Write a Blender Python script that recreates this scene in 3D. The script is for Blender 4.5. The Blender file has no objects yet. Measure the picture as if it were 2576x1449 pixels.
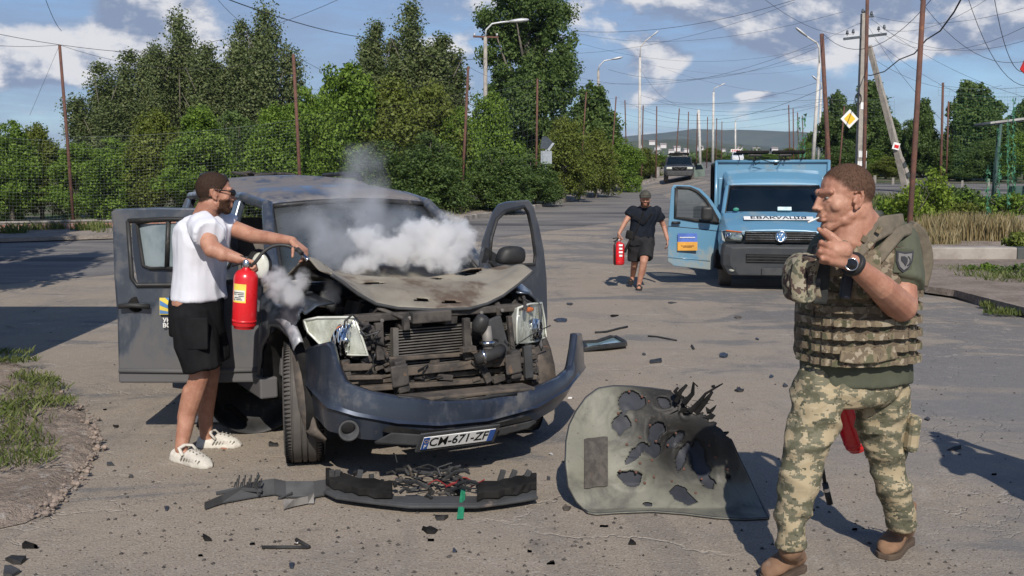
import bpy, bmesh, math, random
import numpy as np
from mathutils import Vector, Matrix, Euler
R = math.radians
sc = bpy.context.scene
col = sc.collection
# ------------------------------------------------------------------ camera, world, sun
CAM_Z, F35, HOR = 1.78, 2504.0, 450.0
cam_d = bpy.data.cameras.new('camera'); cam = bpy.data.objects.new('camera', cam_d); col.objects.link(cam)
cam_d.lens = 35; cam_d.sensor_width = 36; cam_d.clip_start = 0.1; cam_d.clip_end = 12000
PITCH = math.atan((724.5-HOR)/F35)
cam.location = (0, 0, CAM_Z); cam.rotation_euler = (R(90)-PITCH, 0, 0)
sc.camera = cam
SUN_EL, SHX, SHY = R(38), -0.07, 1.0
sd = bpy.data.lights.new('sun', 'SUN'); sd.energy = 4.9; sd.angle = R(0.53); sd.color = (1.0, 0.93, 0.84)
sun = bpy.data.objects.new('sun', sd); col.objects.link(sun)
dirv = Vector((SHX, SHY, 0)).normalized()*math.cos(SUN_EL) + Vector((0, 0, -math.sin(SUN_EL)))
sun.rotation_euler = dirv.to_track_quat('-Z', 'Y').to_euler()
sc.view_settings.view_transform = 'Standard'; sc.view_settings.look = 'None'
sc.view_settings.exposure = 0.0; sc.view_settings.gamma = 1.0
sc.cycles.use_denoising = True
sc.cycles.max_bounces = 7; sc.cycles.diffuse_bounces = 3; sc.cycles.glossy_bounces = 3
sc.cycles.transparent_max_bounces = 24; sc.cycles.transmission_bounces = 6; sc.cycles.volume_bounces = 3
sc.cycles.volume_step_rate = 2.0; sc.cycles.volume_max_steps = 96
sc.cycles.caustics_reflective = False; sc.cycles.caustics_refractive = False
sc.cycles.sample_clamp_indirect = 4.0

class NT:
    """small node-tree writer"""
    def __init__(s, tree):
        s.t = tree; s.n = tree.nodes; s.l = tree.links
    def new(s, kind, **kw):
        nd = s.n.new(kind)
        ins = kw.pop('ins', {})
        for k, v in kw.items(): setattr(nd, k, v)
        for k, v in ins.items(): s.set(nd, k, v)
        return nd
    def set(s, nd, k, v):
        sock = nd.inputs[k]
        if isinstance(v, bpy.types.NodeSocket): s.l.new(v, sock)
        elif isinstance(v, (tuple, list)) and len(v) == 3 and sock.type == 'RGBA': sock.default_value = (*v, 1)
        else: sock.default_value = v
    def math(s, op, a, b=0.0, c=0.0, clamp=False):
        nd = s.n.new('ShaderNodeMath'); nd.operation = op; nd.use_clamp = clamp
        for i, v in enumerate((a, b, c)): s.set(nd, i, v)
        return nd.outputs[0]
    def vmath(s, op, a, b=(0, 0, 0), out=0, scale=None):
        nd = s.n.new('ShaderNodeVectorMath'); nd.operation = op
        s.set(nd, 0, a); s.set(nd, 1, b)
        if scale is not None: s.set(nd, 3, scale)
        return nd.outputs[out]
    def noise(s, vec, scale, detail=4, rough=0.55, dist=0.0, out=0, w=None):
        nd = s.n.new('ShaderNodeTexNoise'); 
        if vec is not None: s.set(nd, 'Vector', vec)
        s.set(nd, 'Scale', scale); s.set(nd, 'Detail', detail); s.set(nd, 'Roughness', rough); s.set(nd, 'Distortion', dist)
        return nd.outputs[out]
    def voro(s, vec, scale, feature='F1', out=0, rnd=1.0):
        nd = s.n.new('ShaderNodeTexVoronoi'); nd.feature = feature
        if vec is not None: s.set(nd, 'Vector', vec)
        s.set(nd, 'Scale', scale); s.set(nd, 'Randomness', rnd)
        return nd.outputs[out]
    def mix(s, fac, a, b, mode='MIX'):
        nd = s.n.new('ShaderNodeMix'); nd.data_type = 'RGBA'; nd.blend_type = mode
        for i, v in ((0, fac), (6, a), (7, b)):
            sock = nd.inputs[i]
            if isinstance(v, bpy.types.NodeSocket): s.l.new(v, sock)
            elif i == 0: sock.default_value = v
            else: sock.default_value = (*v[:3], 1)
        return nd.outputs[2]
    def mapr(s, v, a, b, c=0.0, d=1.0, smooth=True):
        nd = s.n.new('ShaderNodeMapRange'); nd.interpolation_type = 'SMOOTHSTEP' if smooth else 'LINEAR'
        for i, q in enumerate((v, a, b, c, d)): s.set(nd, i, q)
        return nd.outputs[0]
    def ramp(s, v, stops, const=False):
        nd = s.n.new('ShaderNodeValToRGB'); cr = nd.color_ramp
        if const: cr.interpolation = 'CONSTANT'
        while len(cr.elements) < len(stops): cr.elements.new(0.5)
        for e, (p, c) in zip(cr.elements, stops): e.position = p; e.color = (*c, 1)
        s.set(nd, 0, v); return nd.outputs[0]
    def sep(s, v):
        nd = s.n.new('ShaderNodeSeparateXYZ'); s.set(nd, 0, v); return nd.outputs
    def comb(s, x=0.0, y=0.0, z=0.0):
        nd = s.n.new('ShaderNodeCombineXYZ')
        for i, q in enumerate((x, y, z)): s.set(nd, i, q)
        return nd.outputs[0]

world = bpy.data.worlds.new('World'); sc.world = world; world.use_nodes = True
w = NT(world.node_tree); w.n.clear()
wo = w.new('ShaderNodeOutputWorld')
sky = w.new('ShaderNodeTexSky'); sky.sky_type = 'NISHITA'; sky.sun_disc = False
sky.sun_elevation = SUN_EL; sky.sun_rotation = math.atan2(-SHX, -SHY); sky.air_density = 1.0; sky.dust_density = 0.6; sky.ozone_density = 2.0
tc = w.new('ShaderNodeTexCoord').outputs['Generated']
x, y, z = w.sep(tc)[:3]
az = w.math('ARCTAN2', x, y); el = w.math('ARCSINE', z)
cp = w.comb(w.math('MULTIPLY', az, 1.0), w.math('MULTIPLY', el, 1.75), 0.37)
n1 = w.noise(cp, 7.0, 10, 0.58, 0.2)
n1b = w.noise(w.vmath('ADD', cp, (0.010, 0.040, 0.0)), 7.0, 10, 0.58, 0.2)
n2 = w.noise(cp, 2.1, 3, 0.5, 0.0)
bias = None
def blob(px, py, rx, ry, amp):
    global bias
    ax, ey = (px-1288)/F35, (HOR-py)/F35
    dx = w.math('DIVIDE', w.math('SUBTRACT', az, ax), rx/F35); dy = w.math('DIVIDE', w.math('SUBTRACT', el, ey), ry/F35)
    r2 = w.math('ADD', w.math('MULTIPLY', dx, dx), w.math('MULTIPLY', dy, dy))
    g = w.math('MULTIPLY', w.math('EXPONENT', w.math('MULTIPLY', r2, -1.0)), amp*1.25)
    bias = g if bias is None else w.math('ADD', bias, g)
for b_ in ((90, 190, 260, 60, .2), (400, 70, 130, 90, .24), (250, 190, 200, 40, .12), (1650, 190, 90, 75, .24), (1960, 120, 130, 70, .24), (2080, 70, 120, 60, .18),
           (2230, 150, 170, 70, .2), (2460, 100, 150, 90, .13), (1885, 250, 60, 14, .22), (2150, 30, 500, 60, .1), (850, 60, 200, 60, -.16), (1000, 210, 160, 60, .05),
           (1900, 210, 500, 36, -.16), (1560, 60, 120, 60, -.05), (200, 300, 120, 25, .08), (2330, 250, 200, 50, -.2), (30, 60, 200, 40, -.05)):
    blob(*b_)
dens = w.math('ADD', w.math('ADD', n1, w.math('MULTIPLY', n2, 0.35)), bias)
densb = w.math('ADD', w.math('ADD', n1b, w.math('MULTIPLY', n2, 0.35)), bias)
mask = w.mapr(dens, 0.685, 0.79)
lit = w.mapr(w.math('SUBTRACT', dens, densb), -0.07, 0.06)
veil = w.mapr(w.noise(w.comb(w.math('MULTIPLY', az, 0.8), w.math('MULTIPLY', el, 4.2), 3.1), 3.2, 6, 0.6, 0.3), 0.30, 0.60)
low = w.mapr(el, 0.0, 0.30, 1.0, 0.0)
skyc = w.mix(1.0, sky.outputs[0], (0.080, 0.096, 0.118), 'MULTIPLY')
cloud_col = w.mix(lit, (0.26, 0.33, 0.48), (0.80, 0.80, 0.83))
veil_col = (0.275, 0.345, 0.50)
high = w.mapr(el, 0.24, 0.5, 1.0, 0.0)
c1 = w.mix(w.math('MULTIPLY', w.math('MULTIPLY', veil, 0.75), high), skyc, veil_col)
c2 = w.mix(w.math('MULTIPLY', mask, high), c1, cloud_col)
bg = w.new('ShaderNodeBackground', ins={0: c2, 1: 0.95})
w.l.new(bg.outputs[0], wo.inputs[0])

# ------------------------------------------------------------------ measuring helpers (photo measures -> metres)
def terr(x, y):
    s = 0.0247
    if y < 15: z = 0.0
    elif y < 25: z = s*(y-15)**2/20
    elif y < 170: z = s*(y-20)
    else: z = s*150 - 0.00012*min(y-170, 200)**2
    return z
def at(px, py, d):
    """point that the photo measure (px,py) shows at the distance d"""
    c, s = math.cos(PITCH), math.sin(PITCH)
    u, v = (px-1288)/F35, (724.5-py)/F35
    dx, dy, dz = u, c + v*s, -s + v*c
    k = d/dy
    return Vector((dx*k, d, CAM_Z+dz*k))
def on_ground(px, py):
    lo, hi = 2.0, 400.0
    d = 2.0
    while d < 400:
        p = at(px, py, d)
        if p.z <= terr(p.x, p.y): break
        d += 0.05 if d < 40 else 0.3
    p = at(px, py, d); return Vector((p.x, p.y, terr(p.x, p.y)))
def gd(px, py):
    v = (724.5-py)/F35; c, s = math.cos(PITCH), math.sin(PITCH); return CAM_Z*(c+v*s)/max(s-v*c, .01)
# ------------------------------------------------------------------ materials
MATS = {}
def base_mat(name):
    m = bpy.data.materials.new(name); m.use_nodes = True
    t = NT(m.node_tree); t.b = t.n['Principled BSDF']; t.out = t.n['Material Output']
    t.obj = t.n.new('ShaderNodeTexCoord').outputs['Object']
    MATS[name] = m; return m, t
def bump(t, h, dist=0.01, strength=0.5):
    bn = t.new('ShaderNodeBump', ins={'Height': h, 'Distance': dist, 'Strength': strength})
    t.l.new(bn.outputs[0], t.b.inputs['Normal'])
def mat(name, c1, c2=None, scale=6.0, rough=0.6, metal=0.0, bmp=0.0, bscale=40.0, spots=None, coat=0.0, spec=None, detail=5, stretch=None, sheen=0, lo=0.35, hi=0.65):
    """mottled material: base colour varies between c1 and c2, optional dirt spots, bump"""
    if name in MATS: return MATS[name]
    m, t = base_mat(name)
    v = t.obj
    if stretch: v = t.vmath('MULTIPLY', v, stretch)
    if c2 is None: c2 = tuple(q*0.75 for q in c1)
    f = t.mapr(t.noise(v, scale, detail, 0.6), lo, hi)
    c = t.mix(f, c1, c2)
    if spots:
        c = t.mix(t.mapr(t.noise(v, spots[1], 6, 0.65), spots[2], spots[2]+0.12), c, spots[0])
    t.l.new(c, t.b.inputs['Base Color'])
    t.set(t.b, 'Metallic', metal)
    rr = t.mapr(t.noise(v, scale*2.3, 3), 0.3, 0.7, max(rough-0.1, 0.02), min(rough+0.1, 1))
    t.l.new(rr, t.b.inputs['Roughness'])
    if coat: t.set(t.b, 'Coat Weight', coat); t.set(t.b, 'Coat Roughness', 0.08)
    if spec is not None: t.set(t.b, 'Specular IOR Level', spec)
    if bmp: bump(t, t.noise(v, bscale, 4, 0.6), bmp, 0.8)
    return m
# ------------------------------------------------------------------ object helpers
def tag(o, label=None, cat=None, group=None, kind=None):
    if label: o['label'] = label
    if cat: o['category'] = cat
    if group: o['group'] = group
    if kind: o['kind'] = kind
    return o
def empty(name, loc=(0, 0, 0), rz=0.0, label=None, cat=None, group=None):
    o = bpy.data.objects.new(name, None); o.empty_display_size = 0.2; col.objects.link(o)
    o.location = loc; o.rotation_euler = (0, 0, rz)
    return tag(o, label, cat, group)
def link(name, me, m=None, parent=None, smooth=False):
    o = bpy.data.objects.new(name, me); col.objects.link(o)
    if m is not None:
        for q in (m if isinstance(m, (list, tuple)) else [m]): me.materials.append(q)
    if parent is not None: o.parent = parent
    if smooth:
        me.polygons.foreach_set('use_smooth', [True]*len(me.polygons))
    return o
def copy_tree(o, parent=None):
    c = o.copy(); col.objects.link(c)
    if parent is not None: c.parent = parent
    for ch in list(o.children): copy_tree(ch, c)
    return c
class MB:
    """collects shapes, builds them as one mesh"""
    def __init__(s): s.v = []; s.f = []; s.mi = []; s.cur = 0
    def add(s, vs, fs):
        o = len(s.v); s.v += [tuple(q) for q in vs]; s.f += [tuple(i+o for i in f) for f in fs]; s.mi += [s.cur]*len(fs); return s
    def box(s, c, size, rot=(0, 0, 0), taper=1.0):
        M = Matrix.Translation(c) @ Euler(rot).to_matrix().to_4x4()
        hx, hy, hz = size[0]/2, size[1]/2, size[2]/2
        vs = [M @ Vector((sx*hx*(taper if sz > 0 else 1), sy*hy*(taper if sz > 0 else 1), sz*hz)) for sz in (-1, 1) for sx, sy in ((-1, -1), (1, -1), (1, 1), (-1, 1))]
        return s.add(vs, [(3, 2, 1, 0), (4, 5, 6, 7), (0, 1, 5, 4), (1, 2, 6, 5), (2, 3, 7, 6), (3, 0, 4, 7)])
    def tube(s, pts, r, n=8, cap=True, flat=1.0, up=None):
        pts = [Vector(p) for p in pts]; k = len(pts)
        rs = r if isinstance(r, (list, tuple)) else [r]*k
        vs = []; nrm = None
        for i, p in enumerate(pts):
            t = (pts[min(i+1, k-1)]-pts[max(i-1, 0)]).normalized()
            if nrm is None:
                a = Vector(up) if up else (Vector((0, 0, 1)) if abs(t.z) < 0.9 else Vector((1, 0, 0)))
                nrm = (a - t*a.dot(t)).normalized()
            else: nrm = (nrm - t*nrm.dot(t)).normalized()
            b = t.cross(nrm)
            for j in range(n):
                a = 2*math.pi*j/n
                vs.append(p + (nrm*math.cos(a)*flat + b*math.sin(a))*rs[i])
        fs = [(i*n+j, i*n+(j+1) % n, (i+1)*n+(j+1) % n, (i+1)*n+j) for i in range(k-1) for j in range(n)]
        if cap: fs += [tuple(range(n))[::-1], tuple((k-1)*n+j for j in range(n))]
        return s.add(vs, fs)
    def lathe(s, prof, c=(0, 0, 0), axis=(0, 0, 1), n=20):
        q = Vector((0, 0, 1)).rotation_difference(Vector(axis)).to_matrix(); c = Vector(c); vs = []
        for r, h in prof:
            for j in range(n):
                a = 2*math.pi*j/n; vs.append(c + q @ Vector((r*math.cos(a), r*math.sin(a), h)))
        k = len(prof)
        fs = [(i*n+j, i*n+(j+1) % n, (i+1)*n+(j+1) % n, (i+1)*n+j) for i in range(k-1) for j in range(n)]
        fs += [tuple(range(n))[::-1], tuple((k-1)*n+j for j in range(n))]
        return s.add(vs, fs)
    def prism(s, outline, c=(0, 0, 0), ex=(1, 0, 0), ey=(0, 0, 1), depth=0.02):
        """outline (2D) in the plane ex,ey, thickness along their normal"""
        ex, ey, c = Vector(ex).normalized(), Vector(ey).normalized(), Vector(c); nn = ex.cross(ey).normalized()
        n = len(outline); vs = [c + ex*a + ey*b + nn*h for h in (-depth/2, depth/2) for a, b in outline]
        return s.add(vs, [tuple(range(n))[::-1], tuple(range(n, 2*n))] + [(i, (i+1) % n, n+(i+1) % n, n+i) for i in range(n)])
    def loft(s, rings, closed=True, cap=True):
        n = len(rings[0]); k = len(rings); vs = [Vector(p) for r in rings for p in r]
        m_ = n if closed else n-1
        fs = [(i*n+j, i*n+(j+1) % n, (i+1)*n+(j+1) % n, (i+1)*n+j) for i in range(k-1) for j in range(m_)]
        if cap and closed: fs += [tuple(range(n))[::-1], tuple((k-1)*n+j for j in range(n))]
        return s.add(vs, fs)
    def ball(s, c, r, seg=10, rings=7, rot=None):
        if not isinstance(r, (tuple, list)): r = (r, r, r)
        q = Euler(rot).to_matrix() if rot else Matrix.Identity(3); c = Vector(c); vs = []
        for i in range(1, rings):
            th = math.pi*i/rings
            for j in range(seg):
                a = 2*math.pi*j/seg
                vs.append(c + q @ Vector((r[0]*math.sin(th)*math.cos(a), r[1]*math.sin(th)*math.sin(a), r[2]*math.cos(th))))
        m_ = len(vs); vs += [c + q @ Vector((0, 0, r[2])), c - q @ Vector((0, 0, r[2]))]
        fs = [(i*seg+j, (i+1)*seg+j, (i+1)*seg+(j+1) % seg, i*seg+(j+1) % seg) for i in range(rings-2) for j in range(seg)]
        fs += [(m_, j, (j+1) % seg) for j in range(seg)] + [(m_+1, (rings-2)*seg+(j+1) % seg, (rings-2)*seg+j) for j in range(seg)]
        return s.add(vs, fs)
    def mesh(s, name='m'):
        me = bpy.data.meshes.new(name); me.from_pydata(s.v, [], s.f)
        me.polygons.foreach_set('material_index', s.mi); me.validate(); me.update()
        bm = bmesh.new(); bm.from_mesh(me); bmesh.ops.recalc_face_normals(bm, faces=bm.faces); bm.to_mesh(me); bm.free()
        return me
    def build(s, name, m, parent=None, smooth=False, bevel=0.0, sub=0, solid=0.0, auto=None, segs=2):
        o = link(name, s.mesh(name), m, parent, smooth)
        if solid:
            md = o.modifiers.new('solid', 'SOLIDIFY'); md.thickness = solid; md.offset = 0
        if bevel:
            md = o.modifiers.new('bevel', 'BEVEL'); md.width = bevel; md.segments = segs; md.limit_method = 'ANGLE'; md.angle_limit = R(35)
        if sub:
            md = o.modifiers.new('sub', 'SUBSURF'); md.levels = sub; md.render_levels = sub
        if auto or (smooth and bevel):
            me = o.data
            bm = bmesh.new(); bm.from_mesh(me)
            for e in bm.edges:
                if len(e.link_faces) == 2 and e.calc_face_angle(0) > R(auto or 40): e.smooth = False
            bm.to_mesh(me); bm.free()
            me.polygons.foreach_set('use_smooth', [True]*len(me.polygons))
        return o
def sheet(name, pts, m, dz=0.004, kind='structure', edge=0.0):
    """flat sheet that follows the terrain; pts = outline in metres"""
    bm = bmesh.new(); vs = [bm.verts.new((p[0], p[1], 0)) for p in pts]; bm.faces.new(vs)
    bmesh.ops.triangulate(bm, faces=bm.faces)
    for _ in range(5):
        es = [e for e in bm.edges if e.calc_length() > 2.5]
        if not es: break
        bmesh.ops.subdivide_edges(bm, edges=es, cuts=1)
        bmesh.ops.triangulate(bm, faces=[f for f in bm.faces if len(f.verts) > 3])
    for v in bm.verts: v.co.z = terr(v.co.x, v.co.y)+dz
    me = bpy.data.meshes.new(name); bmesh.ops.recalc_face_normals(bm, faces=bm.faces)
    bm.to_mesh(me); bm.free()
    if edge:
        o = link(name, me, m); md = o.modifiers.new('solid', 'SOLIDIFY'); md.thickness = edge; md.offset = -1
    else: o = link(name, me, m)
    if kind: o['kind'] = kind
    return o
# ------------------------------------------------------------------ the setting
def sm(a, b, v):
    t = min(max((v-a)/(b-a), 0), 1); return t*t*(3-2*t)
_t0 = terr
def terr(x, y):
    return _t0(x, y) + 0.9*sm(8, 13, x)*sm(22, 42, y) - 0.35*sm(-14, -30, x)*sm(30, 60, y)
def gpts(pts): return [tuple(on_ground(*p)[:2]) for p in pts]
# ground
m, t = base_mat('dusty_asphalt')
P = t.obj
big = t.noise(P, 0.16, 6, 0.62, 0.6); mid = t.noise(P, 0.9, 6, 0.65, 0.4)
xs, ys, zs = t.sep(P)[:3]
Ps = t.vmath('MULTIPLY', P, (0.35, 1.3, 1)); streak = t.noise(Ps, 0.8, 6, 0.6, 0.3)
near_dust = t.math('MULTIPLY', t.mapr(ys, 26, 12), t.mapr(xs, 6.0, 0.8))
f1 = t.mapr(t.math('ADD', t.math('ADD', t.math('MULTIPLY', big, 0.6), t.math('MULTIPLY', streak, 0.5)), t.math('MULTIPLY', near_dust, 0.20)), 0.50, 0.74)
sandn = t.math('ADD', t.math('ADD', t.math('MULTIPLY', big, 0.55), t.math('MULTIPLY', t.noise(t.vmath('MULTIPLY', P, (0.7, 1.5, 1)), 0.55, 7, 0.58, 0.8), 0.60)), t.math('MULTIPLY', near_dust, 0.085))
f1 = t.math('ADD', t.math('MULTIPLY', t.mapr(sandn, 0.565, 0.60), 0.7), t.math('MULTIPLY', t.mapr(sandn, 0.52, 0.70), 0.3))
c = t.mix(f1, (0.178, 0.168, 0.158), (0.345, 0.286, 0.220))
c = t.mix(t.mapr(mid, 0.50, 0.66, 0, 0.45), c, (0.17, 0.155, 0.14))
trk = t.noise(t.vmath('MULTIPLY', t.vmath('ADD', P, t.vmath('SCALE', t.noise(P, .25, 2, out=1), scale=1.5)), (2.2, .12, 1)), 1.0, 4, .6)
c = t.mix(t.mapr(trk, 0.56, 0.66, 0, 0.32), c, (0.13, 0.122, 0.115)); c = t.mix(t.mapr(t.noise(P, 1.7, 7, .7, .5), 0.60, 0.66, 0, 0.4), c, (0.10, 0.092, 0.085))
c = t.mix(t.mapr(t.noise(P, 1.1, 8, .72, 1.2), 0.60, 0.64, 0, 0.45), c, (0.44, 0.385, 0.32))
c = t.mix(t.mapr(t.noise(P, 3.5, 6, 0.7), 0.50, 0.75, 0, 0.5), c, (0.43, 0.37, 0.31))
fine = t.noise(P, 90, 3, 0.7); c = t.mix(t.mapr(fine, 0.40, 0.62, 0.5, 0.0), c, (0.13, 0.12, 0.11))
grit = t.voro(P, 120, out=1); gs = t.sep(grit)[0]
c = t.mix(t.mapr(gs, 0.93, 0.95, 0, 0.4), c, (0.40, 0.39, 0.35)); c = t.mix(t.mapr(gs, 0.05, 0.03, 0, 0.5), c, (0.06, 0.047, 0.045))
wp = t.vmath('ADD', P, t.vmath('SCALE', t.noise(P, 1.6, 5, 0.6, out=1), scale=0.9))
cr = t.math('MULTIPLY', t.mapr(t.voro(wp, 0.55, 'DISTANCE_TO_EDGE'), 0.0, 0.012, 1, 0), t.mapr(t.noise(P, 0.3, 3), 0.5, 0.62))
cr2 = t.math('MULTIPLY', t.mapr(t.voro(wp, 2.6, 'DISTANCE_TO_EDGE'), 0.0, 0.03, 1, 0), t.mapr(t.noise(P, 0.45, 4), 0.52, 0.62))
crk = t.math('MAXIMUM', cr, cr2)
c = t.mix(t.math('MULTIPLY', crk, 0.5), c, (0.45, 0.40, 0.34))
rgt = t.math('MULTIPLY', t.mapr(t.math('ADD', xs, t.math('MULTIPLY', big, 3)), 2.2, 5.0), t.mapr(ys, 12, 7))
c = t.mix(t.math('MULTIPLY', rgt, t.mapr(sandn, .66, .60, .1, .55)), c, (0.185, 0.180, 0.176))
t.l.new(c, t.b.inputs['Base Color']); t.set(t.b, 'Roughness', 0.92); t.set(t.b, 'Specular IOR Level', 0.25)
h = t.math('ADD', t.math('MULTIPLY', t.noise(P, 60, 4, 0.7), 0.7), t.math('ADD', t.math('MULTIPLY', t.noise(P, 8, 4), 0.8), t.math('MULTIPLY', crk, -0.8)))
bump(t, h, 0.012, 0.9)
M_ASPH = m
bm = bmesh.new()
gx = sorted(set([-4000, -2500, -1500, -900, -500, -250, -120] + [i*4.0 for i in range(-20, 31)] + [160, 300, 500, 900, 1500, 2500, 4000]))
gy = sorted(set([-60, -30, -10] + [i*2.0 for i in range(0, 60)] + [i*10.0 for i in range(12, 40)] + [450, 600, 900, 1300, 1800, 2500, 3500, 6000]))
grid = [[bm.verts.new((x_, y_, terr(x_, y_) - (25*sm(250, 900, y_) if y_ > 250 else 0))) for x_ in gx] for y_ in gy]
for j in range(len(gy)-1):
    for i in range(len(gx)-1): bm.faces.new((grid[j][i], grid[j][i+1], grid[j+1][i+1], grid[j+1][i]))
me = bpy.data.meshes.new('ground'); bm.to_mesh(me); bm.free()
tag(link('ground', me, M_ASPH, smooth=True), kind='structure')
# darker banded road surface running from the left across and away
m, t = base_mat('road_asphalt'); P = t.obj
Ps = t.vmath('MULTIPLY', P, (0.25, 1.0, 1))
c = t.mix(t.mapr(t.noise(Ps, 1.1, 6, 0.65, 0.4), 0.35, 0.65), (0.150, 0.143, 0.138), (0.27, 0.245, 0.22))
c = t.mix(t.mapr(t.noise(t.vmath('MULTIPLY', P, (0.12, 0.9, 1)), 0.7, 5, 0.6), 0.52, 0.62, 0, 0.85), c, (0.058, 0.057, 0.060))
c = t.mix(t.mapr(t.noise(P, 60, 3, 0.7), 0.4, 0.62, 0.5, 0.0), c, (0.05, 0.05, 0.05))
t.l.new(c, t.b.inputs['Base Color']); t.set(t.b, 'Roughness', 0.85); t.set(t.b, 'Specular IOR Level', 0.3)
bump(t, t.noise(P, 45, 4), 0.008, 0.7); M_ROAD = m
road = gpts([(-500, 760), (-500, 618), (0, 612), (290, 603), (620, 585), (1000, 566), (1160, 556), (1250, 541), (1340, 525), (1450, 503), (1560, 478), (1640, 459), (1690, 448)]) + \
       [(28, 170), (38, 170)] + gpts([(2085, 470), (1900, 560), (1660, 548), (1480, 568), (1250, 600), (1000, 625), (700, 650), (300, 690)])
sheet('road', road, M_ROAD, 0.004)
# dirt, grass soils
def soil(name, c1, c2, c3=None):
    m, t = base_mat(name); P = t.obj
    c = t.mix(t.mapr(t.noise(P, 1.3, 7, 0.65, 0.4), 0.35, 0.65), c1, c2)
    c = t.mix(t.mapr(t.noise(P, 22, 4, 0.7), 0.45, 0.7, 0, 0.6), c, tuple(q*0.5 for q in c1))
    gs = t.sep(t.voro(P, 26, out=1))[0]
    c = t.mix(t.mapr(gs, 0.9, 0.93, 0, 0.6), c, (0.36, 0.33, 0.30))
    if c3: c = t.mix(t.mapr(t.noise(P, 0.8, 5, 0.6), 0.46, 0.58, 0, 0.9), c, c3)
    t.l.new(c, t.b.inputs['Base Color']); t.set(t.b, 'Roughness', 0.97); t.set(t.b, 'Specular IOR Level', 0.1)
    bump(t, t.math('ADD', t.noise(P, 9, 6, 0.7), t.math('MULTIPLY', t.noise(P, 50, 4, 0.7), 0.4)), 0.05, 1.0)
    return m
M_DIRT = soil('verge_dirt', (0.33, 0.272, 0.225), (0.215, 0.175, 0.143))
M_DIRTG = soil('verge_soil_green', (0.17, 0.150, 0.110), (0.10, 0.095, 0.060), (0.055, 0.085, 0.028))
M_PATH = soil('pale_path', (0.34, 0.29, 0.245), (0.25, 0.22, 0.19))
back_line = [(-500, 618), (0, 612), (290, 603), (620, 585), (1000, 566), (1160, 556), (1250, 541), (1340, 525), (1450, 503), (1560, 478), (1640, 459)]
bl = gpts(back_line)
sheet('pavement', bl + [(x_-0.5, y_+5.0) for x_, y_ in reversed(bl)], M_PATH, 0.03, edge=0.1)
sheet('verge', [(x_-0.4, y_+4.6) for x_, y_ in bl] + [(26, 170), (6, 170), (-60, 120), (-80, 40)], M_DIRTG, 0.05)
rv = gpts([(2325, 742), (2400, 752), (2470, 772), (2576, 800), (2760, 850)]) + [(22, 13), (30, 22), (34, 34)] + gpts([(2576, 508), (2400, 500), (2215, 503), (2195, 545), (2215, 600), (2270, 690)])
sheet('verge', rv, M_DIRT, 0.035, edge=0.1)
sheet('side_road', [(10.5, 36.5), (60, 33), (60, 43), (12.5, 47)], M_ROAD, 0.012)
sheet('verge', [(13, 47.3), (60, 43.3), (160, 150), (60, 170), (44, 170)], M_DIRTG, 0.02)
# near left verge: raised broken bank
lv = gpts([(-60, 895), (10, 905), (60, 925), (125, 955), (165, 1000), (205, 1040), (238, 1090), (246, 1125), (225, 1170), (200, 1215), (160, 1250), (125, 1290), (60, 1320), (-60, 1345), (-400, 1500), (-700, 1200), (-500, 950)])
bm = bmesh.new(); bm.faces.new([bm.verts.new((p[0], p[1], 0)) for p in lv]); bmesh.ops.triangulate(bm, faces=bm.faces)
for _ in range(6):
    es = [e for e in bm.edges if e.calc_length() > 0.09]
    if not es: break
    bmesh.ops.subdivide_edges(bm, edges=es, cuts=1); bmesh.ops.triangulate(bm, faces=[f for f in bm.faces if len(f.verts) > 3])
def dist_poly(x_, y_, poly):
    best = 9
    for i in range(len(poly)):
        ax, ay = poly[i]; bx, by = poly[(i+1) % len(poly)]
        L2 = (bx-ax)**2+(by-ay)**2; k = max(0, min(1, ((x_-ax)*(bx-ax)+(y_-ay)*(by-ay))/L2))
        best = min(best, math.hypot(x_-ax-k*(bx-ax), y_-ay-k*(by-ay)))
    return best
from mathutils import noise as mn
for v in bm.verts:
    d_ = dist_poly(v.co.x, v.co.y, lv); n_ = mn.fractal(Vector((v.co.x*2.2, v.co.y*2.2, 0)), 0.8, 2.1, 5); n2_ = mn.fractal(Vector((v.co.x*9, v.co.y*9, 3)), 0.7, 2.1, 4)
    v.co.z = 0.006 + 0.045*sm(0, 0.14, d_) + (0.018*n_+0.016*n2_)*sm(0, 0.10, d_) + 0.05*sm(.2, 1.5, d_)
    v.co.x += 0.03*n2_; v.co.y += 0.04*n_*sm(0.3, 0, d_)
me = bpy.data.meshes.new('verge'); bm.to_mesh(me); bm.free()
tag(link('verge', me, M_DIRT, smooth=True), kind='structure')
def verge_z(x_, y_): return 0.10
# kerb of the left verge along the road
M_CONC = mat('weathered_concrete', (0.30, 0.275, 0.245), (0.20, 0.18, 0.16), 3, 0.9, bmp=0.01, bscale=30, spots=((0.10, 0.09, 0.08), 1.5, 0.60))
mb = MB()
kl = [Vector((*p, 0)) for p in gpts([(1005, 566), (1160, 556), (1250, 541), (1340, 525), (1450, 503), (1560, 478), (1640, 459), (1680, 450)])]
rnd = random.Random(4)
for a, b in zip(kl, kl[1:]):
    n = max(1, int((b-a).length/1.0))
    for i in range(n):
        if rnd.random() < 0.04: continue
        p = a.lerp(b, (i+.5)/n); an = math.atan2(b.y-a.y, b.x-a.x)
        mb.box((p.x, p.y, terr(p.x, p.y)+0.05+rnd.uniform(-.02, .02)), ((b-a).length/n-0.03, 0.18, 0.2), (0, 0, an+rnd.uniform(-.02, .02)))
o = mb.build('kerb', M_CONC, bevel=0.015); tag(o, kind='structure')
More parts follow.
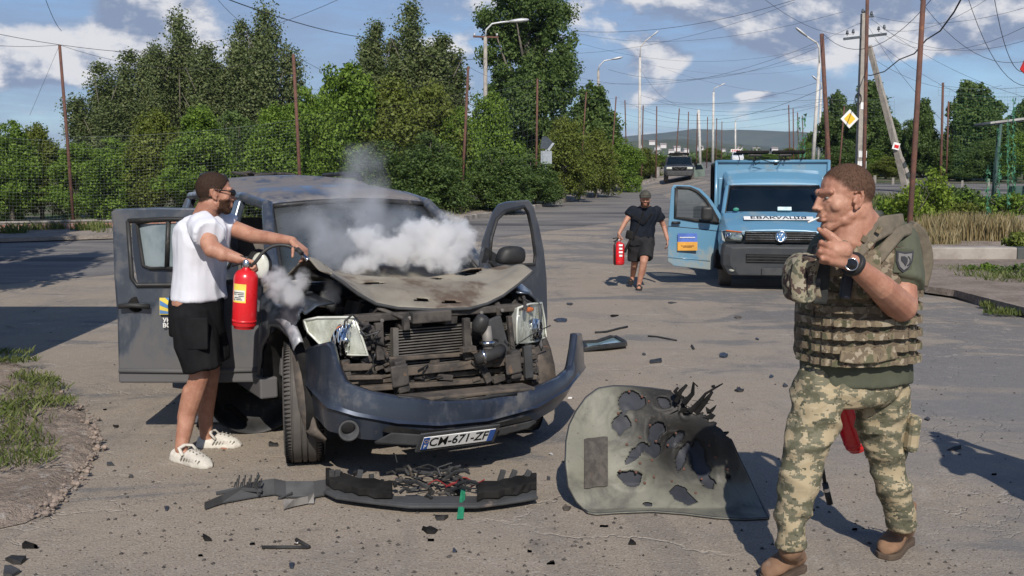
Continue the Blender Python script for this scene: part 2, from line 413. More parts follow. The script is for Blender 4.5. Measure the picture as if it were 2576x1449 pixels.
# crack-edged kerb at the right verge
mb = MB()
kr = [Vector((*p, 0)) for p in gpts([(2345, 728), (2400, 744), (2470, 768), (2576, 795), (2700, 830)])]
for a, b in zip(kr, kr[1:]):
    an = math.atan2(b.y-a.y, b.x-a.x); p = (a+b)/2
    mb.box((p.x, p.y, 0.03), ((b-a).length-0.02, 0.14, 0.12), (0.1, 0, an))
tag(mb.build('kerb', M_CONC, bevel=0.015), kind='structure')
# ------------------------------------------------------------------ hills and far village
m, t = base_mat('far_hill'); P = t.obj
c = t.mix(t.mapr(t.noise(t.vmath('MULTIPLY', P, (1, 1, 2.5)), 0.012, 8, 0.7), 0.35, 0.65), (0.022, 0.034, 0.016), (0.050, 0.060, 0.026))
c = t.mix(t.mapr(t.noise(P, 0.006, 4, 0.6), 0.52, 0.60, 0, .7), c, (0.03, 0.042, 0.024))
t.l.new(c, t.b.inputs['Base Color']); t.set(t.b, 'Roughness', 1.0); M_HILL = m
def ridge(name, D, prof, depth, seed):
    """prof: (px, py of the crest); a hill range D metres away with a real far side"""
    bm = bmesh.new(); rows = []
    n = 120; pxs = np.linspace(prof[0][0], prof[-1][0], n)
    tops = np.interp(pxs, [p[0] for p in prof], [p[1] for p in prof])
    for k in range(13):
        s_ = k/12.0; row = []
        for px_, ty in zip(pxs, tops):
            d = D + depth*s_*2
            X = (px_-1288)/F35*D*(1+0.0*s_); ztop = CAM_Z+(HOR-ty)/F35*(D+depth)
            k_ = math.sin(min(s_*2, 1)*math.pi/2) if s_ <= .5 else math.cos((s_-.5)*math.pi)
            zz = -24 + (ztop+24)*k_ + 5*mn.fractal(Vector((X*.004, d*.004, seed)), .8, 2, 5)*k_ + 1.6*mn.noise(Vector((X*.05, d*.02, seed)))*k_
            row.append(bm.verts.new((X*(D+depth)/D, d, zz)))
        rows.append(row)
    for a, b in zip(rows, rows[1:]):
        for i in range(n-1): bm.faces.new((a[i], a[i+1], b[i+1], b[i]))
    me = bpy.data.meshes.new(name); bm.to_mesh(me); bm.free()
    tag(link(name, me, M_HILL, smooth=True), kind='structure')
ridge('hill', 2300, [(-200, 440), (600, 400), (1200, 370), (1500, 352), (1620, 340), (1700, 332), (1740, 328), (1800, 330), (1900, 334), (2040, 338), (2300, 352), (2800, 380)], 500, 1)
ridge('hill', 1300, [(900, 420), (1300, 398), (1560, 372), (1640, 352), (1720, 350), (1800, 362), (1950, 374), (2060, 378), (2500, 395), (2900, 420)], 260, 7)
M_HW = mat('far_house_wall', (0.62, 0.60, 0.57), (0.5, 0.48, 0.46), 2, 0.9); M_HR = mat('far_house_roof', (0.30, 0.27, 0.25), (0.20, 0.15, 0.13), 2, 0.9)
house = empty('village_house', (0, 0, 0), 0, 'small pale village house on the distant hillside', 'house', 'small houses on the far hillside')
mb = MB(); mb.box((0, 0, 2.2), (10, 8, 7)); mb.build('wall', M_HW, house)
mb = MB(); mb.prism([(-4.8, 0), (4.8, 0), (0, 3.2)], (0, 0, 5.7), (0, 1, 0), (0, 0, 1), 11); mb.build('roof', M_HR, house)
rnd = random.Random(11)
HSE = [(1640, 358), (1655, 371), (1668, 366), (1690, 380), (1702, 374), (1716, 385), (1735, 392), (1628, 380), (1770, 384), (1760, 372), (1820, 376), (1840, 383), (1862, 372), (1885, 387), (1902, 378), (1925, 384), (1948, 376), (1965, 388), (1990, 379), (1650, 386), (1676, 394), (1612, 366), (1725, 377), (1790, 390), (1935, 393)]
HL = [q_ for q_ in ['uppermost of all, left of the tall white lamp post', 'just right of the white lamp post foot', 'upper one over the dark pickup', 'above the pickup open door', 'left of the leaning far post', 'right above the pickup door mirror', 'left of the far concrete pole', 'leftmost low one beside the white lamp', 'right of the far concrete pole', 'upper one right of the concrete pole', 'between the far lamp posts, upper', 'just left of the farthest lamp', 'just right of the farthest lamp', 'low one above the white car', 'upper one over the left lamp bar', 'low one over the left lamp bar', 'upper one over the bar middle', 'low one over the bar middle', 'rightmost, over the right lamp bar', 'low one left of the pickup roof', 'lowest one at the pickup roof', 'leftmost upper one behind the lamp post', 'between the leaning post and its neighbour', 'lowest one at the far white lamp post', 'lowest one between the lamp bars']]
for i, (px_, py_) in enumerate(HSE):
    o = house if i == 0 else copy_tree(house)
    tag(o, 'tiny pale hillside house, ' + HL[i])
    D_ = 1180
    p = at(px_, py_, D_); o.location = (p.x, p.y, p.z-2.5); o.rotation_euler.z = rnd.uniform(-.6, .6); s_ = rnd.uniform(.6, 1.15); o.scale = (s_*.75, s_*.75, s_*.62)
# slope that carries the village: a nearer low hill
ridge('hill', 1185, [(1100, 440), (1400, 410), (1580, 360), (1680, 357), (1760, 368), (1900, 371), (2040, 376), (2400, 400), (2800, 440)], 60, 13)
# ------------------------------------------------------------------ trees
def leaf_mat(name, c1, c2, tr=0.35):
    m, t = base_mat(name); P = t.obj
    geo = t.n.new('ShaderNodeNewGeometry').outputs['Random Per Island']
    f = t.math('ADD', t.math('MULTIPLY', t.noise(P, 0.8, 4, 0.6), 0.6), t.math('MULTIPLY', geo, 0.4))
    c = t.mix(t.mapr(f, 0.3, 0.7), c1, c2)
    t.l.new(c, t.b.inputs['Base Color']); t.set(t.b, 'Roughness', 0.55); t.set(t.b, 'Specular IOR Level', 0.25)
    trn = t.new('ShaderNodeBsdfTranslucent'); t.l.new(t.mix(0.5, c, (0.16, 0.24, 0.03)), trn.inputs[0])
    mx = t.new('ShaderNodeMixShader', ins={0: tr}); t.l.new(t.b.outputs[0], mx.inputs[1]); t.l.new(trn.outputs[0], mx.inputs[2])
    t.l.new(mx.outputs[0], t.out.inputs[0]); return m
LM_BUSH = leaf_mat('leaf_bush', (0.075, 0.140, 0.018), (0.195, 0.290, 0.045))
LM_OLIVE = leaf_mat('leaf_olive', (0.090, 0.120, 0.020), (0.185, 0.215, 0.045))
LM_POP = leaf_mat('leaf_poplar', (0.070, 0.100, 0.032), (0.185, 0.215, 0.090))
LM_DARK = leaf_mat('leaf_dark', (0.045, 0.085, 0.022), (0.125, 0.185, 0.050))
LM_YEL = leaf_mat('leaf_yellowgreen', (0.120, 0.190, 0.020), (0.230, 0.310, 0.040))
M_BARK = mat('bark', (0.16, 0.14, 0.115), (0.09, 0.078, 0.065), 5, 0.95, bmp=0.02, bscale=14)
def leaves(name, lobes, nleaf, size, seed, m, parent, sub=26, srad=0.30, squash=(1, 1, 1), up=0.0):
    rg = np.random.default_rng(seed)
    L = np.array(lobes, float); vol = (L[:, 3]*L[:, 4]*L[:, 5])**0.67; cl = []
    for i, (cx, cy, cz, rx, ry, rz) in enumerate(L):
        k = max(5, int(sub*vol[i]/vol.mean()))
        dv = rg.normal(size=(k, 3)); dv /= np.linalg.norm(dv, axis=1)[:, None]; rr = rg.uniform(0.35, 1.0, k)**0.6
        c = np.array([cx, cy, cz]) + dv*rr[:, None]*np.array([rx, ry, rz])*(1-.5*(srad > .8))
        r_ = rg.uniform(0.6, 1.3, k)*srad*min(rx, ry, rz)
        cl.append(np.column_stack([c, r_]))
    cl = np.vstack(cl); wgt = cl[:, 3]**1.6; idx = rg.choice(len(cl), nleaf, p=wgt/wgt.sum())
    dv = rg.normal(size=(nleaf, 3)); dv /= np.linalg.norm(dv, axis=1)[:, None]
    rad = cl[idx, 3]*(rg.uniform(0, 1, nleaf)**0.45)*rg.uniform(.8, 1.22 if srad < .8 else 1.6, nleaf)
    ctr = cl[idx, :3] + dv*rad[:, None]*np.array(squash)
    nrm = dv + rg.normal(size=(nleaf, 3))*0.8 + np.array([0, -0.1, 0.35]); nrm /= np.linalg.norm(nrm, axis=1)[:, None]
    a = np.cross(nrm, rg.normal(size=(nleaf, 3))+np.array([0, 0, up])); a /= np.linalg.norm(a, axis=1)[:, None]; b = np.cross(nrm, a)
    s_ = size*rg.uniform(0.6, 1.35, nleaf)[:, None]
    q = np.stack([ctr-a*s_*.5, ctr+b*s_*.36+a*s_*.06, ctr+a*s_*.6, ctr-b*s_*.36+a*s_*.06], axis=1).reshape(-1, 3)
    me = bpy.data.meshes.new(name); me.vertices.add(nleaf*4); me.vertices.foreach_set('co', q.ravel())
    me.loops.add(nleaf*4); me.loops.foreach_set('vertex_index', np.arange(nleaf*4, dtype=np.int32))
    me.polygons.add(nleaf); me.polygons.foreach_set('loop_start', np.arange(0, nleaf*4, 4, dtype=np.int32)); me.polygons.foreach_set('loop_total', np.full(nleaf, 4, dtype=np.int32))
    me.update(); me.validate()
    return link(name, me, m, parent)
def trunk(parent, H, r, limbs, seed, spread=0.35, lean=0.0):
    rg = random.Random(seed); mb = MB()
    pts = [Vector((lean*k/5*H + rg.uniform(-.03, .03)*H*.3, rg.uniform(-.03, .03)*H*.3, H*k/5)) for k in range(6)]
    pts[0] = Vector((0, 0, -0.25)); mb.tube(pts, [r*1.25, r, r*.82, r*.62, r*.42, r*.15], 8)
    for k in range(limbs):
        h0 = rg.uniform(.15, .75); p0 = Vector((lean*h0*H, 0, h0*H)); a = rg.uniform(0, 6.28); ln = H*rg.uniform(.2, .4)
        dr = Vector((math.cos(a)*spread, math.sin(a)*spread, rg.uniform(.5, 1))).normalized()
        mb.tube([p0, p0+dr*ln*.5+Vector((0, 0, ln*.04)), p0+dr*ln+Vector((0, 0, ln*.2))], [r*.5*(1-h0*.5), r*.3*(1-h0*.5), r*.08], 6)
    return mb.build('trunk', M_BARK, parent, smooth=True)
rnd = random.Random(5)
def bushy_lobes(H, Wd, seed, n=9, base=0.15):
    rg = random.Random(seed); L = []
    for i in range(n):
        a = rg.uniform(0, 6.28); h = rg.uniform(base, 0.86); rr = Wd*(0.62*math.sin(math.pi*min(h+.12, 1)**.8))*rg.uniform(.5, 1)
        L.append((math.cos(a)*rr, math.sin(a)*rr, h*H, Wd*rg.uniform(.26, .42), Wd*rg.uniform(.26, .42), H*rg.uniform(.11, .19)))
    L.append((0, 0, H*.5, Wd*.55, Wd*.5, H*.33)); L.append((rg.uniform(-.2, .2)*Wd, 0, H*.86, Wd*.22, Wd*.22, H*.13))
    return L
def spire_lobes(H, Wd, seed, n=7, base=.12):
    rg = random.Random(seed); L = []
    for i in range(n):
        a = 6.28*i/n+rg.uniform(-.4, .4); rr = Wd*rg.uniform(.25, .85) if i else 0; top = H*(1-.30*(rr/Wd)**1.1)*rg.uniform(.84, 1.0); wc = rg.uniform(.8, 1.15); ph = rg.uniform(0, 6)
        for s_ in range(9):
            f = (s_+.6)/9.2; h = base*H+(top-base*H)*f; k = (.9, 1.0, 1.05, 1.12, 1.12, 1.10, 1.04, .98, .80)[s_]*wc; sp_ = .45+.65*min(f*1.6, 1)
            L.append((math.cos(a)*rr*sp_+.05*Wd*math.sin(ph+s_), math.sin(a)*rr*sp_, h, Wd*.33*k, Wd*.33*k, H*.072))
    return L
PROTO = {}
def proto(key, lobes, nleaf, size, m, H, r, limbs, seed, **kw):
    e = empty('deciduous_tree' if 'spire' not in key else 'poplar_tree')
    trunk(e, H*.8, r, limbs, seed, lean=kw.pop('lean', 0)); leaves('crown', lobes, nleaf, size, seed, m, e, **kw)
    PROTO[key] = [e, False]; return e
proto('bushA', bushy_lobes(4.6, 2.3, 1), 30000, 0.105, LM_BUSH, 4.6, .10, 7, 1, srad=.42)
proto('bushB', bushy_lobes(4.6, 2.3, 2, 10), 30000, 0.105, LM_BUSH, 4.6, .10, 7, 2, srad=.40)
proto('bushC', bushy_lobes(4.6, 2.3, 3, 8), 28000, 0.105, LM_OLIVE, 4.6, .10, 7, 3, srad=.42)
proto('bushD', bushy_lobes(4.6, 2.3, 4, 10), 26000, 0.115, LM_DARK, 4.6, .10, 7, 4, srad=.42)
proto('spireA', spire_lobes(14, 2.4, 5, 5), 46000, 0.19, LM_POP, 14, .22, 10, 5, srad=1.0, sub=5, squash=(1, 1, 1.25))
proto('spireB', spire_lobes(14, 2.7, 6, 6), 56000, 0.19, LM_POP, 14, .24, 12, 6, srad=1.0, sub=5, squash=(1, 1, 1.25))
proto('spireC', spire_lobes(14, 2.2, 9, 4), 40000, 0.19, LM_POP, 14, .20, 12, 9, srad=1.0, sub=5, squash=(1, 1, 1.25))
proto('roundA', bushy_lobes(7, 3.4, 7, 12, .28), 26000, 0.19, LM_DARK, 7, .2, 10, 7, srad=.36)
proto('roundB', bushy_lobes(7, 3.2, 8, 9, .3), 20000, 0.19, LM_DARK, 7, .18, 12, 8, srad=.33)
PH = {'bushA': 4.6, 'bushB': 4.6, 'bushC': 4.6, 'bushD': 4.6, 'spireA': 14, 'spireB': 14, 'spireC': 14, 'roundA': 7, 'roundB': 7}
PW = {'bushA': 2.3, 'bushB': 2.3, 'bushC': 2.3, 'bushD': 2.3, 'spireA': 2.4, 'spireB': 2.7, 'spireC': 2.2, 'roundA': 3.4, 'roundB': 3.2}
def plant(key, px, top, d, wpx, label, cat='tree', group=None, rz=None, name=None):
    """tree whose crown is centred at px, reaches up to top, stands d metres off and is wpx wide"""
    e, used = PROTO[key]; o = copy_tree(e) if used else e; PROTO[key][1] = True
    p = at(px, top, d); zg = terr(p.x, d); H_ = (p.z-zg)/PH[key]; W_ = (wpx/2)/F35*d/PW[key]
    o.location = (p.x, d, zg); kx, kz = (1.5, 1.07) if 'spire' in key else (1.18, 1.03); o.scale = (W_*kx, W_*kx, H_*kz); o.rotation_euler.z = rnd.uniform(0, 6.28) if rz is None else rz
    if name: o.name = name
    return tag(o, label, cat, group)
G1 = 'bushy trees behind the brick wall and verge'
for a in (('bushA', 20, 300, 32, 210, 'bushy green tree at the far left edge behind the brick wall'),
          ('bushC', 95, 320, 33, 190, 'olive green bushy tree just left of the leftmost rusty post'),
          ('bushB', 190, 370, 32, 200, 'lower bushy tree directly behind the leftmost rusty post'),
          ('bushA', 290, 345, 33, 220, 'bushy tree behind the open front door of the damaged car'),
          ('bushC', 395, 285, 33, 240, 'tall olive bushy tree below the tallest left poplar'),
          ('bushB', 500, 282, 32, 230, 'bushy green tree right above the head of the man in white'),
          ('bushD', 590, 275, 34, 230, 'darker bushy tree between man in white and the second rusty post'),
          ('bushB', 690, 280, 33, 220, 'bushy green tree behind the second rusty post from the left'),
          ('bushA', 775, 215, 35, 230, 'bushy tree just right of the second rusty post'),
          ('bushB', 860, 178, 38, 270, 'tall leafy tree rising left of the ragged poplar group'),
          ('bushC', 975, 205, 39, 280, 'tall olive tree in front of the ragged poplar group'),
          ('bushC', 1080, 215, 40, 250, 'olive tree at the right foot of the ragged poplar group'),
          ('bushD', 960, 350, 35, 260, 'low dark bushy tree behind the smoke column'),
          ('bushD', 1075, 330, 36, 230, 'low dark bushy tree left of the third rusty post'),
          ('bushA', 1150, 265, 40, 180, 'bushy tree directly behind the third rusty post'),
          ('bushB', 1225, 245, 44, 190, 'bushy tree covering the foot of the nearest street lamp'),
          ('bushD', 1250, 370, 38, 200, 'low dense tree beside the concrete stubs left of the open driver door'),
          ('bushD', 1330, 390, 43, 190, 'low dense tree below the giant poplar'),
          ('bushC', 1420, 300, 47, 180, 'olive tree behind the road signs'),
          ('roundA', 1490, 215, 62, 210, 'round tree right of the giant poplar behind the second street lamp'),
          ('bushC', 1500, 330, 52, 150, 'small olive tree below the round tree by the second street lamp'),
          ('bushA', 1565, 345, 60, 130, 'small bushy tree left of the tall white street lamp'),
          ('bushC', 1622, 375, 75, 110, 'small bushy tree right of the tall white street lamp'),
          ('bushB', 1665, 392, 95, 80, 'low bush at the far road edge left of the dark pickup')):
    plant(*a, group=G1)
G2 = 'poplars rising behind the bushy trees'
for a in (('spireA', 255, 165, 70, 110, 'leftmost poplar of the row, short and many pointed'),
          ('spireA', 322, 135, 72, 100, 'second poplar from the left with three pointed tops'),
          ('spireC', 385, 105, 72, 80, 'slim poplar left of the tallest left poplar'),
          ('spireB', 445, 50, 74, 110, 'tallest poplar of the left group with a broad blunt top'),
          ('spireC', 520, 100, 72, 100, 'slim poplar right of the tallest left poplar'),
          ('spireA', 605, 60, 74, 90, 'poplar with bare pale branches, left one above the second rusty post'),
          ('spireB', 665, 35, 74, 120, 'broad poplar with bare pale branches beside the second rusty post'),
          ('spireC', 945, 42, 64, 100, 'left spire of the ragged poplar group behind the smoke'),
          ('spireA', 1035, 15, 64, 120, 'tallest middle spire of the ragged poplar group'),
          ('spireC', 1110, 75, 64, 120, 'right leaning spire of the ragged poplar group')):
    plant(*a, group=G2)
# the giant poplar
e = empty('poplar_tree', (0, 0, 0), 0, 'giant dark poplar behind the street lamp, its top out of the picture', 'tree', G2)
p = at(1325, 480, 58); e.location = (p.x, 58, terr(p.x, 58))
def rel(px, py, d=58): q = at(px, py, d); return (q.x-p.x, 0, q.z-terr(p.x, 58))
GL = []
for (px_, py_, rx, rz) in ((1260, 30, 55, 60), (1330, 0, 60, 70), (1390, 40, 50, 60), (1255, 110, 50, 50), (1330, 90, 60, 60), (1400, 120, 52, 52), (1290, 170, 60, 50), (1370, 180, 62, 55), (1410, 190, 45, 50), (1265, 215, 48, 45), (1330, 240, 60, 50), (1390, 240, 55, 45), (1300, 300, 62, 50), (1380, 300, 62, 50), (1340, 360, 60, 50), (1400, 370, 50, 45), (1300, 380, 50, 45), (1320, -60, 70, 50)):
    q = rel(px_, py_); GL.append((q[0], random.Random(px_+py_).uniform(-1.3, 1.3), q[2], rx/F35*58, 1.5, rz/F35*58))
trunk(e, 12, .32, 14, 12); leaves('crown', GL, 80000, 0.155, 12, LM_DARK, e, srad=.46, sub=24)
G3 = 'trees beyond the side road'
for a in (('roundA', 2110, 235, 66, 150, 'dark tree behind the rusty posts right of the blue van box'),
          ('roundB', 2185, 205, 62, 190, 'dark spreading tree behind the concrete utility pole'),
          ('roundA', 2240, 300, 60, 130, 'lower dark tree behind the leaning pole brace'),
          ('bushD', 2290, 300, 62, 120, 'small dark tree right of the leaning pole brace'),
          ('roundB', 2322, 250, 58, 110, 'dark tree right behind the thick near rusty post'),
          ('bushD', 2385, 330, 56, 120, 'low dark tree behind the thin pair of rusty posts'),
          ('roundB', 2450, 205, 56, 200, 'tallest tree at the right, ragged, left of the bus shelter'),
          ('roundA', 2510, 300, 52, 150, 'dense tree behind the bus shelter'),
          ('roundB', 2590, 245, 52, 150, 'tree cut by the right edge above the shelter roof'),
          ('bushD', 2440, 370, 50, 150, 'low dense bush left of the bus shelter'),
          ('bushC', 2230, 395, 54, 110, 'low olive bush at the foot of the leaning brace'),
          ('bushD', 2130, 350, 58, 130, 'dark bush below the priority sign'), ('bushB', 2205, 375, 60, 120, 'green bush between the utility pole and its brace'), ('bushD', 2340, 345, 58, 130, 'dark bush right behind the thick rusty post'),
          ('bushB', 2400, 350, 60, 120, 'green bush right of the thin rusty posts'), ('bushD', 2490, 345, 50, 140, 'dark bush seen under the shelter roof'), ('bushB', 2560, 340, 48, 130, 'green bush behind the right shelter post')):
    plant(*a, group=G3)
G4 = 'far bushes along the road ahead'
for i, a in enumerate(((1700, 402, 110, 60), (1740, 398, 140, 70), (1790, 372, 160, 80), (1835, 392, 170, 60), (1880, 392, 165, 70), (1930, 388, 150, 80), (1985, 372, 130, 80), (2030, 350, 120, 60))):
    o = plant(('bushC', 'bushB')[i % 2], *a, ('dark low bush behind the dark pickup', 'low bush between dark pickup and white lamp post', 'olive bush behind the far white lamp post', 'low bush left of the far white car', 'low bush right behind the far white car', 'bush over the left lamp bar of the blue van', 'tall far bush right of the roof lamp bar of the blue van', 'yellowish bush left of the curved street lamp by the van')[i], group=G4)
fw = []
rgw = random.Random(41)
for k in range(46):
    px_ = 1560+k*11.5; D_ = rgw.uniform(250, 420); q_ = at(px_, rgw.uniform(378, 396)+(10 if 1640 < px_ < 1760 else 0), D_); rr = rgw.uniform(3, 6)
    fw.append((q_.x, D_, q_.z-rr*.8, rr*1.2, rr, rr*.9)); fw.append((q_.x+2, D_, q_.z-rr*2.4, rr*1.5, rr, rr*1.2))
tag(leaves('far_woods', fw, 30000, 1.1, 3, LM_DARK, None, srad=.5, sub=10), 'band of distant trees below the far hill', 'woods', kind='stuff')
# shading trees out of the frame on the left
for i, (x_, y_, s_) in enumerate(((-9.2, 12.0, 1.35), (-12.4, 15.5, 1.7))):
    e, used = PROTO['roundB']; o = copy_tree(e); o.location = (x_, y_, 0); o.scale = (s_*.62, s_*.62, s_*.9)
    tag(o, ('spreading tree beside the road, outside the left edge, shading the asphalt', 'farther spreading tree outside the left edge')[i], 'tree')
# shrubs on the right verge
def shrub(name, c, r, h, n, size, m, label, seed):
    e = empty(name, c, 0, label, 'shrub', 'shrubs on the right verge'); mb = MB(); rg = random.Random(seed)
    for k in range(9):
        a = rg.uniform(0, 6.28); mb.tube([(0, 0, -.05), (math.cos(a)*r*.3, math.sin(a)*r*.3, h*.5), (math.cos(a)*r*.7, math.sin(a)*r*.6, h*rg.uniform(.7, 1))], [.018, .012, .004], 5)
    mb.build('stem', M_BARK, e)
    L = [(rg.uniform(-.6, .6)*r, rg.uniform(-.6, .6)*r, rg.uniform(.2, .8)*h, r*.45, r*.45, h*.28) for _ in range(9)]
    leaves('foliage', L, n, size, seed, m, e, srad=.5); return e
for a in ((2365, 535, 31, 85, 462, LM_BUSH, 'dense green shrub behind the straw grass, left part'), (2455, 535, 31, 80, 478, LM_DARK, 'dark green shrub behind the straw grass, right part'), (2545, 540, 30, 80, 492, LM_BUSH, 'broad green shrub at the right edge under the shelter'),
          (2290, 600, 27, 60, 470, LM_YEL, 'yellow green shrub left of the thick rusty post'), (2345, 585, 28, 55, 430, LM_YEL, 'tall yellow green shrub right behind the thick rusty post'),
          (2235, 575, 30, 40, 500, LM_BUSH, 'low green shrub behind the shoulder of the soldier'), (2400, 570, 30, 70, 505, LM_OLIVE, 'grey green shrub above the dry grass'),
          (2500, 600, 26, 60, 540, LM_OLIVE, 'grey green shrub below the bus shelter'), (2560, 640, 21, 45, 585, LM_OLIVE, 'shrub at the right end of the concrete block'),
          (2540, 712, 17.5, 60, 668, LM_DARK, 'low dark weeds shrub in front of the painted concrete block'), (2470, 700, 18, 40, 672, LM_BUSH, 'small green weed bush under the white part of the concrete block')):
    px_, by, d, rp, ty, m_, lb = a; p0 = at(px_, by, d); zt = at(px_, ty, d).z; zg = terr(p0.x, d)+.03
    shrub('leafy_shrub', (p0.x, d, zg), rp/F35*d, max(zt-zg, .2), 2600, .085 if d > 20 else .05, m_, lb, px_)
# grass (stuff)
def grass(name, spots, m, label, seed, n, h, wd=.012, lean=.35):
    rg = np.random.default_rng(seed); idx = rg.integers(0, len(spots), n); S = np.array(spots)
    a = rg.uniform(0, 6.28, n); rr = np.sqrt(rg.uniform(0, 1, n))
    x_ = S[idx, 0]+np.cos(a)*rr*S[idx, 3]; y_ = S[idx, 1]+np.sin(a)*rr*S[idx, 4]; z_ = S[idx, 2].copy()
    hh = h*rg.uniform(.4, 1.2, n)*S[idx, 5]; th = rg.uniform(0, 6.28, n); ln = rg.uniform(0, lean, n)
    dx, dy = np.cos(th), np.sin(th); bx, by = -dy*wd, dx*wd
    v = np.stack([np.stack([x_-bx, y_-by, z_], 1), np.stack([x_+bx, y_+by, z_], 1), np.stack([x_+bx*.7+dx*ln*hh*.4, y_+by*.7+dy*ln*hh*.4, z_+hh*.6], 1), np.stack([x_+dx*ln*hh, y_+dy*ln*hh, z_+hh], 1)], 1).reshape(-1, 3)
    me = bpy.data.meshes.new(name); me.vertices.add(n*4); me.vertices.foreach_set('co', v.ravel()); me.loops.add(n*4); me.loops.foreach_set('vertex_index', np.arange(n*4, dtype=np.int32))
    me.polygons.add(n); me.polygons.foreach_set('loop_start', np.arange(0, n*4, 4, dtype=np.int32)); me.polygons.foreach_set('loop_total', np.full(n, 4, dtype=np.int32)); me.update(); me.validate()
    return tag(link(name, me, m), label, 'grass', kind='stuff')
M_DRY = leaf_mat('dry_grass', (0.25, 0.19, 0.09), (0.36, 0.30, 0.17), .2); M_GRS = leaf_mat('green_grass', (0.070, 0.105, 0.025), (0.165, 0.185, 0.060), .3)
sp = []
for (px_, py_, rx, ry, s_) in ((2370, 600, .9, .8, 1), (2410, 600, 1, .8, 1), (2460, 598, 1, .8, 1.1), (2500, 602, .8, .7, 1), (2350, 612, .6, .5, .7), (2430, 585, 1.2, 1.2, 1), (2530, 600, .8, .9, .9)):
    g = on_ground(px_, py_+12); sp.append((g.x, g.y, terr(g.x, g.y), rx, ry, s_))
grass('dry_grass', sp, M_DRY, 'tall dry straw coloured grass behind the concrete block', 2, 9000, .62, .011)
sp = []
for (px_, py_, rx, ry, s_) in ((2340, 690, .5, .5, .6), (2380, 686, .7, .4, .6), (2430, 690, .8, .4, .8), (2490, 700, .8, .5, 1), (2550, 715, .9, .6, 1.1), (2600, 725, .9, .6, 1.1), (2455, 745, .35, .3, .5), (2400, 730, .3, .2, .4), (2520, 778, .3, .2, .5), (2570, 795, .5, .2, .5), (2360, 625, 1, .5, .8), (2250, 560, 2, 1, 1.6), (2220, 520, 2, 1, 1.5), (2205, 505, 2, 1, 1.6), (2300, 535, 2, 1, 1.8), (2290, 512, 3, 1, 1.6), (2420, 520, 3, 1, 1.6), (2450, 545, 2, 1, 1.8), (2230, 600, 1, 1, 1.2), (2350, 720, .2, .15, .5)):
    g = on_ground(px_, py_); sp.append((g.x, g.y, terr(g.x, g.y)+.03, rx, ry, s_))
grass('green_grass', sp, M_GRS, 'green weeds growing on the right verge', 3, 12000, .17, .008, .8)
sp = []
for (px_, py_, rx, ry, s_) in ((20, 915, .25, .15, 1), (45, 935, .2, .12, 1), (75, 975, .18, .18, 1), (95, 1010, .25, .2, 1.1), (60, 1040, .22, .2, 1), (100, 1050, .28, .16, 1), (140, 1040, .16, .1, .7), (10, 1080, .2, .2, 1.4), (5, 1130, .25, .25, 1.3), (45, 1150, .25, .2, 1), (30, 1200, .25, .2, .9), (70, 1180, .2, .15, .7), (-20, 1100, .4, .5, 1.2), (110, 985, .15, .1, .8)):
    g = on_ground(px_, py_); sp.append((g.x, g.y, .09, rx, ry, s_))
grass('green_grass', sp, M_GRS, 'green grass tufts and weeds on the broken bank at the left', 4, 2300, .058, .0042, 1.5)
sp = []
bl2 = gpts([(290, 600), (620, 583), (1000, 562), (1160, 550), (1250, 534), (1340, 518), (1450, 497), (1560, 471), (1640, 453)])
for (x0, y0), (x1, y1) in zip(bl2, bl2[1:]):
    for k in range(10):
        f = (k+.5)/10; X, Y = x0+(x1-x0)*f, y0+(y1-y0)*f
        sp.append((X-.3, Y+rnd.uniform(.8, 4.5), terr(X, Y+2)+.03, .9, .8, rnd.uniform(.4, 1.2)))
for (px_, py_) in ((70, 590), (130, 588), (215, 590), (190, 572), (35, 598), (245, 585)):
    g = on_ground(px_, py_); sp.append((g.x, g.y, .3, .4, .3, .9))
grass('green_grass', sp, M_GRS, 'green grass along the kerb under the trees', 6, 16000, .30, .016, .7)
# ------------------------------------------------------------------ brick wall, stubs, block
M_BRK, t = base_mat('old_brick'); br = t.new('ShaderNodeTexBrick', ins={'Scale': 1.0, 'Mortar Size': 0.012, 'Brick Width': 0.26, 'Row Height': 0.08})
so = t.sep(t.obj); t.l.new(t.comb(so[0], so[2], 0.0), br.inputs['Vector'])
t.set(br, 1, (0.30, 0.115, 0.075)); t.set(br, 2, (0.36, 0.20, 0.15)); t.set(br, 3, (0.28, 0.26, 0.24))
c = t.mix(t.mapr(t.noise(t.obj, 1.2, 5, .6), .52, .66, 0, .6), br.outputs[0], (0.30, 0.24, 0.20)); t.l.new(c, t.b.inputs['Base Color']); t.set(t.b, 'Roughness', .95); bump(t, br.outputs[1], .01, -.6)
wp0, wp1 = on_ground(-40, 597), on_ground(560, 575)
wv = wp1-wp0; an = math.atan2(wv.y, wv.x); L_ = math.hypot(wv.x, wv.y)
e = empty('brick_wall', (wp0.x, wp0.y+.6, terr(wp0.x, wp0.y)), an, 'low old brick wall with a pale coping behind the left pavement', 'wall')
mb = MB(); mb.box((L_/2, 0, .14), (L_, .25, .42)); mb.build('wall_body', M_BRK, e); mb = MB()
for k in range(int(L_/.9)): mb.box((.45+k*.9, 0, .375+rnd.uniform(-.01, .015)), (.87, .31, .055), (0, 0, rnd.uniform(-.02, .02)))
mb.build('coping', M_CONC, e, bevel=.01)
q0 = on_ground(1135, 545); e = empty('brick_wall', (q0.x-.1, q0.y+.4, terr(q0.x, q0.y)), .25, 'short broken brick wall stub by the third rusty post', 'wall')
mb = MB(); mb.box((0, 0, .16), (.95, .3, .52)); mb.build('wall_body', M_BRK, e); mb = MB(); mb.box((0, 0, .45), (1.0, .36, .05)); mb.build('coping', M_CONC, e, bevel=.01)
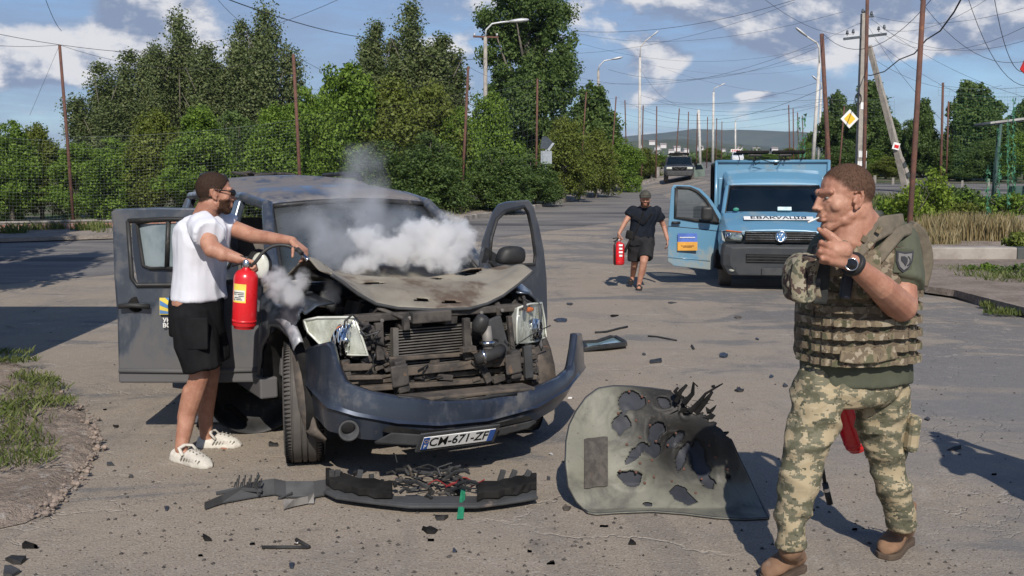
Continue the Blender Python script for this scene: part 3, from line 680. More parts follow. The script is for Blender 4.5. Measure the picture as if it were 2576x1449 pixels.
for i, (px_, ty, by, wpx) in enumerate(((1203, 497, 531, 9), (1376, 470, 500, 9), (1440, 457, 487, 10), (1347, 487, 512, 9), (1588, 435, 462, 8), (1622, 428, 452, 9), (1654, 421, 448, 10), (1565, 442, 470, 7), (2200, 442, 462, 8), (2246, 448, 466, 7), (2326, 446, 468, 7), (2420, 455, 472, 7), (2485, 450, 474, 9), (1640, 425, 450, 7))):
    g = on_ground(px_, by); hh = (by-ty)/F35*g.y; ww = wpx/F35*g.y
    mb = MB(); mb.box((0, 0, hh/2-.05), (ww, ww*.8, hh+.1), (0, 0, .1*i), .85)
    o = mb.build('concrete_stub', M_CONC, None, bevel=ww*.12); o.location = (g.x, g.y, terr(g.x, g.y))
    where = ('standing alone right of the short brick stub', 'at the foot of the road sign post', 'right of the road signs among grass', 'left of the road sign post at the fourth rusty post', 'at the foot of the tall white lamp post', 'small one between two far rusty posts', 'largest far one at the end of the kerb', 'low one left of the white lamp post', 'just right of the soldier head by the side road', 'second from the soldier head by the side road', 'right of the thick rusty post by the side road', 'right of the thin rusty posts by the side road', 'nearest to the bus shelter by the side road', 'narrow far one left of the largest')[i]
    tag(o, 'pale concrete guard stub '+where, 'bollard', 'concrete guard stubs along the roads')
# painted block
M_WP = mat('old_white_paint', (0.33, 0.30, 0.26), (0.24, 0.21, 0.18), 3, .85, bmp=.006, bscale=25, spots=((.2, .17, .14), 4, .60)); M_BP = mat('old_black_paint', (0.035, 0.045, 0.045), (0.07, 0.075, 0.07), 4, .8)
g = on_ground(2330, 666); e = empty('concrete_block', (g.x-.6, g.y, terr(g.x, g.y)-.02), math.atan2(.0, 1), 'long low concrete road block painted white with a black band', 'block')
mb = MB(); mb.box((1.05, 0, .19), (2.55, .5, .40)); mb.box((3.45, .0, .18), (.75, .5, .36)); mb.build('block_body', M_WP, e, bevel=.03)
mb = MB(); mb.box((2.70, 0, .185), (.75, .51, .385)); mb.build('black_band', M_BP, e, bevel=.02)
# ------------------------------------------------------------------ posts, lamps, poles, wires
M_RUST = mat('rusty_steel', (0.135, 0.060, 0.040), (0.085, 0.045, 0.035), 7, .85, bmp=.003, bscale=40, spots=((.20, .085, .045), 9, .58))
M_PALE = mat('pale_pole_paint', (0.55, 0.54, 0.51), (0.42, 0.40, 0.37), 3, .8, spots=((.22, .18, .14), 6, .60)); M_PCON = mat('pole_concrete', (0.34, 0.31, 0.27), (0.25, 0.23, 0.20), 4, .9, bmp=.008, bscale=20)
M_WIRE = mat('dark_wire', (0.03, 0.03, 0.033), rough=.7); M_LAMP = mat('lamp_metal', (0.60, 0.61, 0.62), (0.5, .5, .5), 5, .45, .3); M_STEEL = mat('grey_steel', (0.25, 0.25, 0.25), (0.16, .15, .14), 6, .55, .7)
M_GREENW = mat('green_net', (0.06, 0.20, 0.11), rough=.8); M_NET = mat('net_line', (0.13, 0.16, 0.15), rough=.7)
TOPS = {}
def post(key, top, base_px, d, r, label, group='rusty steel net posts', m=None, name='net_post', down=.1):
    T = at(top[0], top[1], d); B = at(base_px, HOR, d); B.z = terr(B.x, d)-down
    mb = MB(); mb.tube([B, B.lerp(T, .5)+Vector((r*.2, 0, 0)), T], [r*1.05, r, r*.92], 10)
    o = mb.build(name, m or M_RUST, None, smooth=True); TOPS[key] = T
    return tag(o, label, 'post', group)
def dtop(ty, h=5.5): return (h-2.274)/((HOR-ty)/F35-.0247)
post('a', (150, 113), 181, 29, .045, 'leftmost rusty net post in front of the brick wall')
post('b', (738, 137), 757, 31, .052, 'rusty net post rising behind the car roof')
post('c', (1178, 168), 1158, 37, .050, 'rusty net post at the short brick stub, leaning right')
post('d', (1352, 198), 1347, 43, .045, 'rusty net post left of the road signs under the giant poplar')
post('e', (1475, 232), 1455, 49, .035, 'thin rusty net post left of the second street lamp, leaning right')
post('f', (1550, 243), 1532, 57, .038, 'thin rusty net post just right of the second street lamp, leaning right')
post('g', (1572, 252), 1578, 62, .038, 'thin rusty net post left of the tall white street lamp')
post('h', (1618, 265), 1613, 70, .045, 'rusty net post touching the right side of the tall white street lamp')
post('i', (1652, 267), 1650, 72, .045, 'rusty net post second to the right of the tall white street lamp')
post('j', (1709, 273), 1697, 76, .045, 'leaning far rusty net post above the dark pickup')
post('k', (1732, 281), 1728, 84, .045, 'far rusty net post above the open door of the pickup')
post('l', (1754, 286), 1751, 92, .05, 'far rusty net post touching the far concrete pole')
post('m', (1780, 294), 1777, 96, .045, 'far rusty net post left of the far white lamp post')
post('n', (1803, 297), 1800, 104, .05, 'far rusty net post right beside the far white lamp post')
post('o', (1816, 306), 1814, 116, .05, 'small far rusty net post between the two far lamp posts')
post('p', (1984, 264), 1987, 70, .045, 'rusty net post above the roof lamps of the blue van')
post('q', (1995, 273), 1996, 78, .045, 'rusty net post second above the right end of the roof lamps')
post('r', (2006, 283), 2009, 88, .05, 'far rusty net post with green net hanging, third of the cluster')
post('s', (2018, 291), 2021, 98, .05, 'far rusty net post with green net hanging, rightmost of the cluster')
post('t', (2067, 85), 2103, 22, .05, 'near leaning rusty net post right of the blue van box')
post('u', (2076, 230), 2079, 46, .05, 'rusty net post at the right edge of the blue van box')
post('v', (2124, 268), 2108, 52, .045, 'leaning rusty net post behind the yellow priority sign')
post('w', (2183, -60), 2176, 19, .036, 'tall rusty net post in front of the concrete utility pole')
post('x', (2326, -60), 2288, 13.2, .036, 'thick near rusty net post rising behind the shoulder of the soldier')
post('y', (2372, 208), 2366, 42, .052, 'rusty net post right of the thick near one')
post('z', (2386, 255), 2380, 50, .045, 'thinner rusty net post behind its neighbour on the right')
# street lamps
def lamp(px_, top, basepx, d, arm, m, label, r=.11, cross=False, head=1.0):
    T = at(px_, top, d); B = at(basepx, HOR, d); B.z = terr(B.x, d); e = empty('street_lamp', B, 0, label, 'street lamp', 'street lamps along the road')
    mb = MB(); mb.tube([Vector((0, 0, -.1)), T-B], [r*1.15, r*.8], 12); mb.build('pole', m, e, smooth=True)
    A = [at(a, b, d)-B for a, b in arm]
    mb = MB(); mb.tube([T-B]+A, [.05]*(len(A)+1), 8); mb.build('arm', M_PALE if m is not M_PCON else M_LAMP, e, smooth=True)
    dr = (A[-1]-A[-2]).normalized(); c = A[-1]+dr*.35*head
    mb = MB(); mb.loft([[c+dr*k*head+Vector((0, 0, zc*head))+Vector((0, math.cos(a)*w_*head, math.sin(a)*h_*head)) for a in [i*math.pi/5 for i in range(10)]] for k, w_, h_, zc in ((-.42, .06, .05, 0), (-.2, .13, .08, 0), (.1, .17, .10, 0), (.36, .12, .07, 0), (.45, .04, .03, 0))])
    mb.build('lamp_head', M_LAMP, e, smooth=True)
    if cross:
        mb = MB(); c = at(cross[0], cross[1], d)-B; mb.box(c, (1.35, .09, .09), (0, .03, 0)); mb.build('crossarm', M_RUST, e)
        mb = MB()
        for k in (-.6, .6): mb.lathe([(.02, 0), (.05, .03), (.05, .1), (.02, .14)], c+Vector((k, 0, .05)), n=8)
        mb.build('insulator', M_LAMP, e, smooth=True)
    return e
lamp(1221, 93, 1221, 54, [(1223, 75), (1238, 60), (1262, 56), (1285, 54)], M_PCON, 'nearest street lamp, concrete, in front of the giant poplar', .12, cross=(1222, 93), head=1.2)
lamp(1505, 178, 1509, 75, [(1508, 165), (1520, 153), (1540, 149)], M_PCON, 'second street lamp, concrete, right of the giant poplar', .11)
lamp(1610, 145, 1608, 88, [(1611, 118), (1625, 102), (1638, 92)], M_PALE, 'tall white street lamp at the left road edge', .13)
lamp(1795, 232, 1792, 130, [(1797, 222), (1810, 216)], M_PALE, 'far white street lamp right of the dark pickup', .17)
lamp(1850, 308, 1849, 175, [(1850, 302), (1853, 300)], M_PALE, 'farthest street lamp with a small red and white sign', .16)
lamp(2061, 160, 2042, 60, [(2061, 122), (2055, 108), (2036, 96), (2028, 90)], M_PALE, 'curved white street lamp rising behind the blue van box', .11)
lamp(2066, 225, 2056, 88, [(2066, 210), (2060, 205)], M_PALE, 'smaller white street lamp right behind the curved one', .10)
# far concrete pole
o = post('cp', (1757, 276), 1761, 100, .14, 'far pale concrete pole with small insulators behind the pickup', None, M_PALE, 'concrete_pole'); o['category'] = 'pole'
o = post('cp2', (2041, 352), 2040, 44, .0, 'x', None); bpy.data.objects.remove(o)
# signs
M_SIGNBK = mat('sign_back', (0.07, 0.085, 0.10), (0.05, .06, .07), 4, .5, .3); M_GALV = mat('galvanised', (0.38, 0.42, 0.45), (0.30, .33, .36), 5, .5, .4); M_WHT = mat('white_paint', (0.75, 0.75, 0.73), (0.66, .65, .62), 4, .5)
M_YEL = mat('sign_yellow', (0.80, 0.50, 0.035), (0.70, .43, .03), 3, .45); M_RED = mat('red_paint', (0.55, 0.02, 0.018), (0.45, .018, .016), 4, .4)
d = 44; B = at(1372, HOR, d); B.z = terr(B.x, d); e = empty('road_sign', B, 0, 'road sign post carrying a dark triangle back and two grey plates', 'road sign')
mb = MB(); mb.tube([(0, 0, -.1), at(1374, 345, d)-B], .035, 8); mb.build('post', M_GALV, e, smooth=True)
c = at(1374, 360, d)-B+Vector((0, -.05, 0)); mb = MB(); mb.prism([(-.28, -.24), (.22, -.27), (.26, .08), (.0, .30), (-.2, .25)], c, (1, 0.3, 0), (0, 0, 1), .02); mb.build('triangle_plate', M_SIGNBK, e)
c = at(1383, 368, d)-B+Vector((0, -.08, 0)); mb = MB(); mb.prism([(-.12, -.16), (-.02, -.2), (.20, .12), (.12, .16)], c, (1, 0, 0), (0, 0, 1), .02); mb.build('arrow_plate', M_GALV, e)
c = at(1374, 396, d)-B+Vector((0, -.05, 0)); mb = MB(); mb.prism([(-.24, -.28), (.25, -.28), (.25, .28), (-.24, .28)], c, (1, -.2, 0), (0, 0, 1), .02); mb.build('square_plate', M_GALV, e)
# utility pole
d = 38; B = at(2163, HOR, d); B.z = terr(B.x, d); T = at(2174, 34, d)
e = empty('utility_pole', B, 0, 'old concrete utility pole with dark crossarms, insulators and a leaning brace', 'utility pole')
V = lambda px_, py_, dd=d: at(px_, py_, dd)-B
mb = MB(); mb.loft([[c_+Vector((a_*w_, b_*w_, 0)) for a_, b_ in ((-1, -1), (1, -1), (1, 1), (-1, 1))] for c_, w_ in ((Vector((0, 0, -.2)), .16), (V(2174, 34), .11))]); mb.build('pole', M_PCON, e, bevel=.02)
mb = MB(); mb.box(V(2176, 92), (1.6, .1, .09), (0, -.115, 0)); mb.box(V(2176, 46), (.09, .09, .55)); mb.box(V(2182, 42), (.45, .07, .07), (0, -.05, 0)); mb.build('crossarm', M_SIGNBK, e)
for q in ((2131, 88), (2146, 85), (2210, 78), (2224, 74), (2170, 34), (2192, 40)):
    mb = MB(); mb.lathe([(.012, -.04), (.012, .02), (.055, .03), (.06, .07), (.04, .1), (.05, .13), (.02, .17)], V(*q), n=8); mb.build('insulator', M_SIGNBK, e, smooth=True)
mb = MB(); mb.tube([V(2186, 115), V(2262, 400), (V(2289, 480)+Vector((0, 0, -.4)))], [.11, .15, .17], 4); mb.build('brace', M_PCON, e)
for q0, q1, m_ in (((2262, 400), (2266, 410), M_WP), ((2267, 412), (2271, 423), M_BP), ((2271.5, 424), (2276, 436), M_WP), ((2276.5, 437), (2280, 447), M_BP)):
    mb = MB(); mb.tube([V(*q0), V(*q1)], .175, 4); mb.build('painted_band', m_, e)
mb = MB(); mb.box(V(2166, 388)+Vector((0, -.17, 0)), (.31, .02, .25)); mb.box(V(2164, 415)+Vector((0, -.17, 0)), (.33, .02, .28)); mb.build('white_band', M_WHT, e)
mb = MB(); mb.box(V(2168, 267)+Vector((0, -.15, 0)), (.2, .015, .26)); mb.build('notice_plate', M_WHT, e)
mb = MB(); mb.box(V(2250, 368)+Vector((0, -.16, 0)), (.26, .015, .26), (0, .25, 0)); mb.build('notice_plate', M_WHT, e)
mb = MB(); mb.box(V(2251, 369)+Vector((0, -.172, 0)), (.17, .008, .12), (0, .25, 0)); mb.build('notice_plate', M_RED, e)
mb = MB()
for q in (60, 140, 212, 290): mb.tube([V(2160, q), V(2182, q-2)], .012, 5)
mb.tube([V(2188, 150), V(2200, 138)], .03, 5)
mb.tube([V(2155, 250)+Vector((.12*math.cos(a), -.16, .22*math.sin(a))) for a in [i*.63 for i in range(11)]], .02, 6); mb.build('cable_loop', M_WIRE, e)
# priority sign on its bracket
B = at(2137, 299, d-.35); e = empty('priority_sign', B, 0, 'yellow and white diamond priority road sign beside the utility pole', 'road sign')
mb = MB(); k_ = .355; mb.prism([(-k_, 0), (0, -k_), (k_, 0), (0, k_)], (0, 0, 0), (1, .12, 0), (0, 0, 1), .018); mb.build('white_plate', M_WHT, e, bevel=.004)
mb = MB(); k_ = .225; mb.prism([(-k_, 0), (0, -k_), (k_, 0), (0, k_)], (0.001, -.014, 0), (1, .12, 0), (0, 0, 1), .006); mb.build('yellow_diamond', M_YEL, e)
mb = MB(); mb.tube([(0, .03, .0), (.42, .32, .03)], .018, 6); mb.tube([(0, .03, -.12), (.42, .32, -.1)], .012, 6); mb.build('bracket', M_RUST, e)
# small red and white far sign
B = at(1851, 379, 174); e = empty('road_sign', B, 0, 'small distant red and white lettered board on the farthest lamp post', 'road sign')
mb = MB(); mb.box((0, 0, 0), (1.75, .05, .5)); mb.build('board', M_WHT, e); mb = MB()
for k in range(5): mb.box((-.6+k*.3, -.04, 0), (.17, .02, .3))
mb.build('lettering', M_RED, e)
# bus shelter
M_SHROOF = mat('shelter_roof', (0.38, 0.38, 0.37), (0.25, .25, .24), 3, .8); M_SHP = mat('shelter_paint', (0.035, 0.075, 0.065), (0.05, .09, .08), 4, .7)
d = 31; B = at(2505, HOR, d); B.z = terr(B.x, d); e = empty('bus_shelter', B, 0, 'open shelter with a thin flat roof on dark green posts at the right edge', 'shelter')
zt = (at(2505, 312, d)-B).z
mb = MB(); mb.prism([(-.3, 0), (3.2, .42), (3.2, .50), (-.3, .06)], (0, .45, zt), (1, 0, 0), (0, 0, 1), 1.1); mb.build('roof', M_SHROOF, e)
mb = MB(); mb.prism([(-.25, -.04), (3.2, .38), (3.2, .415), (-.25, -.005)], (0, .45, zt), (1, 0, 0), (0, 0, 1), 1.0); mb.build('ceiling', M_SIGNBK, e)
for x_, y_ in ((.06, 0), (.46, .9), (1.5, 0), (3.0, .9), (3.0, 0)):
    mb = MB(); mb.tube([(x_-.12, y_, -.05), (x_, y_, zt+x_*.12)], .055, 8); mb.build('post', M_SHP, e, smooth=True)
mb = MB(); mb.box((1.9, 1.2, .45), (1.6, .5, .9)); mb.build('bench', M_SHP, e, bevel=.03)
# hanging green net rags and net panels
def catenary(a, b, sag, n=14): return [a.lerp(b, i/n)-Vector((0, 0, sag*4*(i/n)*(1-i/n))) for i in range(n+1)]
def wire(a, b, sag, r, label, group='overhead wires', m=None, cat='wire', name='overhead_wire'):
    mb = MB(); mb.tube(catenary(a, b, sag), r, 5); return tag(mb.build(name, m or M_WIRE, None), label, cat, group)
wire(at(520, -22, 24), at(920, 95, 40), .15, .013, 'thick dark cable running down behind the ragged poplars from the top edge'); 
wire(at(920, 95, 40), at(1221, 148, 53.7), .3, .013, 'dark cable between the ragged poplars and the nearest street lamp')
wire(at(-120, 60, 24), at(545, 134, 30), .25, .007, 'thin line sagging over the leftmost post to the tall left poplar')
wire(at(-120, 100, 26), TOPS['a'], .1, .006, 'thin line from the left edge to the top of the leftmost post')
wire(TOPS['a'], TOPS['b'], .55, .006, 'thin line sagging between the first two rusty posts')
wire(at(110, -15, 20), at(155, 78, 25), .1, .006, 'thin line from the top left down to the leftmost post')
wire(TOPS['a'], at(75, 290, 29), .0, .004, 'guy line left of the leftmost post')
wire(at(290, 130, 29), at(860, -5, 26), .35, .006, 'thin rising line across the tall left poplar')
wire(at(540, -10, 22), at(620, 66, 28), .05, .005, 'short thin line left of the top edge cable')
wire(TOPS['b'], TOPS['c'], .9, .006, 'thin line between the second and third rusty posts')
wire(TOPS['c'], TOPS['d'], .3, .006, 'thin line between the third and fourth rusty posts')
wire(at(1270, 250, 44), at(1560, 246, 56), .1, .005, 'thin line right of the fourth rusty post')
WR = [((1440, 78), (2030, -10), 50, 40), ((1300, 130), (2000, 5), 52, 40), ((1455, 108), (2065, 115), 60, 60), ((1530, 175), (2061, 118), 70, 60), ((1456, 210), (2063, 145), 70, 60), ((1612, 158), (2060, 170), 88, 88), ((1612, 240), (2064, 205), 88, 60), ((1440, 190), (2160, 60), 60, 38),
      ((1660, 168), (2060, 240), 88, 60), ((1640, 250), (2070, 262), 88, 60), ((1560, 255), (2110, 245), 75, 52), ((1500, 265), (2120, 250), 72, 52), ((1612, 175), (1700, 262), 88, 76), ((1455, 85), (2120, 30), 58, 40), ((1560, 300), (2050, 290), 90, 80), ((1600, 268), (2066, 225), 80, 46)]
WL1 = ['wire rising right from the giant poplar to the top edge above the far road', 'wire rising from the nearest street lamp head to the top edge', 'upper wire from the giant poplar to the head of the curved lamp', 'wire from the second street lamp head to the curved lamp', 'wire from the foot of the giant poplar crown to the curved lamp', 'wire from the tall white lamp to the top of the curved lamp', 'slack wire halfway up the tall white lamp', 'steep wire from the giant poplar to the utility pole',
 'wire falling from the tall white lamp to the near leaning post', 'low wire above the far lamp posts', 'wire from the second street lamp to the post by the dark trees', 'wire from left of the second street lamp to the priority sign', 'short wire dropping from the tall white lamp to the far posts', 'highest wire from the giant poplar to the top of the utility pole', 'lowest wire just over the far hill', 'wire from the far white lamp post to the curved lamp']
for i, (a, b, da, db) in enumerate(WR):
    wire(at(*a, da), at(*b, db), .5+.25*(i % 4), .006 if i % 3 else .009, WL1[i], 'thin wires above the road')
WR2 = [((2192, 40), (2576, 20), 38, 30), ((2224, 74), (2600, 95), 38, 30), ((2210, 78), (2620, 45), 38, 25), ((2192, 48), (2600, 250), 38, 34), ((2200, 100), (2620, 290), 38, 36), ((2430, -20), (2640, 190), 18, 20), ((2180, 60), (2440, 365), 38, 30), ((2200, 150), (2520, 215), 38, 40),
       ((2300, -20), (2640, 130), 22, 24), ((2150, 85), (1900, -20), 38, 25), ((2070, 85), (2350, -10), 22, 16), ((2500, -10), (2620, 120), 16, 18), ((2224, 74), (2480, 0), 38, 28)]
WL2 = ['wire from the pole top to the upper right edge', 'wire from the right crossarm end to the right edge', 'wire from the right crossarm rising to the upper right edge', 'wire from the pole top down to the shelter roof edge', 'wire from below the crossarm down to the trees by the shelter', 'near wire dropping steeply from the top edge to the red marker', 'wire from the crossarm down to the thin rusty post', 'slack wire from mid pole to the tall right tree', 'wire crossing the upper right corner', 'wire leaving the crossarm to the left top edge', 'wire from the near leaning post up to the top edge', 'short near wire in the upper right corner', 'steep wire from the crossarm end to the top edge']
for i, (a, b, da, db) in enumerate(WR2):
    wire(at(*a, da), at(*b, db), .35+.2*(i % 3), .0055, WL2[i], 'thin wires right of the utility pole')
pts = [at(2430, -25, 20), at(2400, 30, 21), at(2365, 78, 22), at(2330, 100, 24), at(2300, 135, 26), at(2262, 150, 29), at(2225, 180, 32), at(2190, 190, 36), at(2175, 188, 37.8)]
mb = MB(); mb.tube(pts, .017, 6); tag(mb.build('loose_cable', M_WIRE, None, smooth=True), 'thick kinked black cable drooping from the top edge to the utility pole', 'cable')
# drone net: thin strands hung between the posts
def net(a, b, d0, d1, top, bot, nx, nz, label, r=.004, m=None, sag=.12):
    mb = MB()
    for j in range(nz+1):
        f = j/nz; A = at(a, top[0]+(bot[0]-top[0])*f, d0); B_ = at(b, top[1]+(bot[1]-top[1])*f, d1)
        mb.tube(catenary(A, B_, sag*(1-.5*f), 8), r*.55*(2.4 if j == 0 else (1.5 if j % 4 == 0 else 1)), 3, cap=False)
    for i in range(nx+1):
        f = i/nx; dd = d0+(d1-d0)*f; px_ = a+(b-a)*f
        mb.tube([at(px_, top[0]+(top[1]-top[0])*f+6, dd), at(px_, bot[0]+(bot[1]-bot[0])*f, dd)], r*.5, 3, cap=False)
    return tag(mb.build('drone_net', m or M_NET, None), label, 'net', 'nets strung between the posts')
net(-60, 181, 28, 29, (330, 350), (600, 596), 26, 30, 'fine net left of the leftmost rusty post', .0026)
net(181, 757, 29, 31, (345, 300), (596, 560), 64, 34, 'fine net between the first two rusty posts', .0026)
net(757, 1165, 31, 37, (290, 235), (556, 535), 46, 40, 'fine dark net behind the smoke, between second and third rusty posts', .0032, M_WIRE)
net(1165, 1350, 37, 43, (240, 198), (520, 500), 16, 20, 'fine net between the third and fourth rusty posts', .003)
net(1350, 1470, 43, 50, (198, 235), (500, 478), 8, 14, 'fine net right of the fourth rusty post', .003)
net(2078, 2250, 45, 40, (248, 244), (300, 300), 10, 5, 'bunched pale net across the dark trees by the utility pole', .006)
net(2400, 2640, 34, 30, (232, 236), (500, 500), 34, 30, 'fine green net hanging in front of the bus shelter', .0035, M_GREENW)
net(2360, 2640, 30, 26, (214, 212), (240, 240), 10, 2, 'pale bunched net line in the right sky', .005)
net(1560, 2080, 72, 50, (262, 250), (268, 256), 6, 1, 'pale net line sagging across the road under the sky', .009)
net(1690, 2080, 110, 75, (332, 372), (337, 376), 6, 1, 'lower pale net line in front of the far hill', .010, sag=.6)
rg = random.Random(8)
for k, (px_, y0, y1, d_) in enumerate(((2512, 330, 500, 29), (2537, 300, 520, 28), (2010, 300, 395, 86), (2022, 292, 395, 96), (2550, 250, 480, 30), (2485, 420, 540, 26))):
    mb = MB(); yy = y0
    while yy < y1:
        c = at(px_+rg.uniform(-4, 4), yy, d_); s_ = .05*d_/30
        mb.add([c+Vector((rg.uniform(-s_, s_), rg.uniform(-s_, s_), rg.uniform(-s_*2, s_*2))) for _ in range(3)], [(0, 1, 2)]); yy += rg.uniform(1.2, 3)
    mb.tube([at(px_, y0-6, d_), at(px_-3, y1+4, d_)], .006, 3)
    tag(mb.build('net_rag', M_GREENW, None), 'torn strip of green net hanging at the '+('left shelter post', 'right shelter post', 'third post of the far cluster', 'rightmost post of the far cluster', 'shelter roof', 'shrub under the shelter')[k], 'net rag', 'torn green net strips')
mb = MB(); mb.prism([(-.02, -.05), (.10, -.14), (.14, .1), (.05, .09)], at(2570, 164, 12), (1, .3, 0), (0, 0, 1), .015)
tag(mb.build('red_flag', M_RED, None), 'small red cloth marker at the right edge of the sky', 'flag')
wire(at(2575, 165, 12), at(2610, -80, 12), .0, .003, 'line holding the small red cloth marker')
# wires and vehicle outside the frame that shade the left road
# ------------------------------------------------------------------ measuring inside a vehicle's own frame
class Frame:
    def __init__(s, loc, rz):
        s.M = Matrix.Translation(Vector(loc)) @ Matrix.Rotation(rz, 4, 'Z'); s.I = s.M.inverted()
    def L(s, p): return s.I @ Vector(p)
    def W(s, p): return s.M @ Vector(p)
    def c(s, px, py, X=None, Y=None, Z=None, d=None):
        if d is not None: return s.L(at(px, py, d))
        o = s.L((0, 0, CAM_Z)); q = s.L(at(px, py, 1.0)) - o
        for i, v in ((0, X), (1, Y), (2, Z)):
            if v is not None: return o + q*((v-o[i])/q[i])
def resample(poly, n, c=None):
    """n points round a polygon, at equal angles seen from its middle"""
    P2 = [Vector(p[:2]) for p in poly]; c = c or sum(P2, Vector((0, 0)))/len(P2); out = []
    for k in range(n):
        a = 2*math.pi*k/n; d = Vector((math.cos(a), math.sin(a))); best = None
        for i in range(len(P2)):
            a_, b_ = P2[i]-c, P2[(i+1) % len(P2)]-c; e_ = b_-a_; den = d.x*e_.y-d.y*e_.x
            if abs(den) < 1e-9: continue
            t_ = (a_.x*e_.y-a_.y*e_.x)/den; u_ = (a_.x*d.y-a_.y*d.x)/den
            if t_ > 0 and -1e-6 <= u_ <= 1+1e-6 and (best is None or t_ > best): best = t_
        out.append((c+d*(best or .01)))
    return out
def px_panel(fr, outer, hole, plane, thick, name, m, parent, n=64, bevel=.006, far=None, bow=0.0):
    """panel drawn in photo measures on a vertical plane (plane: px -> distance), with a window hole"""
    mb = MB()
    hc = sum([Vector(p) for p in hole], Vector((0, 0)))/len(hole) if hole else None
    O = [Vector(p) for p in outer]
    def P3(p, off): 
        q = at(p[0], p[1], plane(p[0])); tocam = (Vector((0, 0, 1.0))-q); tocam.z = 0
        return fr.L(q - tocam.normalized()*off)
    if hole:
        ro, ri = resample(outer, n, hc), resample(hole, n, hc)
        for p in outer:   # keep the corners
            k = min(range(n), key=lambda i: (ro[i]-Vector(p)).length); ro[k] = Vector(p)
        for p in hole:
            k = min(range(n), key=lambda i: (ri[i]-Vector(p)).length); ri[k] = Vector(p)
        rings = []
        for ring, off in ((ro, thick), (ro, .0), (ri, .0), (ri, thick)): rings.append([P3(p, off) for p in ring])
        vs = [v for r_ in rings for v in r_]; fs = []
        for a in range(4):
            b = (a+1) % 4
            fs += [(a*n+i, a*n+(i+1) % n, b*n+(i+1) % n, b*n+i) for i in range(n)]
        mb.add(vs, fs)
    else:
        k = len(O); vs = [P3(p, thick) for p in O]+[P3(p, 0) for p in O]
        mb.add(vs, [tuple(range(k)), tuple(range(2*k-1, k-1, -1))]+[(i, (i+1) % k, k+(i+1) % k, k+i) for i in range(k)])
    return mb.build(name, m, parent, bevel=bevel)
def text_mesh(name, body, size, m, parent, M4, ext=.002, bold=0.0, sx=1.0):
    cu = bpy.data.curves.new('t', 'FONT'); cu.body = body; cu.size = size; cu.extrude = ext; cu.align_x = 'CENTER'; cu.align_y = 'CENTER'; cu.offset = bold; cu.resolution_u = 3
    o = bpy.data.objects.new('t', cu); col.objects.link(o); dg = bpy.context.evaluated_depsgraph_get()
    me = bpy.data.meshes.new_from_object(o.evaluated_get(dg)); bpy.data.objects.remove(o)
    for v in me.vertices: v.co.x *= sx
    me.transform(M4); me.materials.clear(); return link(name, me, m, parent)
def basis(o, ex, ey):
    ex = Vector(ex).normalized(); ez = ex.cross(Vector(ey)).normalized(); ey = ez.cross(ex)
    M4 = Matrix((ex, ey, ez)).transposed().to_4x4(); M4.translation = Vector(o); return M4
# ------------------------------------------------------------------ vehicle materials
def car_paint(name, c, dust=(0.17, 0.145, 0.125), dlo=.50, metal=.55, low=0.0, rough=.32):
    m, t = base_mat(name); P = t.obj; z_ = t.sep(P)[2]
    n = t.noise(P, 2.2, 7, .68, .5); n2 = t.noise(t.vmath('MULTIPLY', P, (6, 6, 1.2)), 4, 5, .7)
    dm = t.mapr(t.math('ADD', t.math('ADD', n, t.math('MULTIPLY', n2, .25)), t.mapr(z_, .95, .35, 0, low, False)), dlo+.10, dlo+.32)
    cc = t.mix(t.math('MULTIPLY', dm, .8), c, dust); sp_ = t.noise(P, 26, 4, .7); cc = t.mix(t.mapr(sp_, .62, .70, 0, .6), cc, dust)
    sc_ = t.noise(t.vmath('MULTIPLY', P, (3, 3, 40)), 3, 4, .7); cc = t.mix(t.mapr(sc_, .70, .74, 0, .35), cc, (.35, .34, .33))
    t.l.new(cc, t.b.inputs['Base Color']); t.l.new(t.math('MULTIPLY', t.math('SUBTRACT', 1, dm), metal), t.b.inputs['Metallic'])
    t.l.new(t.mapr(dm, 0, 1, rough, .8), t.b.inputs['Roughness']); t.l.new(t.mapr(dm, 0, 1, .7, .05), t.b.inputs['Coat Weight']); t.set(t.b, 'Coat Roughness', .12)
    bump(t, t.noise(P, 5, 3), .004, .5); return m
M_CAR = car_paint('dusty_blue_grey_paint', (0.070, 0.086, 0.112), dust=(0.100, 0.094, 0.088), dlo=.47, low=.30, rough=.30)
M_BUMP = car_paint('bumper_paint', (0.036, 0.046, 0.066), dust=(.10, .095, .09), dlo=.57, low=.06, rough=.36)
M_ROOF = car_paint('dusty_roof_paint', (0.075, 0.09, 0.12), dust=(0.17, 0.15, 0.135), dlo=.36, rough=.4)
M_PLAS = mat('black_plastic', (0.016, 0.017, 0.018), (0.034, 0.033, 0.032), 5, .5, spec=.3, spots=((.11, .095, .08), 6, .60))
M_GREYP = mat('grey_plastic', (0.058, 0.060, 0.062), (0.040, .040, .041), 5, .65, spec=.3, spots=((.12, .10, .085), 5, .60))
M_RUB = mat('tyre_rubber', (0.040, 0.038, 0.036), (0.095, 0.082, 0.070), 4, .85, bmp=.002, bscale=60)
M_RUB2 = mat('dusty_tread', (0.115, 0.103, 0.092), (0.070, 0.064, 0.058), 3, .9)
M_BLACK = mat('burnt_black', (0.009, 0.009, 0.009), (0.02, 0.019, 0.018), 6, .9, spec=.12)
M_GRIME = mat('engine_grime', (0.030, 0.028, 0.027), (0.085, 0.074, 0.064), 9, .8, .15, bmp=.004, bscale=40, spots=((.20, .12, .07), 11, .62))
M_BROWN = mat('dusty_brown_metal', (0.125, 0.100, 0.078), (0.055, 0.048, 0.042), 9, .85, .1, bmp=.004, bscale=40, spots=((.28, .14, .07), 12, .62))
M_ALU = mat('cast_aluminium', (0.24, 0.225, 0.205), (0.13, 0.12, 0.11), 8, .7, .25)
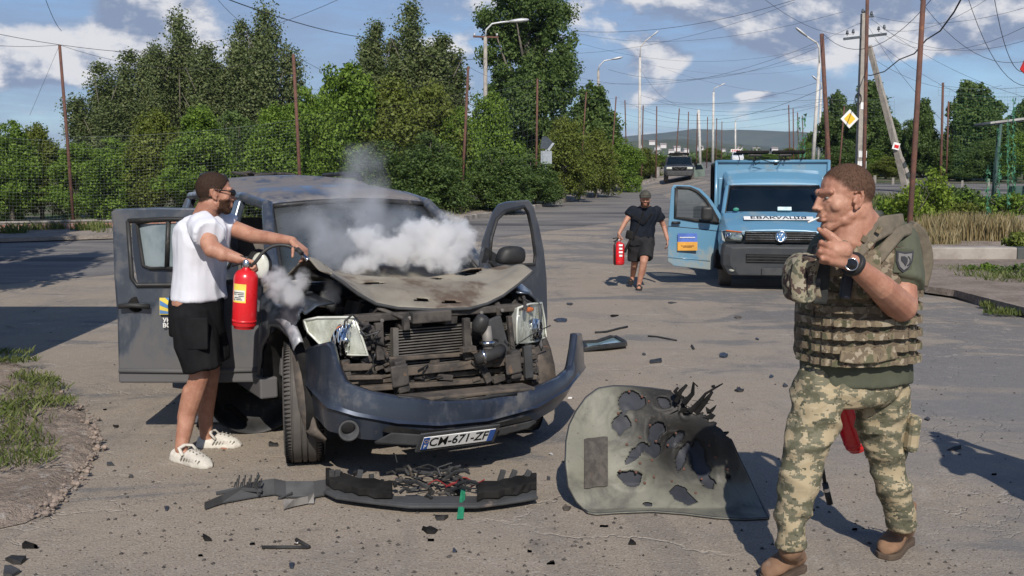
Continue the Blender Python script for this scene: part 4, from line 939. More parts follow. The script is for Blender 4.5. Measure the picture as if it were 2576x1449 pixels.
M_FIN = mat('radiator_fins', (0.20, 0.185, 0.165), (0.12, .11, .10), 5, .55, .5)
M_HOODP = mat('bare_hood_panel', (0.265, 0.240, 0.190), (0.185, 0.160, 0.122), 2.4, .62, .08, bmp=.006, bscale=12, spots=((.105, .075, .052), 2.6, .50), detail=7)
m, t = base_mat('dark_glass'); t.l.new(t.mix(t.mapr(t.noise(t.obj, 1.7, 6, .65), .42, .62), (0.028, 0.036, 0.042), (0.075, 0.082, 0.088)), t.b.inputs['Base Color']); t.l.new(t.mapr(t.noise(t.obj, 3, 5), .35, .65, .12, .42), t.b.inputs['Roughness']); t.set(t.b, 'Specular IOR Level', .8)
bump(t, t.noise(t.obj, 14, 4, .6), .003, .4); M_GLS = m
m, t = base_mat('clear_glass'); gl = t.new('ShaderNodeBsdfGlossy', ins={'Roughness': .03}); tr = t.new('ShaderNodeBsdfTransparent', ins={0: (.72, .78, .80)}); fr_ = t.new('ShaderNodeFresnel', ins={'IOR': 1.5})
mx = t.new('ShaderNodeMixShader', ins={0: t.math('ADD', fr_.outputs[0], .12)}); t.l.new(tr.outputs[0], mx.inputs[1]); t.l.new(gl.outputs[0], mx.inputs[2]); t.l.new(mx.outputs[0], t.out.inputs[0]); M_CLR = m
m, t = base_mat('chrome_reflector'); t.set(t.b, 'Metallic', 1.0); t.set(t.b, 'Roughness', .12); t.set(t.b, 'Base Color', (.8, .82, .84)); bump(t, t.voro(t.vmath('MULTIPLY', t.obj, (1, 1, .35)), 60), .012, 1.0); M_CHR = m
m, t = base_mat('cloudy_lens'); gl = t.new('ShaderNodeBsdfGlossy', ins={'Roughness': .12}); tr = t.new('ShaderNodeBsdfTransparent', ins={0: (.93, .94, .92)}); df = t.new('ShaderNodeBsdfDiffuse', ins={0: (.62, .62, .55)})
mx = t.new('ShaderNodeMixShader', ins={0: t.mapr(t.noise(t.obj, 7, 4), .42, .62, .02, .22)}); t.l.new(tr.outputs[0], mx.inputs[1]); t.l.new(df.outputs[0], mx.inputs[2])
mx2 = t.new('ShaderNodeMixShader', ins={0: .06}); t.l.new(mx.outputs[0], mx2.inputs[1]); t.l.new(gl.outputs[0], mx2.inputs[2]); t.l.new(mx2.outputs[0], t.out.inputs[0]); M_LENS = m
M_CHROME = mat('chrome', (0.62, 0.63, 0.64), (0.5, .5, .5), 5, .2, 1.0)
m, t = base_mat('pearl_reflector'); t.l.new(t.mix(t.mapr(t.noise(t.obj, 9, 5), .4, .62), (.90, .90, .86), (.66, .66, .58)), t.b.inputs['Base Color']); t.set(t.b, 'Metallic', .1); t.set(t.b, 'Roughness', .25); bump(t, t.voro(t.vmath('MULTIPLY', t.obj, (1, 3, 1)), 14), .01, .6); M_PEARL = m
M_AMB = mat('amber_plastic', (0.62, 0.16, 0.02), (0.45, .10, .02), 8, .25)
M_LENSW = mat('milky_lens', (0.62, 0.63, 0.57), (0.46, 0.47, 0.40), 6, .2, spec=.8)
M_SEAT = mat('grey_seat', (0.14, 0.125, 0.11), (0.10, .09, .08), 6, .9)
def make_wheel(parent, fr_loc, rz, r=.383, w=.245, name='wheel', ribs=True, rimr=.24):
    e = empty(name, fr_loc, rz); e.parent = parent
    mb = MB()   # axis along local Y
    h = w/2; prof = [(rimr, -h*.78), (rimr+.03, -h*.9), (r-.05, -h*1.02), (r-.018, -h*.93), (r-.004, -h*.78)]
    gr = [(-.62, 0), (-.60, 1), (-.55, 1), (-.53, 0), (-.18, 0), (-.16, 1), (-.10, 1), (-.08, 0), (.10, 0), (.12, 1), (.18, 1), (.20, 0), (.55, 0), (.57, 1), (.62, 1), (.64, 0)] if ribs else []
    prof += [(r-(.011 if q else 0), h*k) for k, q in gr] + [(r-.004, h*.78), (r-.018, h*.93), (r-.05, h*1.02), (rimr+.03, h*.9), (rimr, h*.78)]
    mb.lathe([(a, b) for a, b in prof], (0, 0, 0), (0, 1, 0), 56); mb.build('tyre', M_RUB2, e, auto=30)
    if ribs:
        mb = MB()
        for k in range(90):
            a = 2*math.pi*k/90
            for s_ in (-1, 1):
                mb.box((math.sin(a)*(r-.009), s_*h*.80, math.cos(a)*(r-.009)), (.006, h*.30, .020), (0, a, 0))
        mb.build('tread_sipe', M_BLACK, e)['kind'] = 'stuff'
    mb = MB(); mb.lathe([(rimr, -h*.8), (rimr-.02, -h*.6), (rimr-.03, h*.2), (rimr-.05, h*.3), (.06, h*.25), (.05, 0), (.05, -h*.8)], (0, 0, 0), (0, 1, 0), 28); mb.build('rim', M_ALU, e, smooth=True)
    return e
# ------------------------------------------------------------------ the smoking car
A0 = Vector((-.64, 6.59, 0)); CF = Frame(A0, R(-60))
car = empty('damaged_car', A0, R(-60), 'dark blue grey off-road car, smoking, nose torn open and doors ajar', 'car')
C = CF.c
# --- roof, pillars, body sides
mb = MB()
def roof_ring(X, zc, hw, edge, n=17):
    return [Vector((X, hw*math.sin((i/(n-1)-.5)*math.pi)*1.0, edge+(zc-edge)*(math.cos((i/(n-1)-.5)*math.pi))**.55)) for i in range(n)]
st = [(-1.20, 1.615, .60, 1.56), (-1.30, 1.655, .64, 1.585), (-1.6, 1.70, .67, 1.615), (-2.1, 1.735, .69, 1.63), (-2.35, 1.742, .69, 1.63), (-2.45, 1.79, .68, 1.635), (-2.8, 1.80, .675, 1.63), (-3.4, 1.79, .66, 1.61), (-3.75, 1.74, .62, 1.56), (-3.82, 1.66, .60, 1.52)]
mb.loft([roof_ring(*s_) for s_ in st], closed=False); o = mb.build('roof', M_ROOF, car, smooth=True, solid=.03)
body = MB()
def strip(a, b, w_, th, mbx=None):   # pillar: a,b centres, width along X, thickness
    (mbx or body).loft([[Vector(p)+Vector((dx*w_/2, dy*th/2, 0)) for dx, dy in ((-1, -1), (1, -1), (1, 1), (-1, 1))] for p in (a, b)])
for s_ in (-1, 1):
    body.tube([(-.48, s_*.80, 1.06), (-.80, s_*.745, 1.33), (-1.18, s_*.64, 1.585), (-1.7, s_*.675, 1.64), (-2.6, s_*.70, 1.66), (-3.6, s_*.66, 1.62)], [.05, .045, .045, .04, .04, .04], 8)
    strip((-1.62, s_*.90, 1.05), (-1.75, s_*.685, 1.62), .14, .06); strip((-2.72, s_*.90, 1.05), (-2.78, s_*.69, 1.62), .16, .06); strip((-3.72, s_*.84, 1.1), (-3.68, s_*.64, 1.6), .22, .06)
    strip((-1.60, s_*.90, .42), (-1.62, s_*.90, 1.06), .14, .08)
    body.box((-1.55, s_*.89, .40), (2.3, .12, .14))      # sill
    body.loft([[Vector((x_, s_*y_, z_)) for x_, z_ in ((-2.48, .9), (-2.36, .62), (-2.40, .42), (-3.34, .42), (-3.85, .5), (-3.86, 1.10), (-2.70, 1.12))] for y_ in (.925, .86)])
body.box((-.42, 0, .78), (.06, 1.62, .62)); body.box((-3.84, 0, .85), (.08, 1.7, .7))
body.box((-.60, 0, 1.05), (.50, 1.50, .06))       # dashboard top / cowl
body.build('body', M_CAR, car, bevel=.012)
mb = MB(); mb.box((-2.1, 0, .38), (3.3, 1.66, .10)); mb.box((-.2, 0, .36), (1.1, .9, .12)); mb.build('floor_pan', M_BLACK, car)
mb = MB()
for s_ in (-1, 1): mb.tube([(-2.45, s_*.60, 1.73), (-2.55, s_*.60, 1.80), (-3.0, s_*.60, 1.825), (-3.45, s_*.59, 1.815), (-3.55, s_*.59, 1.76)], .02, 8)
mb.build('roof_rail', M_PLAS, car, smooth=True)
# right side closed left flank
mb = MB(); mb.loft([[Vector((x_, y_, z_)) for x_, z_ in ((-1.66, .44), (-2.36, .44), (-2.48, .9), (-2.66, 1.08), (-1.66, 1.08))] for y_ in (.93, .86)]); mb.build('rear_door', M_CAR, car, bevel=.01)
# windshield
ws = [Vector((-.50, -.74, 1.09)), Vector((-.44, 0, 1.11)), Vector((-.50, .74, 1.09))]
mb = MB(); rows = []
for k in range(7):
    f = k/6; X0 = -.50+(-1.19+.50)*f; hw = .745+(.605-.745)*f; z0 = 1.08+(1.575-1.08)*f
    rows.append([Vector((X0+.075*(1-(q/6-1)**2)*1.0, hw*(q/6-1), z0+.035*(1-(q/6-1)**2)*(f**1.5))) for q in range(13)])
mb.loft(rows, closed=False); mb.build('windshield', M_GLS, car, smooth=True, solid=.008)
mb = MB(); mb.tube([r_ + Vector((.01, 0, .004)) for r_ in rows[-1]], .022, 6); mb.tube([rows[k][0]+Vector((.005, -.01, 0)) for k in range(7)], .022, 6); mb.tube([rows[k][-1]+Vector((.005, .01, 0)) for k in range(7)], .022, 6); mb.build('windshield_trim', M_PLAS, car, smooth=True)
mb = MB(); mb.tube([(-.42, -.50, 1.13), (-.55, -.1, 1.165)], .009, 5); mb.tube([(-.42, .1, 1.14), (-.55, .5, 1.15)], .009, 5); mb.build('wiper', M_PLAS, car)
# seats and wheel inside
for X_, Y_ in ((-1.35, -.40), (-1.35, .40), (-2.2, -.4), (-2.2, .4)):
    mb = MB(); mb.box((X_, Y_, .66), (.5, .5, .18), (0, -.08, 0)); mb.box((X_-.27, Y_, .98), (.14, .48, .62), (0, -.2, 0)); mb.box((X_-.36, Y_, 1.36), (.10, .26, .18), (0, -.2, 0)); mb.build('seat', M_SEAT, car, bevel=.04)
mb = MB(); mb.tube([(-.82+.05*math.sin(a), .38+.18*math.cos(a), 1.02+.17*math.sin(a)) for a in [i*.4 for i in range(17)]], .015, 6); mb.build('steering_wheel', M_PLAS, car)
# fenders
def arch(x_): return .39+math.sqrt(max(.47**2-x_**2, 0)) if abs(x_) < .47 else .40
def fender(sgn, torn):
    mb = MB(); rings = []; rg = random.Random(3)
    for k in range(22):
        X = -.46+k*((.80 if torn else .86)/21)
        q = max(0, (X-.20)/.32); z_top = 1.075-.04*q-(.10*q*q if torn else .03*q)
        yo = .93-.06*q*q if torn else .93-.20*sm(-.25, .45, X); za = max(arch(X), .40)
        if torn and X > .20: za = min(max(za, .62)+.25*(X-.20)/.14, z_top-.08)
        pts = [(yo, za), (yo+.012, za+.03), (yo+.008, (za*2+z_top)/3), (yo-.005, (za+z_top*2)/3), (yo-.03, z_top-.06), (yo-.09, z_top-.01), (.74-.05*q if torn else yo-.18, z_top)]
        dn = .022 if torn else .006
        rings.append([Vector((X+dn*mn.noise(Vector((X*7, z_*7, 1))), sgn*(y_+dn*1.3*mn.noise(Vector((X*5, z_*6, 5)))*(1+2*q)), z_+dn*mn.noise(Vector((X*6, z_*6, 9))))) for y_, z_ in pts])
    mb.loft(rings, closed=False); return mb.build('fender', M_CAR, car, smooth=True, solid=.012)
tag(fender(-1, True), 'crumpled dusty fender torn open beside the cracked headlamp'); fender(1, False)
mb = MB()   # scraped flare edge on the torn fender, its lit highlight put into the pale colour
mb.loft([[Vector((.0+.52*math.sin(a)+ox, -.955+oy, .39+.52*math.cos(a)+oz)) for ox, oy, oz in ((0, 0, 0), (.012, .01, .03), (.03, .03, .055), (.03, .05, .05))] for a in [(-.15+i*.09) for i in range(11)]], closed=False)
mb.build('scraped_flare_highlight', mat('scraped_highlight_paint', (0.42, 0.42, 0.43), (.22, .23, .25), 16, .5, .3), car, smooth=True, solid=.006)
for s_ in (-1, 1):
    mb = MB(); mb.loft([[Vector((.455*math.sin(a), s_*(y_-(.10 if s_ > 0 else 0)), .39+.455*math.cos(a))) for y_ in (.92, .80, .62, .55)] for a in [(-1.75+i*.25) for i in range(15)]], closed=False); mb.build('wheel_arch_liner', M_BROWN if s_ > 0 else M_BLACK, car, smooth=True, solid=.008)
make_wheel(car, (0, -.785, .381), R(-18)); make_wheel(car, (0, .785, .381), R(-18)); make_wheel(car, (-2.85, -.785, .381), 0); make_wheel(car, (-2.85, .785, .381), 0)
# torn liner strip hanging between tyre and bumper
mb = MB(); P_ = [C(735, 893, d=5.95), C(742, 960, d=5.85), C(752, 1030, d=5.8), C(770, 1085, d=5.75), C(800, 1110, d=5.75)]
mb.loft([[p, p+Vector((.03, .03, 0)), p+Vector((.05, .075-.01*i, .02)), p+Vector((.03, .12-.02*i, .02))] for i, p in enumerate(P_)], closed=False); mb.build('torn_liner', M_BROWN, car, smooth=True, solid=.008)
# engine bay block
mb = MB(); mb.box((.05, 0, .70), (.75, 1.30, .45)); mb.box((-.05, -.25, .95), (.55, .5, .10)); mb.box((.0, .35, .93), (.4, .35, .12)); mb.box((-.1, .62, .92), (.3, .2, .16)); mb.build('engine', M_BLACK, car, bevel=.03)
rg = random.Random(21)
mb = MB()
for k in range(40):
    mb.box((rg.uniform(-.3, .5), rg.uniform(-.8, .75), rg.uniform(.86, .97)), (rg.uniform(.03, .16), rg.uniform(.03, .16), rg.uniform(.03, .10)), (rg.uniform(-.4, .4), rg.uniform(-.4, .4), rg.uniform(0, 3)))
for k in range(14):
    a = Vector((rg.uniform(-.3, .5), rg.uniform(-.8, .7), .95)); mb.tube([a, a+Vector((rg.uniform(-.1, .1), rg.uniform(-.1, .1), .06)), a+Vector((rg.uniform(-.3, .3), rg.uniform(-.3, .3), .0))], .014, 6)
mb.build('engine_clutter', M_GRIME, car, bevel=.006)['kind'] = 'stuff'
# --- torn hood panel still lying on the nose
def hood_sheet(nx, ny, fn, holes, keep=lambda u, v: True):
    mb = MB(); idx = {}; vs = []; fs = []
    for i in range(nx+1):
        for j in range(ny+1):
            idx[i, j] = len(vs); vs.append(fn(i/nx, j/ny))
    for i in range(nx):
        for j in range(ny):
            u, v = (i+.5)/nx, (j+.5)/ny
            if not keep(u, v): continue
            if any(((u-cu)*math.cos(an)+(v-cv)*math.sin(an))**2/ru**2+(-(u-cu)*math.sin(an)+(v-cv)*math.cos(an))**2/rv_**2 < 1 for cu, cv, ru, rv_, an in holes): continue
            fs.append((idx[i, j], idx[i+1, j], idx[i+1, j+1], idx[i, j+1]))
    mb.add(vs, fs); return mb
Lc, Fc, Rc = (833, 690), (1090, 772), (1340, 680)
front_px = [(833, 689), (862, 708), (900, 737), (945, 762), (1000, 773), (1090, 777), (1180, 774), (1225, 762), (1265, 742), (1305, 712), (1340, 682)]
def hood_fn(u, v):     # u across (image left to right), v from front edge to the rear
    k = u*(len(front_px)-1); i = min(int(k), len(front_px)-2); f = k-i
    px_, py_ = front_px[i][0]*(1-f)+front_px[i+1][0]*f, front_px[i][1]*(1-f)+front_px[i+1][1]*f
    d0 = 5.72+.95*u + .15*(1-(2*u-1)**2)*-1
    p = C(px_, py_, d=d0)
    rear = Vector((-.42, -.86+1.58*u, 1.10+.07*math.sin(u*math.pi)))
    q = p.lerp(rear, v)
    q.z += .055*math.sin(min(v*1.35, 1)*math.pi)+.05*mn.noise(Vector((u*4, v*4, 2)))*min(v*4, 1) + (.05*math.exp(-((u-.05)**2)/.02-((v-.45)**2)/.06)) + .02*math.sin(u*17)*v*(1-v)
    return q
hh = [(.12, .30, .030, .05, .3), (.34, .36, .075, .035, .1), (.80, .55, .075, .085, -.4), (.955, .62, .05, .10, -.4), (.62, .50, .03, .03, 0), (.48, .08, .02, .02, 0), (.56, .06, .025, .018, 0)]
hood_sheet(90, 60, hood_fn, hh).build('hood_panel', M_HOODP, car, smooth=True, solid=.010)['label'] = 'torn bare hood frame lying bent across the nose'
mb = MB(); mb.tube([hood_fn(i/40, 0)+Vector((0, 0, -.006)) for i in range(41)], .011, 6); mb.build('hood_rim', M_GREYP, car, smooth=True)
mb = MB(); mb.loft([[C(a, b, d=5.95+.1*k) for k, b in enumerate((b0, b0-6, b0-14, b0-10))] for a, b0 in ((752, 700), (775, 693), (800, 696), (830, 700), (850, 708))], closed=False); mb.build('hinge_scrap', M_BLACK, car, smooth=True, solid=.01)
# --- front structure
def bx(p, q, th, m_=None):  # bar between photo points
    mb.box((p+q)/2, ((q-p).length, th[0], th[1]), (0, 0, 0))
def bar(mbx, a, b, w_, h_):
    a, b = Vector(a), Vector(b); dr = (b-a).normalized(); up = Vector((1, 0, 0)); s2 = dr.cross(up).normalized()
    mbx.loft([[p+up*w_/2*i+s2*h_/2*j for i, j in ((-1, -1), (1, -1), (1, 1), (-1, 1))] for p in (a, b)])
mb = MB(); bar(mb, C(868, 803, X=.52), C(1310, 772, X=.50), .07, .045); mb.box(C(1080, 795, X=.56), (.10, .26, .07)); mb.build('radiator_support', M_GRIME, car, bevel=.008)
mb = MB()
for s_ in ((900, 812), (960, 806), (1030, 800), (1120, 796), (1210, 786), (1262, 780)):
    mb.lathe([(.0, 0), (.012, 0), (.012, .012), (0, .014)], C(*s_, X=.56), (1, 0, 0), 8)
mb.build('bolt', M_ALU, car)
def finblock(a, b, name, X, n):   # photo corners of a finned cooler
    P0, P1 = C(a[0], a[1], X=X), C(b[0], b[1], X=X); c0 = (P0+P1)/2; w_ = abs(P1.y-P0.y); h_ = abs(P1.z-P0.z)
    mb = MB(); mb.box(c0-Vector((.03, 0, 0)), (.04, w_, h_)); o = mb.build(name, M_BLACK, car)
    mb = MB()
    for k in range(n): mb.box(c0+Vector((0, 0, -h_/2+(k+.5)*h_/n)), (.035, w_, h_/n*.42))
    mb.box(c0+Vector((0, -w_/2, 0)), (.05, .035, h_*1.06)); mb.box(c0+Vector((0, w_/2, 0)), (.05, .035, h_*1.06)); mb.build('fin', M_FIN, o, bevel=.002)
finblock((992, 828), (1178, 915), 'intercooler', .50, 15)
finblock((930, 838), (1275, 905), 'radiator', .42, 24)
finblock((1030, 952), (1225, 1002), 'condenser', .50, 16)
mb = MB(); bar(mb, C(1010, 935, X=.58), C(1300, 905, X=.58), .05, .05); bar(mb, C(960, 905, X=.55), C(1330, 880, X=.5), .03, .025); bar(mb, C(850, 965, X=.55), C(1340, 925, X=.52), .03, .03); bar(mb, C(860, 925, X=.6), C(935, 922, X=.58), .03, .04); bar(mb, C(862, 950, X=.6), C(960, 948, X=.58), .04, .025); bar(mb, C(1240, 918, X=.6), C(1350, 895, X=.5), .04, .03); bar(mb, C(905, 975, X=.55), C(1340, 945, X=.5), .12, .03); mb.build('crossmember', M_BROWN, car, bevel=.005)
for a, b in (((1000, 905), (1012, 985)), ((1290, 880), (1292, 950))):
    mb = MB(); bar(mb, C(*a, X=.62), C(*b, X=.62), .09, .075); mb.box(C((a[0]+b[0])/2, (a[1]+b[1])/2, X=.67), (.02, .11, .13), (.1, 0, 0)); mb.build('chassis_rail', M_GRIME, car, bevel=.012)
for a, b, w_ in (((952, 812), (956, 905), .05), ((932, 820), (975, 900), .025), ((1172, 800), (1176, 905), .045), ((1240, 800), (1268, 905), .10), ((1280, 795), (1290, 890), .03), ((868, 905), (872, 950), .05), ((1020, 800), (1022, 830), .04), ((905, 815), (935, 830), .05), ((1205, 905), (1230, 960), .05), ((985, 905), (1000, 1000), .03), ((1325, 870), (1330, 950), .06)):
    mb = MB(); bar(mb, C(*a, X=.585), C(*b, X=.585), .035, w_); mb.build('bracket', M_GRIME if w_ < .06 else M_GREYP, car, bevel=.005)
mb = MB()
for k in range(90):
    px_, py_ = rg.uniform(850, 1360), rg.uniform(795, 985)
    if 975 < px_ < 1190 and 815 < py_ < 922: continue
    if 1030 < px_ < 1225 and 950 < py_: continue
    if 1290 < px_ and py_ < 870: continue
    p = C(px_, py_-(px_-1080)*.05, X=rg.uniform(.42, .58)); mb.box(p, (rg.uniform(.02, .06), rg.uniform(.02, .09), rg.uniform(.015, .06)), (rg.uniform(-.5, .5), 0, rg.uniform(-.3, .3)))
mb.build('front_clutter', M_GRIME, car, bevel=.004)['kind'] = 'stuff'
mb = MB()
for k in range(46):
    px_, py_ = rg.uniform(850, 1350), rg.uniform(905, 975); p = C(px_, py_-(px_-1080)*.05, X=rg.uniform(.48, .6)); mb.box(p, (.03, rg.uniform(.02, .12), rg.uniform(.01, .035)), (rg.uniform(-.3, .3), 0, 0))
mb.build('front_clutter', M_BROWN, car, bevel=.004)['kind'] = 'stuff'
for k in range(16):
    px_, py_ = rg.uniform(900, 1340), rg.uniform(810, 960); a = C(px_, py_, X=.62); mb = MB()
    pts = [a]
    for q in range(5): pts.append(pts[-1]+Vector((rg.uniform(-.02, .02), rg.uniform(-.06, .09), rg.uniform(-.05, .04))))
    if 975 < px_ < 1190 and 815 < py_ < 925 or px_ > 1270: continue
    mb.tube(pts, rg.choice((.004, .006, .009)), 6); mb.build('cable', M_PLAS, car, smooth=True)
mb = MB(); pts = [C(1196, 905, X=.66), C(1222, 895, X=.68), C(1248, 888, X=.66), C(1262, 878, X=.62)]; mb.tube(pts, [.038, .045, .042, .034], 12); mb.build('hose', M_PLAS, car, smooth=True)
mb = MB(); pts = [C(1228, 886, X=.66), C(1226, 850, X=.64), C(1222, 822, X=.62)]; mb.tube(pts, [.034, .032, .034], 12); mb.build('hose', M_ALU, car, smooth=True)
mb = MB(); mb.lathe([(.03, -.06), (.045, -.03), (.05, .0), (.04, .05), (.02, .06)], C(1208, 815, X=.64), (.4, .3, 1), 12); mb.build('air_duct', M_PLAS, car, smooth=True)
mb = MB(); mb.lathe([(.047, -.012), (.05, 0), (.047, .012)], C(1226, 862, X=.655), (0, 0, 1), 12); mb.lathe([(.048, -.01), (.052, 0), (.048, .01)], C(1213, 898, X=.67), (0, 1, .2), 12); mb.build('clamp', M_CHROME, car, smooth=True)
mb = MB(); bar(mb, C(1160, 880, X=.63), C(1195, 876, X=.63), .05, .035); mb.build('rusty_bracket', M_BROWN, car, bevel=.006)
# --- headlamps
def headlamp(outline, Xin, Xout, pin, pout, refl, ambp, mil):
    plane = lambda q: Xin+(Xout-Xin)*max(0, min(1, (q-pin)/(pout-pin)))
    e_out = [C(a, b, X=plane(a)) for a, b in outline]; c0 = sum(e_out, Vector())/len(e_out)
    hou = MB(); hou.loft([[v-Vector((.13, 0, 0)) + (c0-v)*.12 for v in e_out], [v-Vector((.012, 0, 0)) for v in e_out]]); h_ = hou.build('headlamp', M_LENSW, car, bevel=.006)
    mb = MB(); mb.add([v+(c0-v)*.05-Vector((.008, 0, 0)) for v in e_out], [tuple(range(len(e_out)))]); mb.build('reflector_bowl', M_PEARL, h_)
    p = C(*refl[:2], X=plane(refl[0])+.004); mb = MB(); mb.lathe([(.0, .004), (.03, .004), (refl[2]*.6, .006), (refl[2]*.9, .010), (refl[2], .012)], p, (1, 0, -.1), 24); mb.build('reflector', M_CHR, h_, smooth=True)
    mb = MB(); mb.ball(p+Vector((.0, 0, 0)), (.018, .022, .022)); mb.build('bulb', M_CLR, h_, smooth=True)
    p = C(*ambp, X=plane(ambp[0])+.0); mb = MB(); mb.ball(p, (.012, .040, .018)); mb.build('indicator', M_AMB, h_, smooth=True)  # amber ball stands in for the amber reflection inside the lamp
    mb = MB(); n_ = len(e_out); mb.loft([[v+Vector((0, 0, 0)) for v in e_out], [v+(c0-v)*.10+Vector((.018, 0, 0)) for v in e_out], [v+(c0-v)*.5+Vector((.030, 0, 0)) for v in e_out]]); mb.build('lens', M_LENS, h_, smooth=True)
    mb = MB(); mb.tube(e_out+[e_out[0]], .008, 6); mb.build('lens_rim', M_LENSW, h_, smooth=True)
    return h_
h1 = headlamp([(766, 806), (800, 799), (892, 798), (909, 845), (926, 893), (886, 893), (846, 888), (806, 866), (775, 835)], .66, .33, 925, 766, (872, 858, .105), (862, 826), 1)
h1['label'] = 'cloudy wide headlamp next to the torn fender'
h2 = headlamp([(1303, 775), (1332, 765), (1362, 762), (1370, 805), (1374, 848), (1350, 858), (1326, 862), (1299, 862), (1300, 815)], .60, .30, 1300, 1376, (1340, 828, .075), (1330, 779), 0)
# --- bumper
TOPB = [(745, 905), (758, 878), (790, 868), (823, 861), (832, 890), (840, 917), (869, 967), (936, 988), (1019, 1002), (1102, 1013), (1227, 1009), (1332, 988), (1420, 950), (1446, 928), (1456, 870), (1459, 839), (1475, 838)]
CRS = [(745, 945), (765, 960), (823, 1025), (894, 1046), (998, 1065), (1102, 1071), (1227, 1059), (1352, 1025), (1427, 980), (1455, 945), (1475, 920)]
BOT = [(745, 1010), (765, 1038), (811, 1090), (911, 1112), (1044, 1118), (1248, 1096), (1344, 1071), (1407, 1034), (1436, 1002), (1462, 955), (1480, 940)]
ip = lambda tab, x_: float(np.interp(x_, [q[0] for q in tab], [q[1] for q in tab]))
mb = MB(); rings = []
BST = [(755, 6.10), (760, 5.92), (772, 5.76), (795, 5.62), (823, 5.54), (870, 5.50), (936, 5.51), (1019, 5.57), (1102, 5.66), (1227, 5.82), (1332, 6.02), (1400, 6.24), (1435, 6.42), (1455, 6.62), (1466, 6.84), (1471, 7.0)]
PL_ = [Vector((at(px_, 1000, d_).x, d_, 0)) for px_, d_ in BST]
NB = 90; sl = [0]
for a_, b_ in zip(PL_, PL_[1:]): sl.append(sl[-1]+(b_-a_).length)
def bpt(q): q = max(0, min(sl[-1], q)); return Vector((float(np.interp(q, sl, [p.x for p in PL_])), float(np.interp(q, sl, [p.y for p in PL_])), 0))
for k in range(NB+1):
    q_ = sl[-1]*k/NB; w0 = (bpt(q_-.05)+bpt(q_)*2+bpt(q_+.05))/4; tn = (bpt(q_+.06)-bpt(q_-.06)).normalized(); d_ = w0.y
    px_ = float(np.interp(w0.x/d_, [p.x/p.y for p in PL_], [b_[0] for b_ in BST]))
    zt, zc, zb = (at(px_, ip(tb, px_), d_).z for tb in (TOPB, CRS, BOT))
    hgt = zt-zc; base = CF.L(w0); lx = CF.I.to_3x3() @ Vector((tn.y, -tn.x, 0))
    base -= lx*.02
    prof = [(-.05, zt-.006), (-.03, zt), (-.012, zt-.002), (-.004, zt-.012), (.008, zc+hgt*.5), (.014, zc+hgt*.12), (.026, zc+.002), (.010, zc-.008), (-.004, zc-.016), (-.010, (zc+zb)/2), (-.018, zb+.008), (-.06, zb)]
    rings.append([base+lx*a+Vector((0, 0, z_)) for a, z_ in prof])
mb.loft(rings, closed=False); mb.build('bumper', M_BUMP, car, auto=24, solid=.006)['label'] = 'dark blue front bumper hanging loose, right end bent up'
bmp = car.children[-1]
mb = MB(); p = C(871, 1079, X=.80)+Vector((.045, 0, 0)); mb.lathe([(.062, -.012), (.056, .0), (.046, -.006), (.03, -.02), (0, -.022)], p, (1, -.25, .25), 24); mb.build('fog_lamp_recess', M_GREYP, bmp, smooth=True)
mb = MB(); mb.ball(p+Vector((-.008, 0, .012)), (.012, .044, .030)); mb.build('fog_lamp', M_BLACK, bmp, smooth=True)
mb = MB(); top = [(965, 1078), (985, 1070), (1060, 1083), (1150, 1078), (1250, 1064), (1330, 1046), (1338, 1052)]; low = [(962, 1086), (985, 1090), (1060, 1092), (1150, 1088), (1250, 1075), (1330, 1058), (1340, 1054)]
mb.loft([[C(a[0], a[1], X=.935), C(b[0], b[1], X=.935), C(b[0], b[1], X=.80), C(a[0], a[1], X=.80)] for a, b in zip(top, low)]); mb.build('air_opening', M_BLACK, bmp)
mb = MB(); low = [(940, 1112), (985, 1088), (1060, 1093), (1150, 1090), (1250, 1078), (1330, 1060), (1345, 1056)]; top = [(945, 1118), (985, 1118), (1060, 1122), (1150, 1114), (1250, 1098), (1330, 1078), (1350, 1062)]
mb.loft([[C(a[0], a[1], X=.95), C(b[0], b[1], X=.93), C(b[0], b[1], X=.80), C(a[0], a[1], X=.80)] for a, b in zip(low, top)]); mb.build('valance', M_GREYP, bmp, bevel=.01)
# licence plate
pa, pb, pc_, pd_ = C(1066, 1103, X=1.0), C(1247, 1080, X=1.0), C(1243, 1106, X=.955), C(1052, 1128, X=.955)
ex = (pb-pa).normalized(); ey = ((pa-pd_)+(pb-pc_)).normalized(); pc0 = (pa+pb+pc_+pd_)/4; pw = (pb-pa).length; ph = .098
Mp = basis(pc0, ex, ey); mb = MB(); mb.box((0, 0, -.008), (pw+.05, ph+.05, .012)); mb.box((0, -.03, -.016), (pw*.7, ph, .02)); o = mb.build('plate_holder', M_GREYP, bmp, bevel=.005); o.data.transform(Mp)
mb = MB(); mb.box((0, 0, 0), (pw, ph, .006)); o = mb.build('licence_plate', M_WHT, bmp, bevel=.003); o.data.transform(Mp)
M_EUB = mat('plate_blue', (0.02, 0.09, 0.35), (.02, .08, .30), 4, .4)
for s_ in (-1, 1):
    mb = MB(); mb.box((s_*(pw/2-.02), 0, .001), (.038, ph*.96, .006)); q = mb.build('plate_band', M_EUB, o); q.data.transform(Mp)
text_mesh('plate_text', 'CM-671-ZF', .094, M_BLACK, o, Mp @ Matrix.Translation((0, .002, .0038)), .0008, .0009, .86)
text_mesh('plate_text', 'F', .035, M_WHT, o, Mp @ Matrix.Translation((-pw/2+.02, -.025, .0045)), .0006, .001)
mb = MB()
for k in range(8): mb.ball((-pw/2+.02+.012*math.cos(k*.785), .018+.012*math.sin(k*.785), .0045), .002, 5, 4)
q = mb.build('plate_star', M_YEL, o); q.data.transform(Mp)
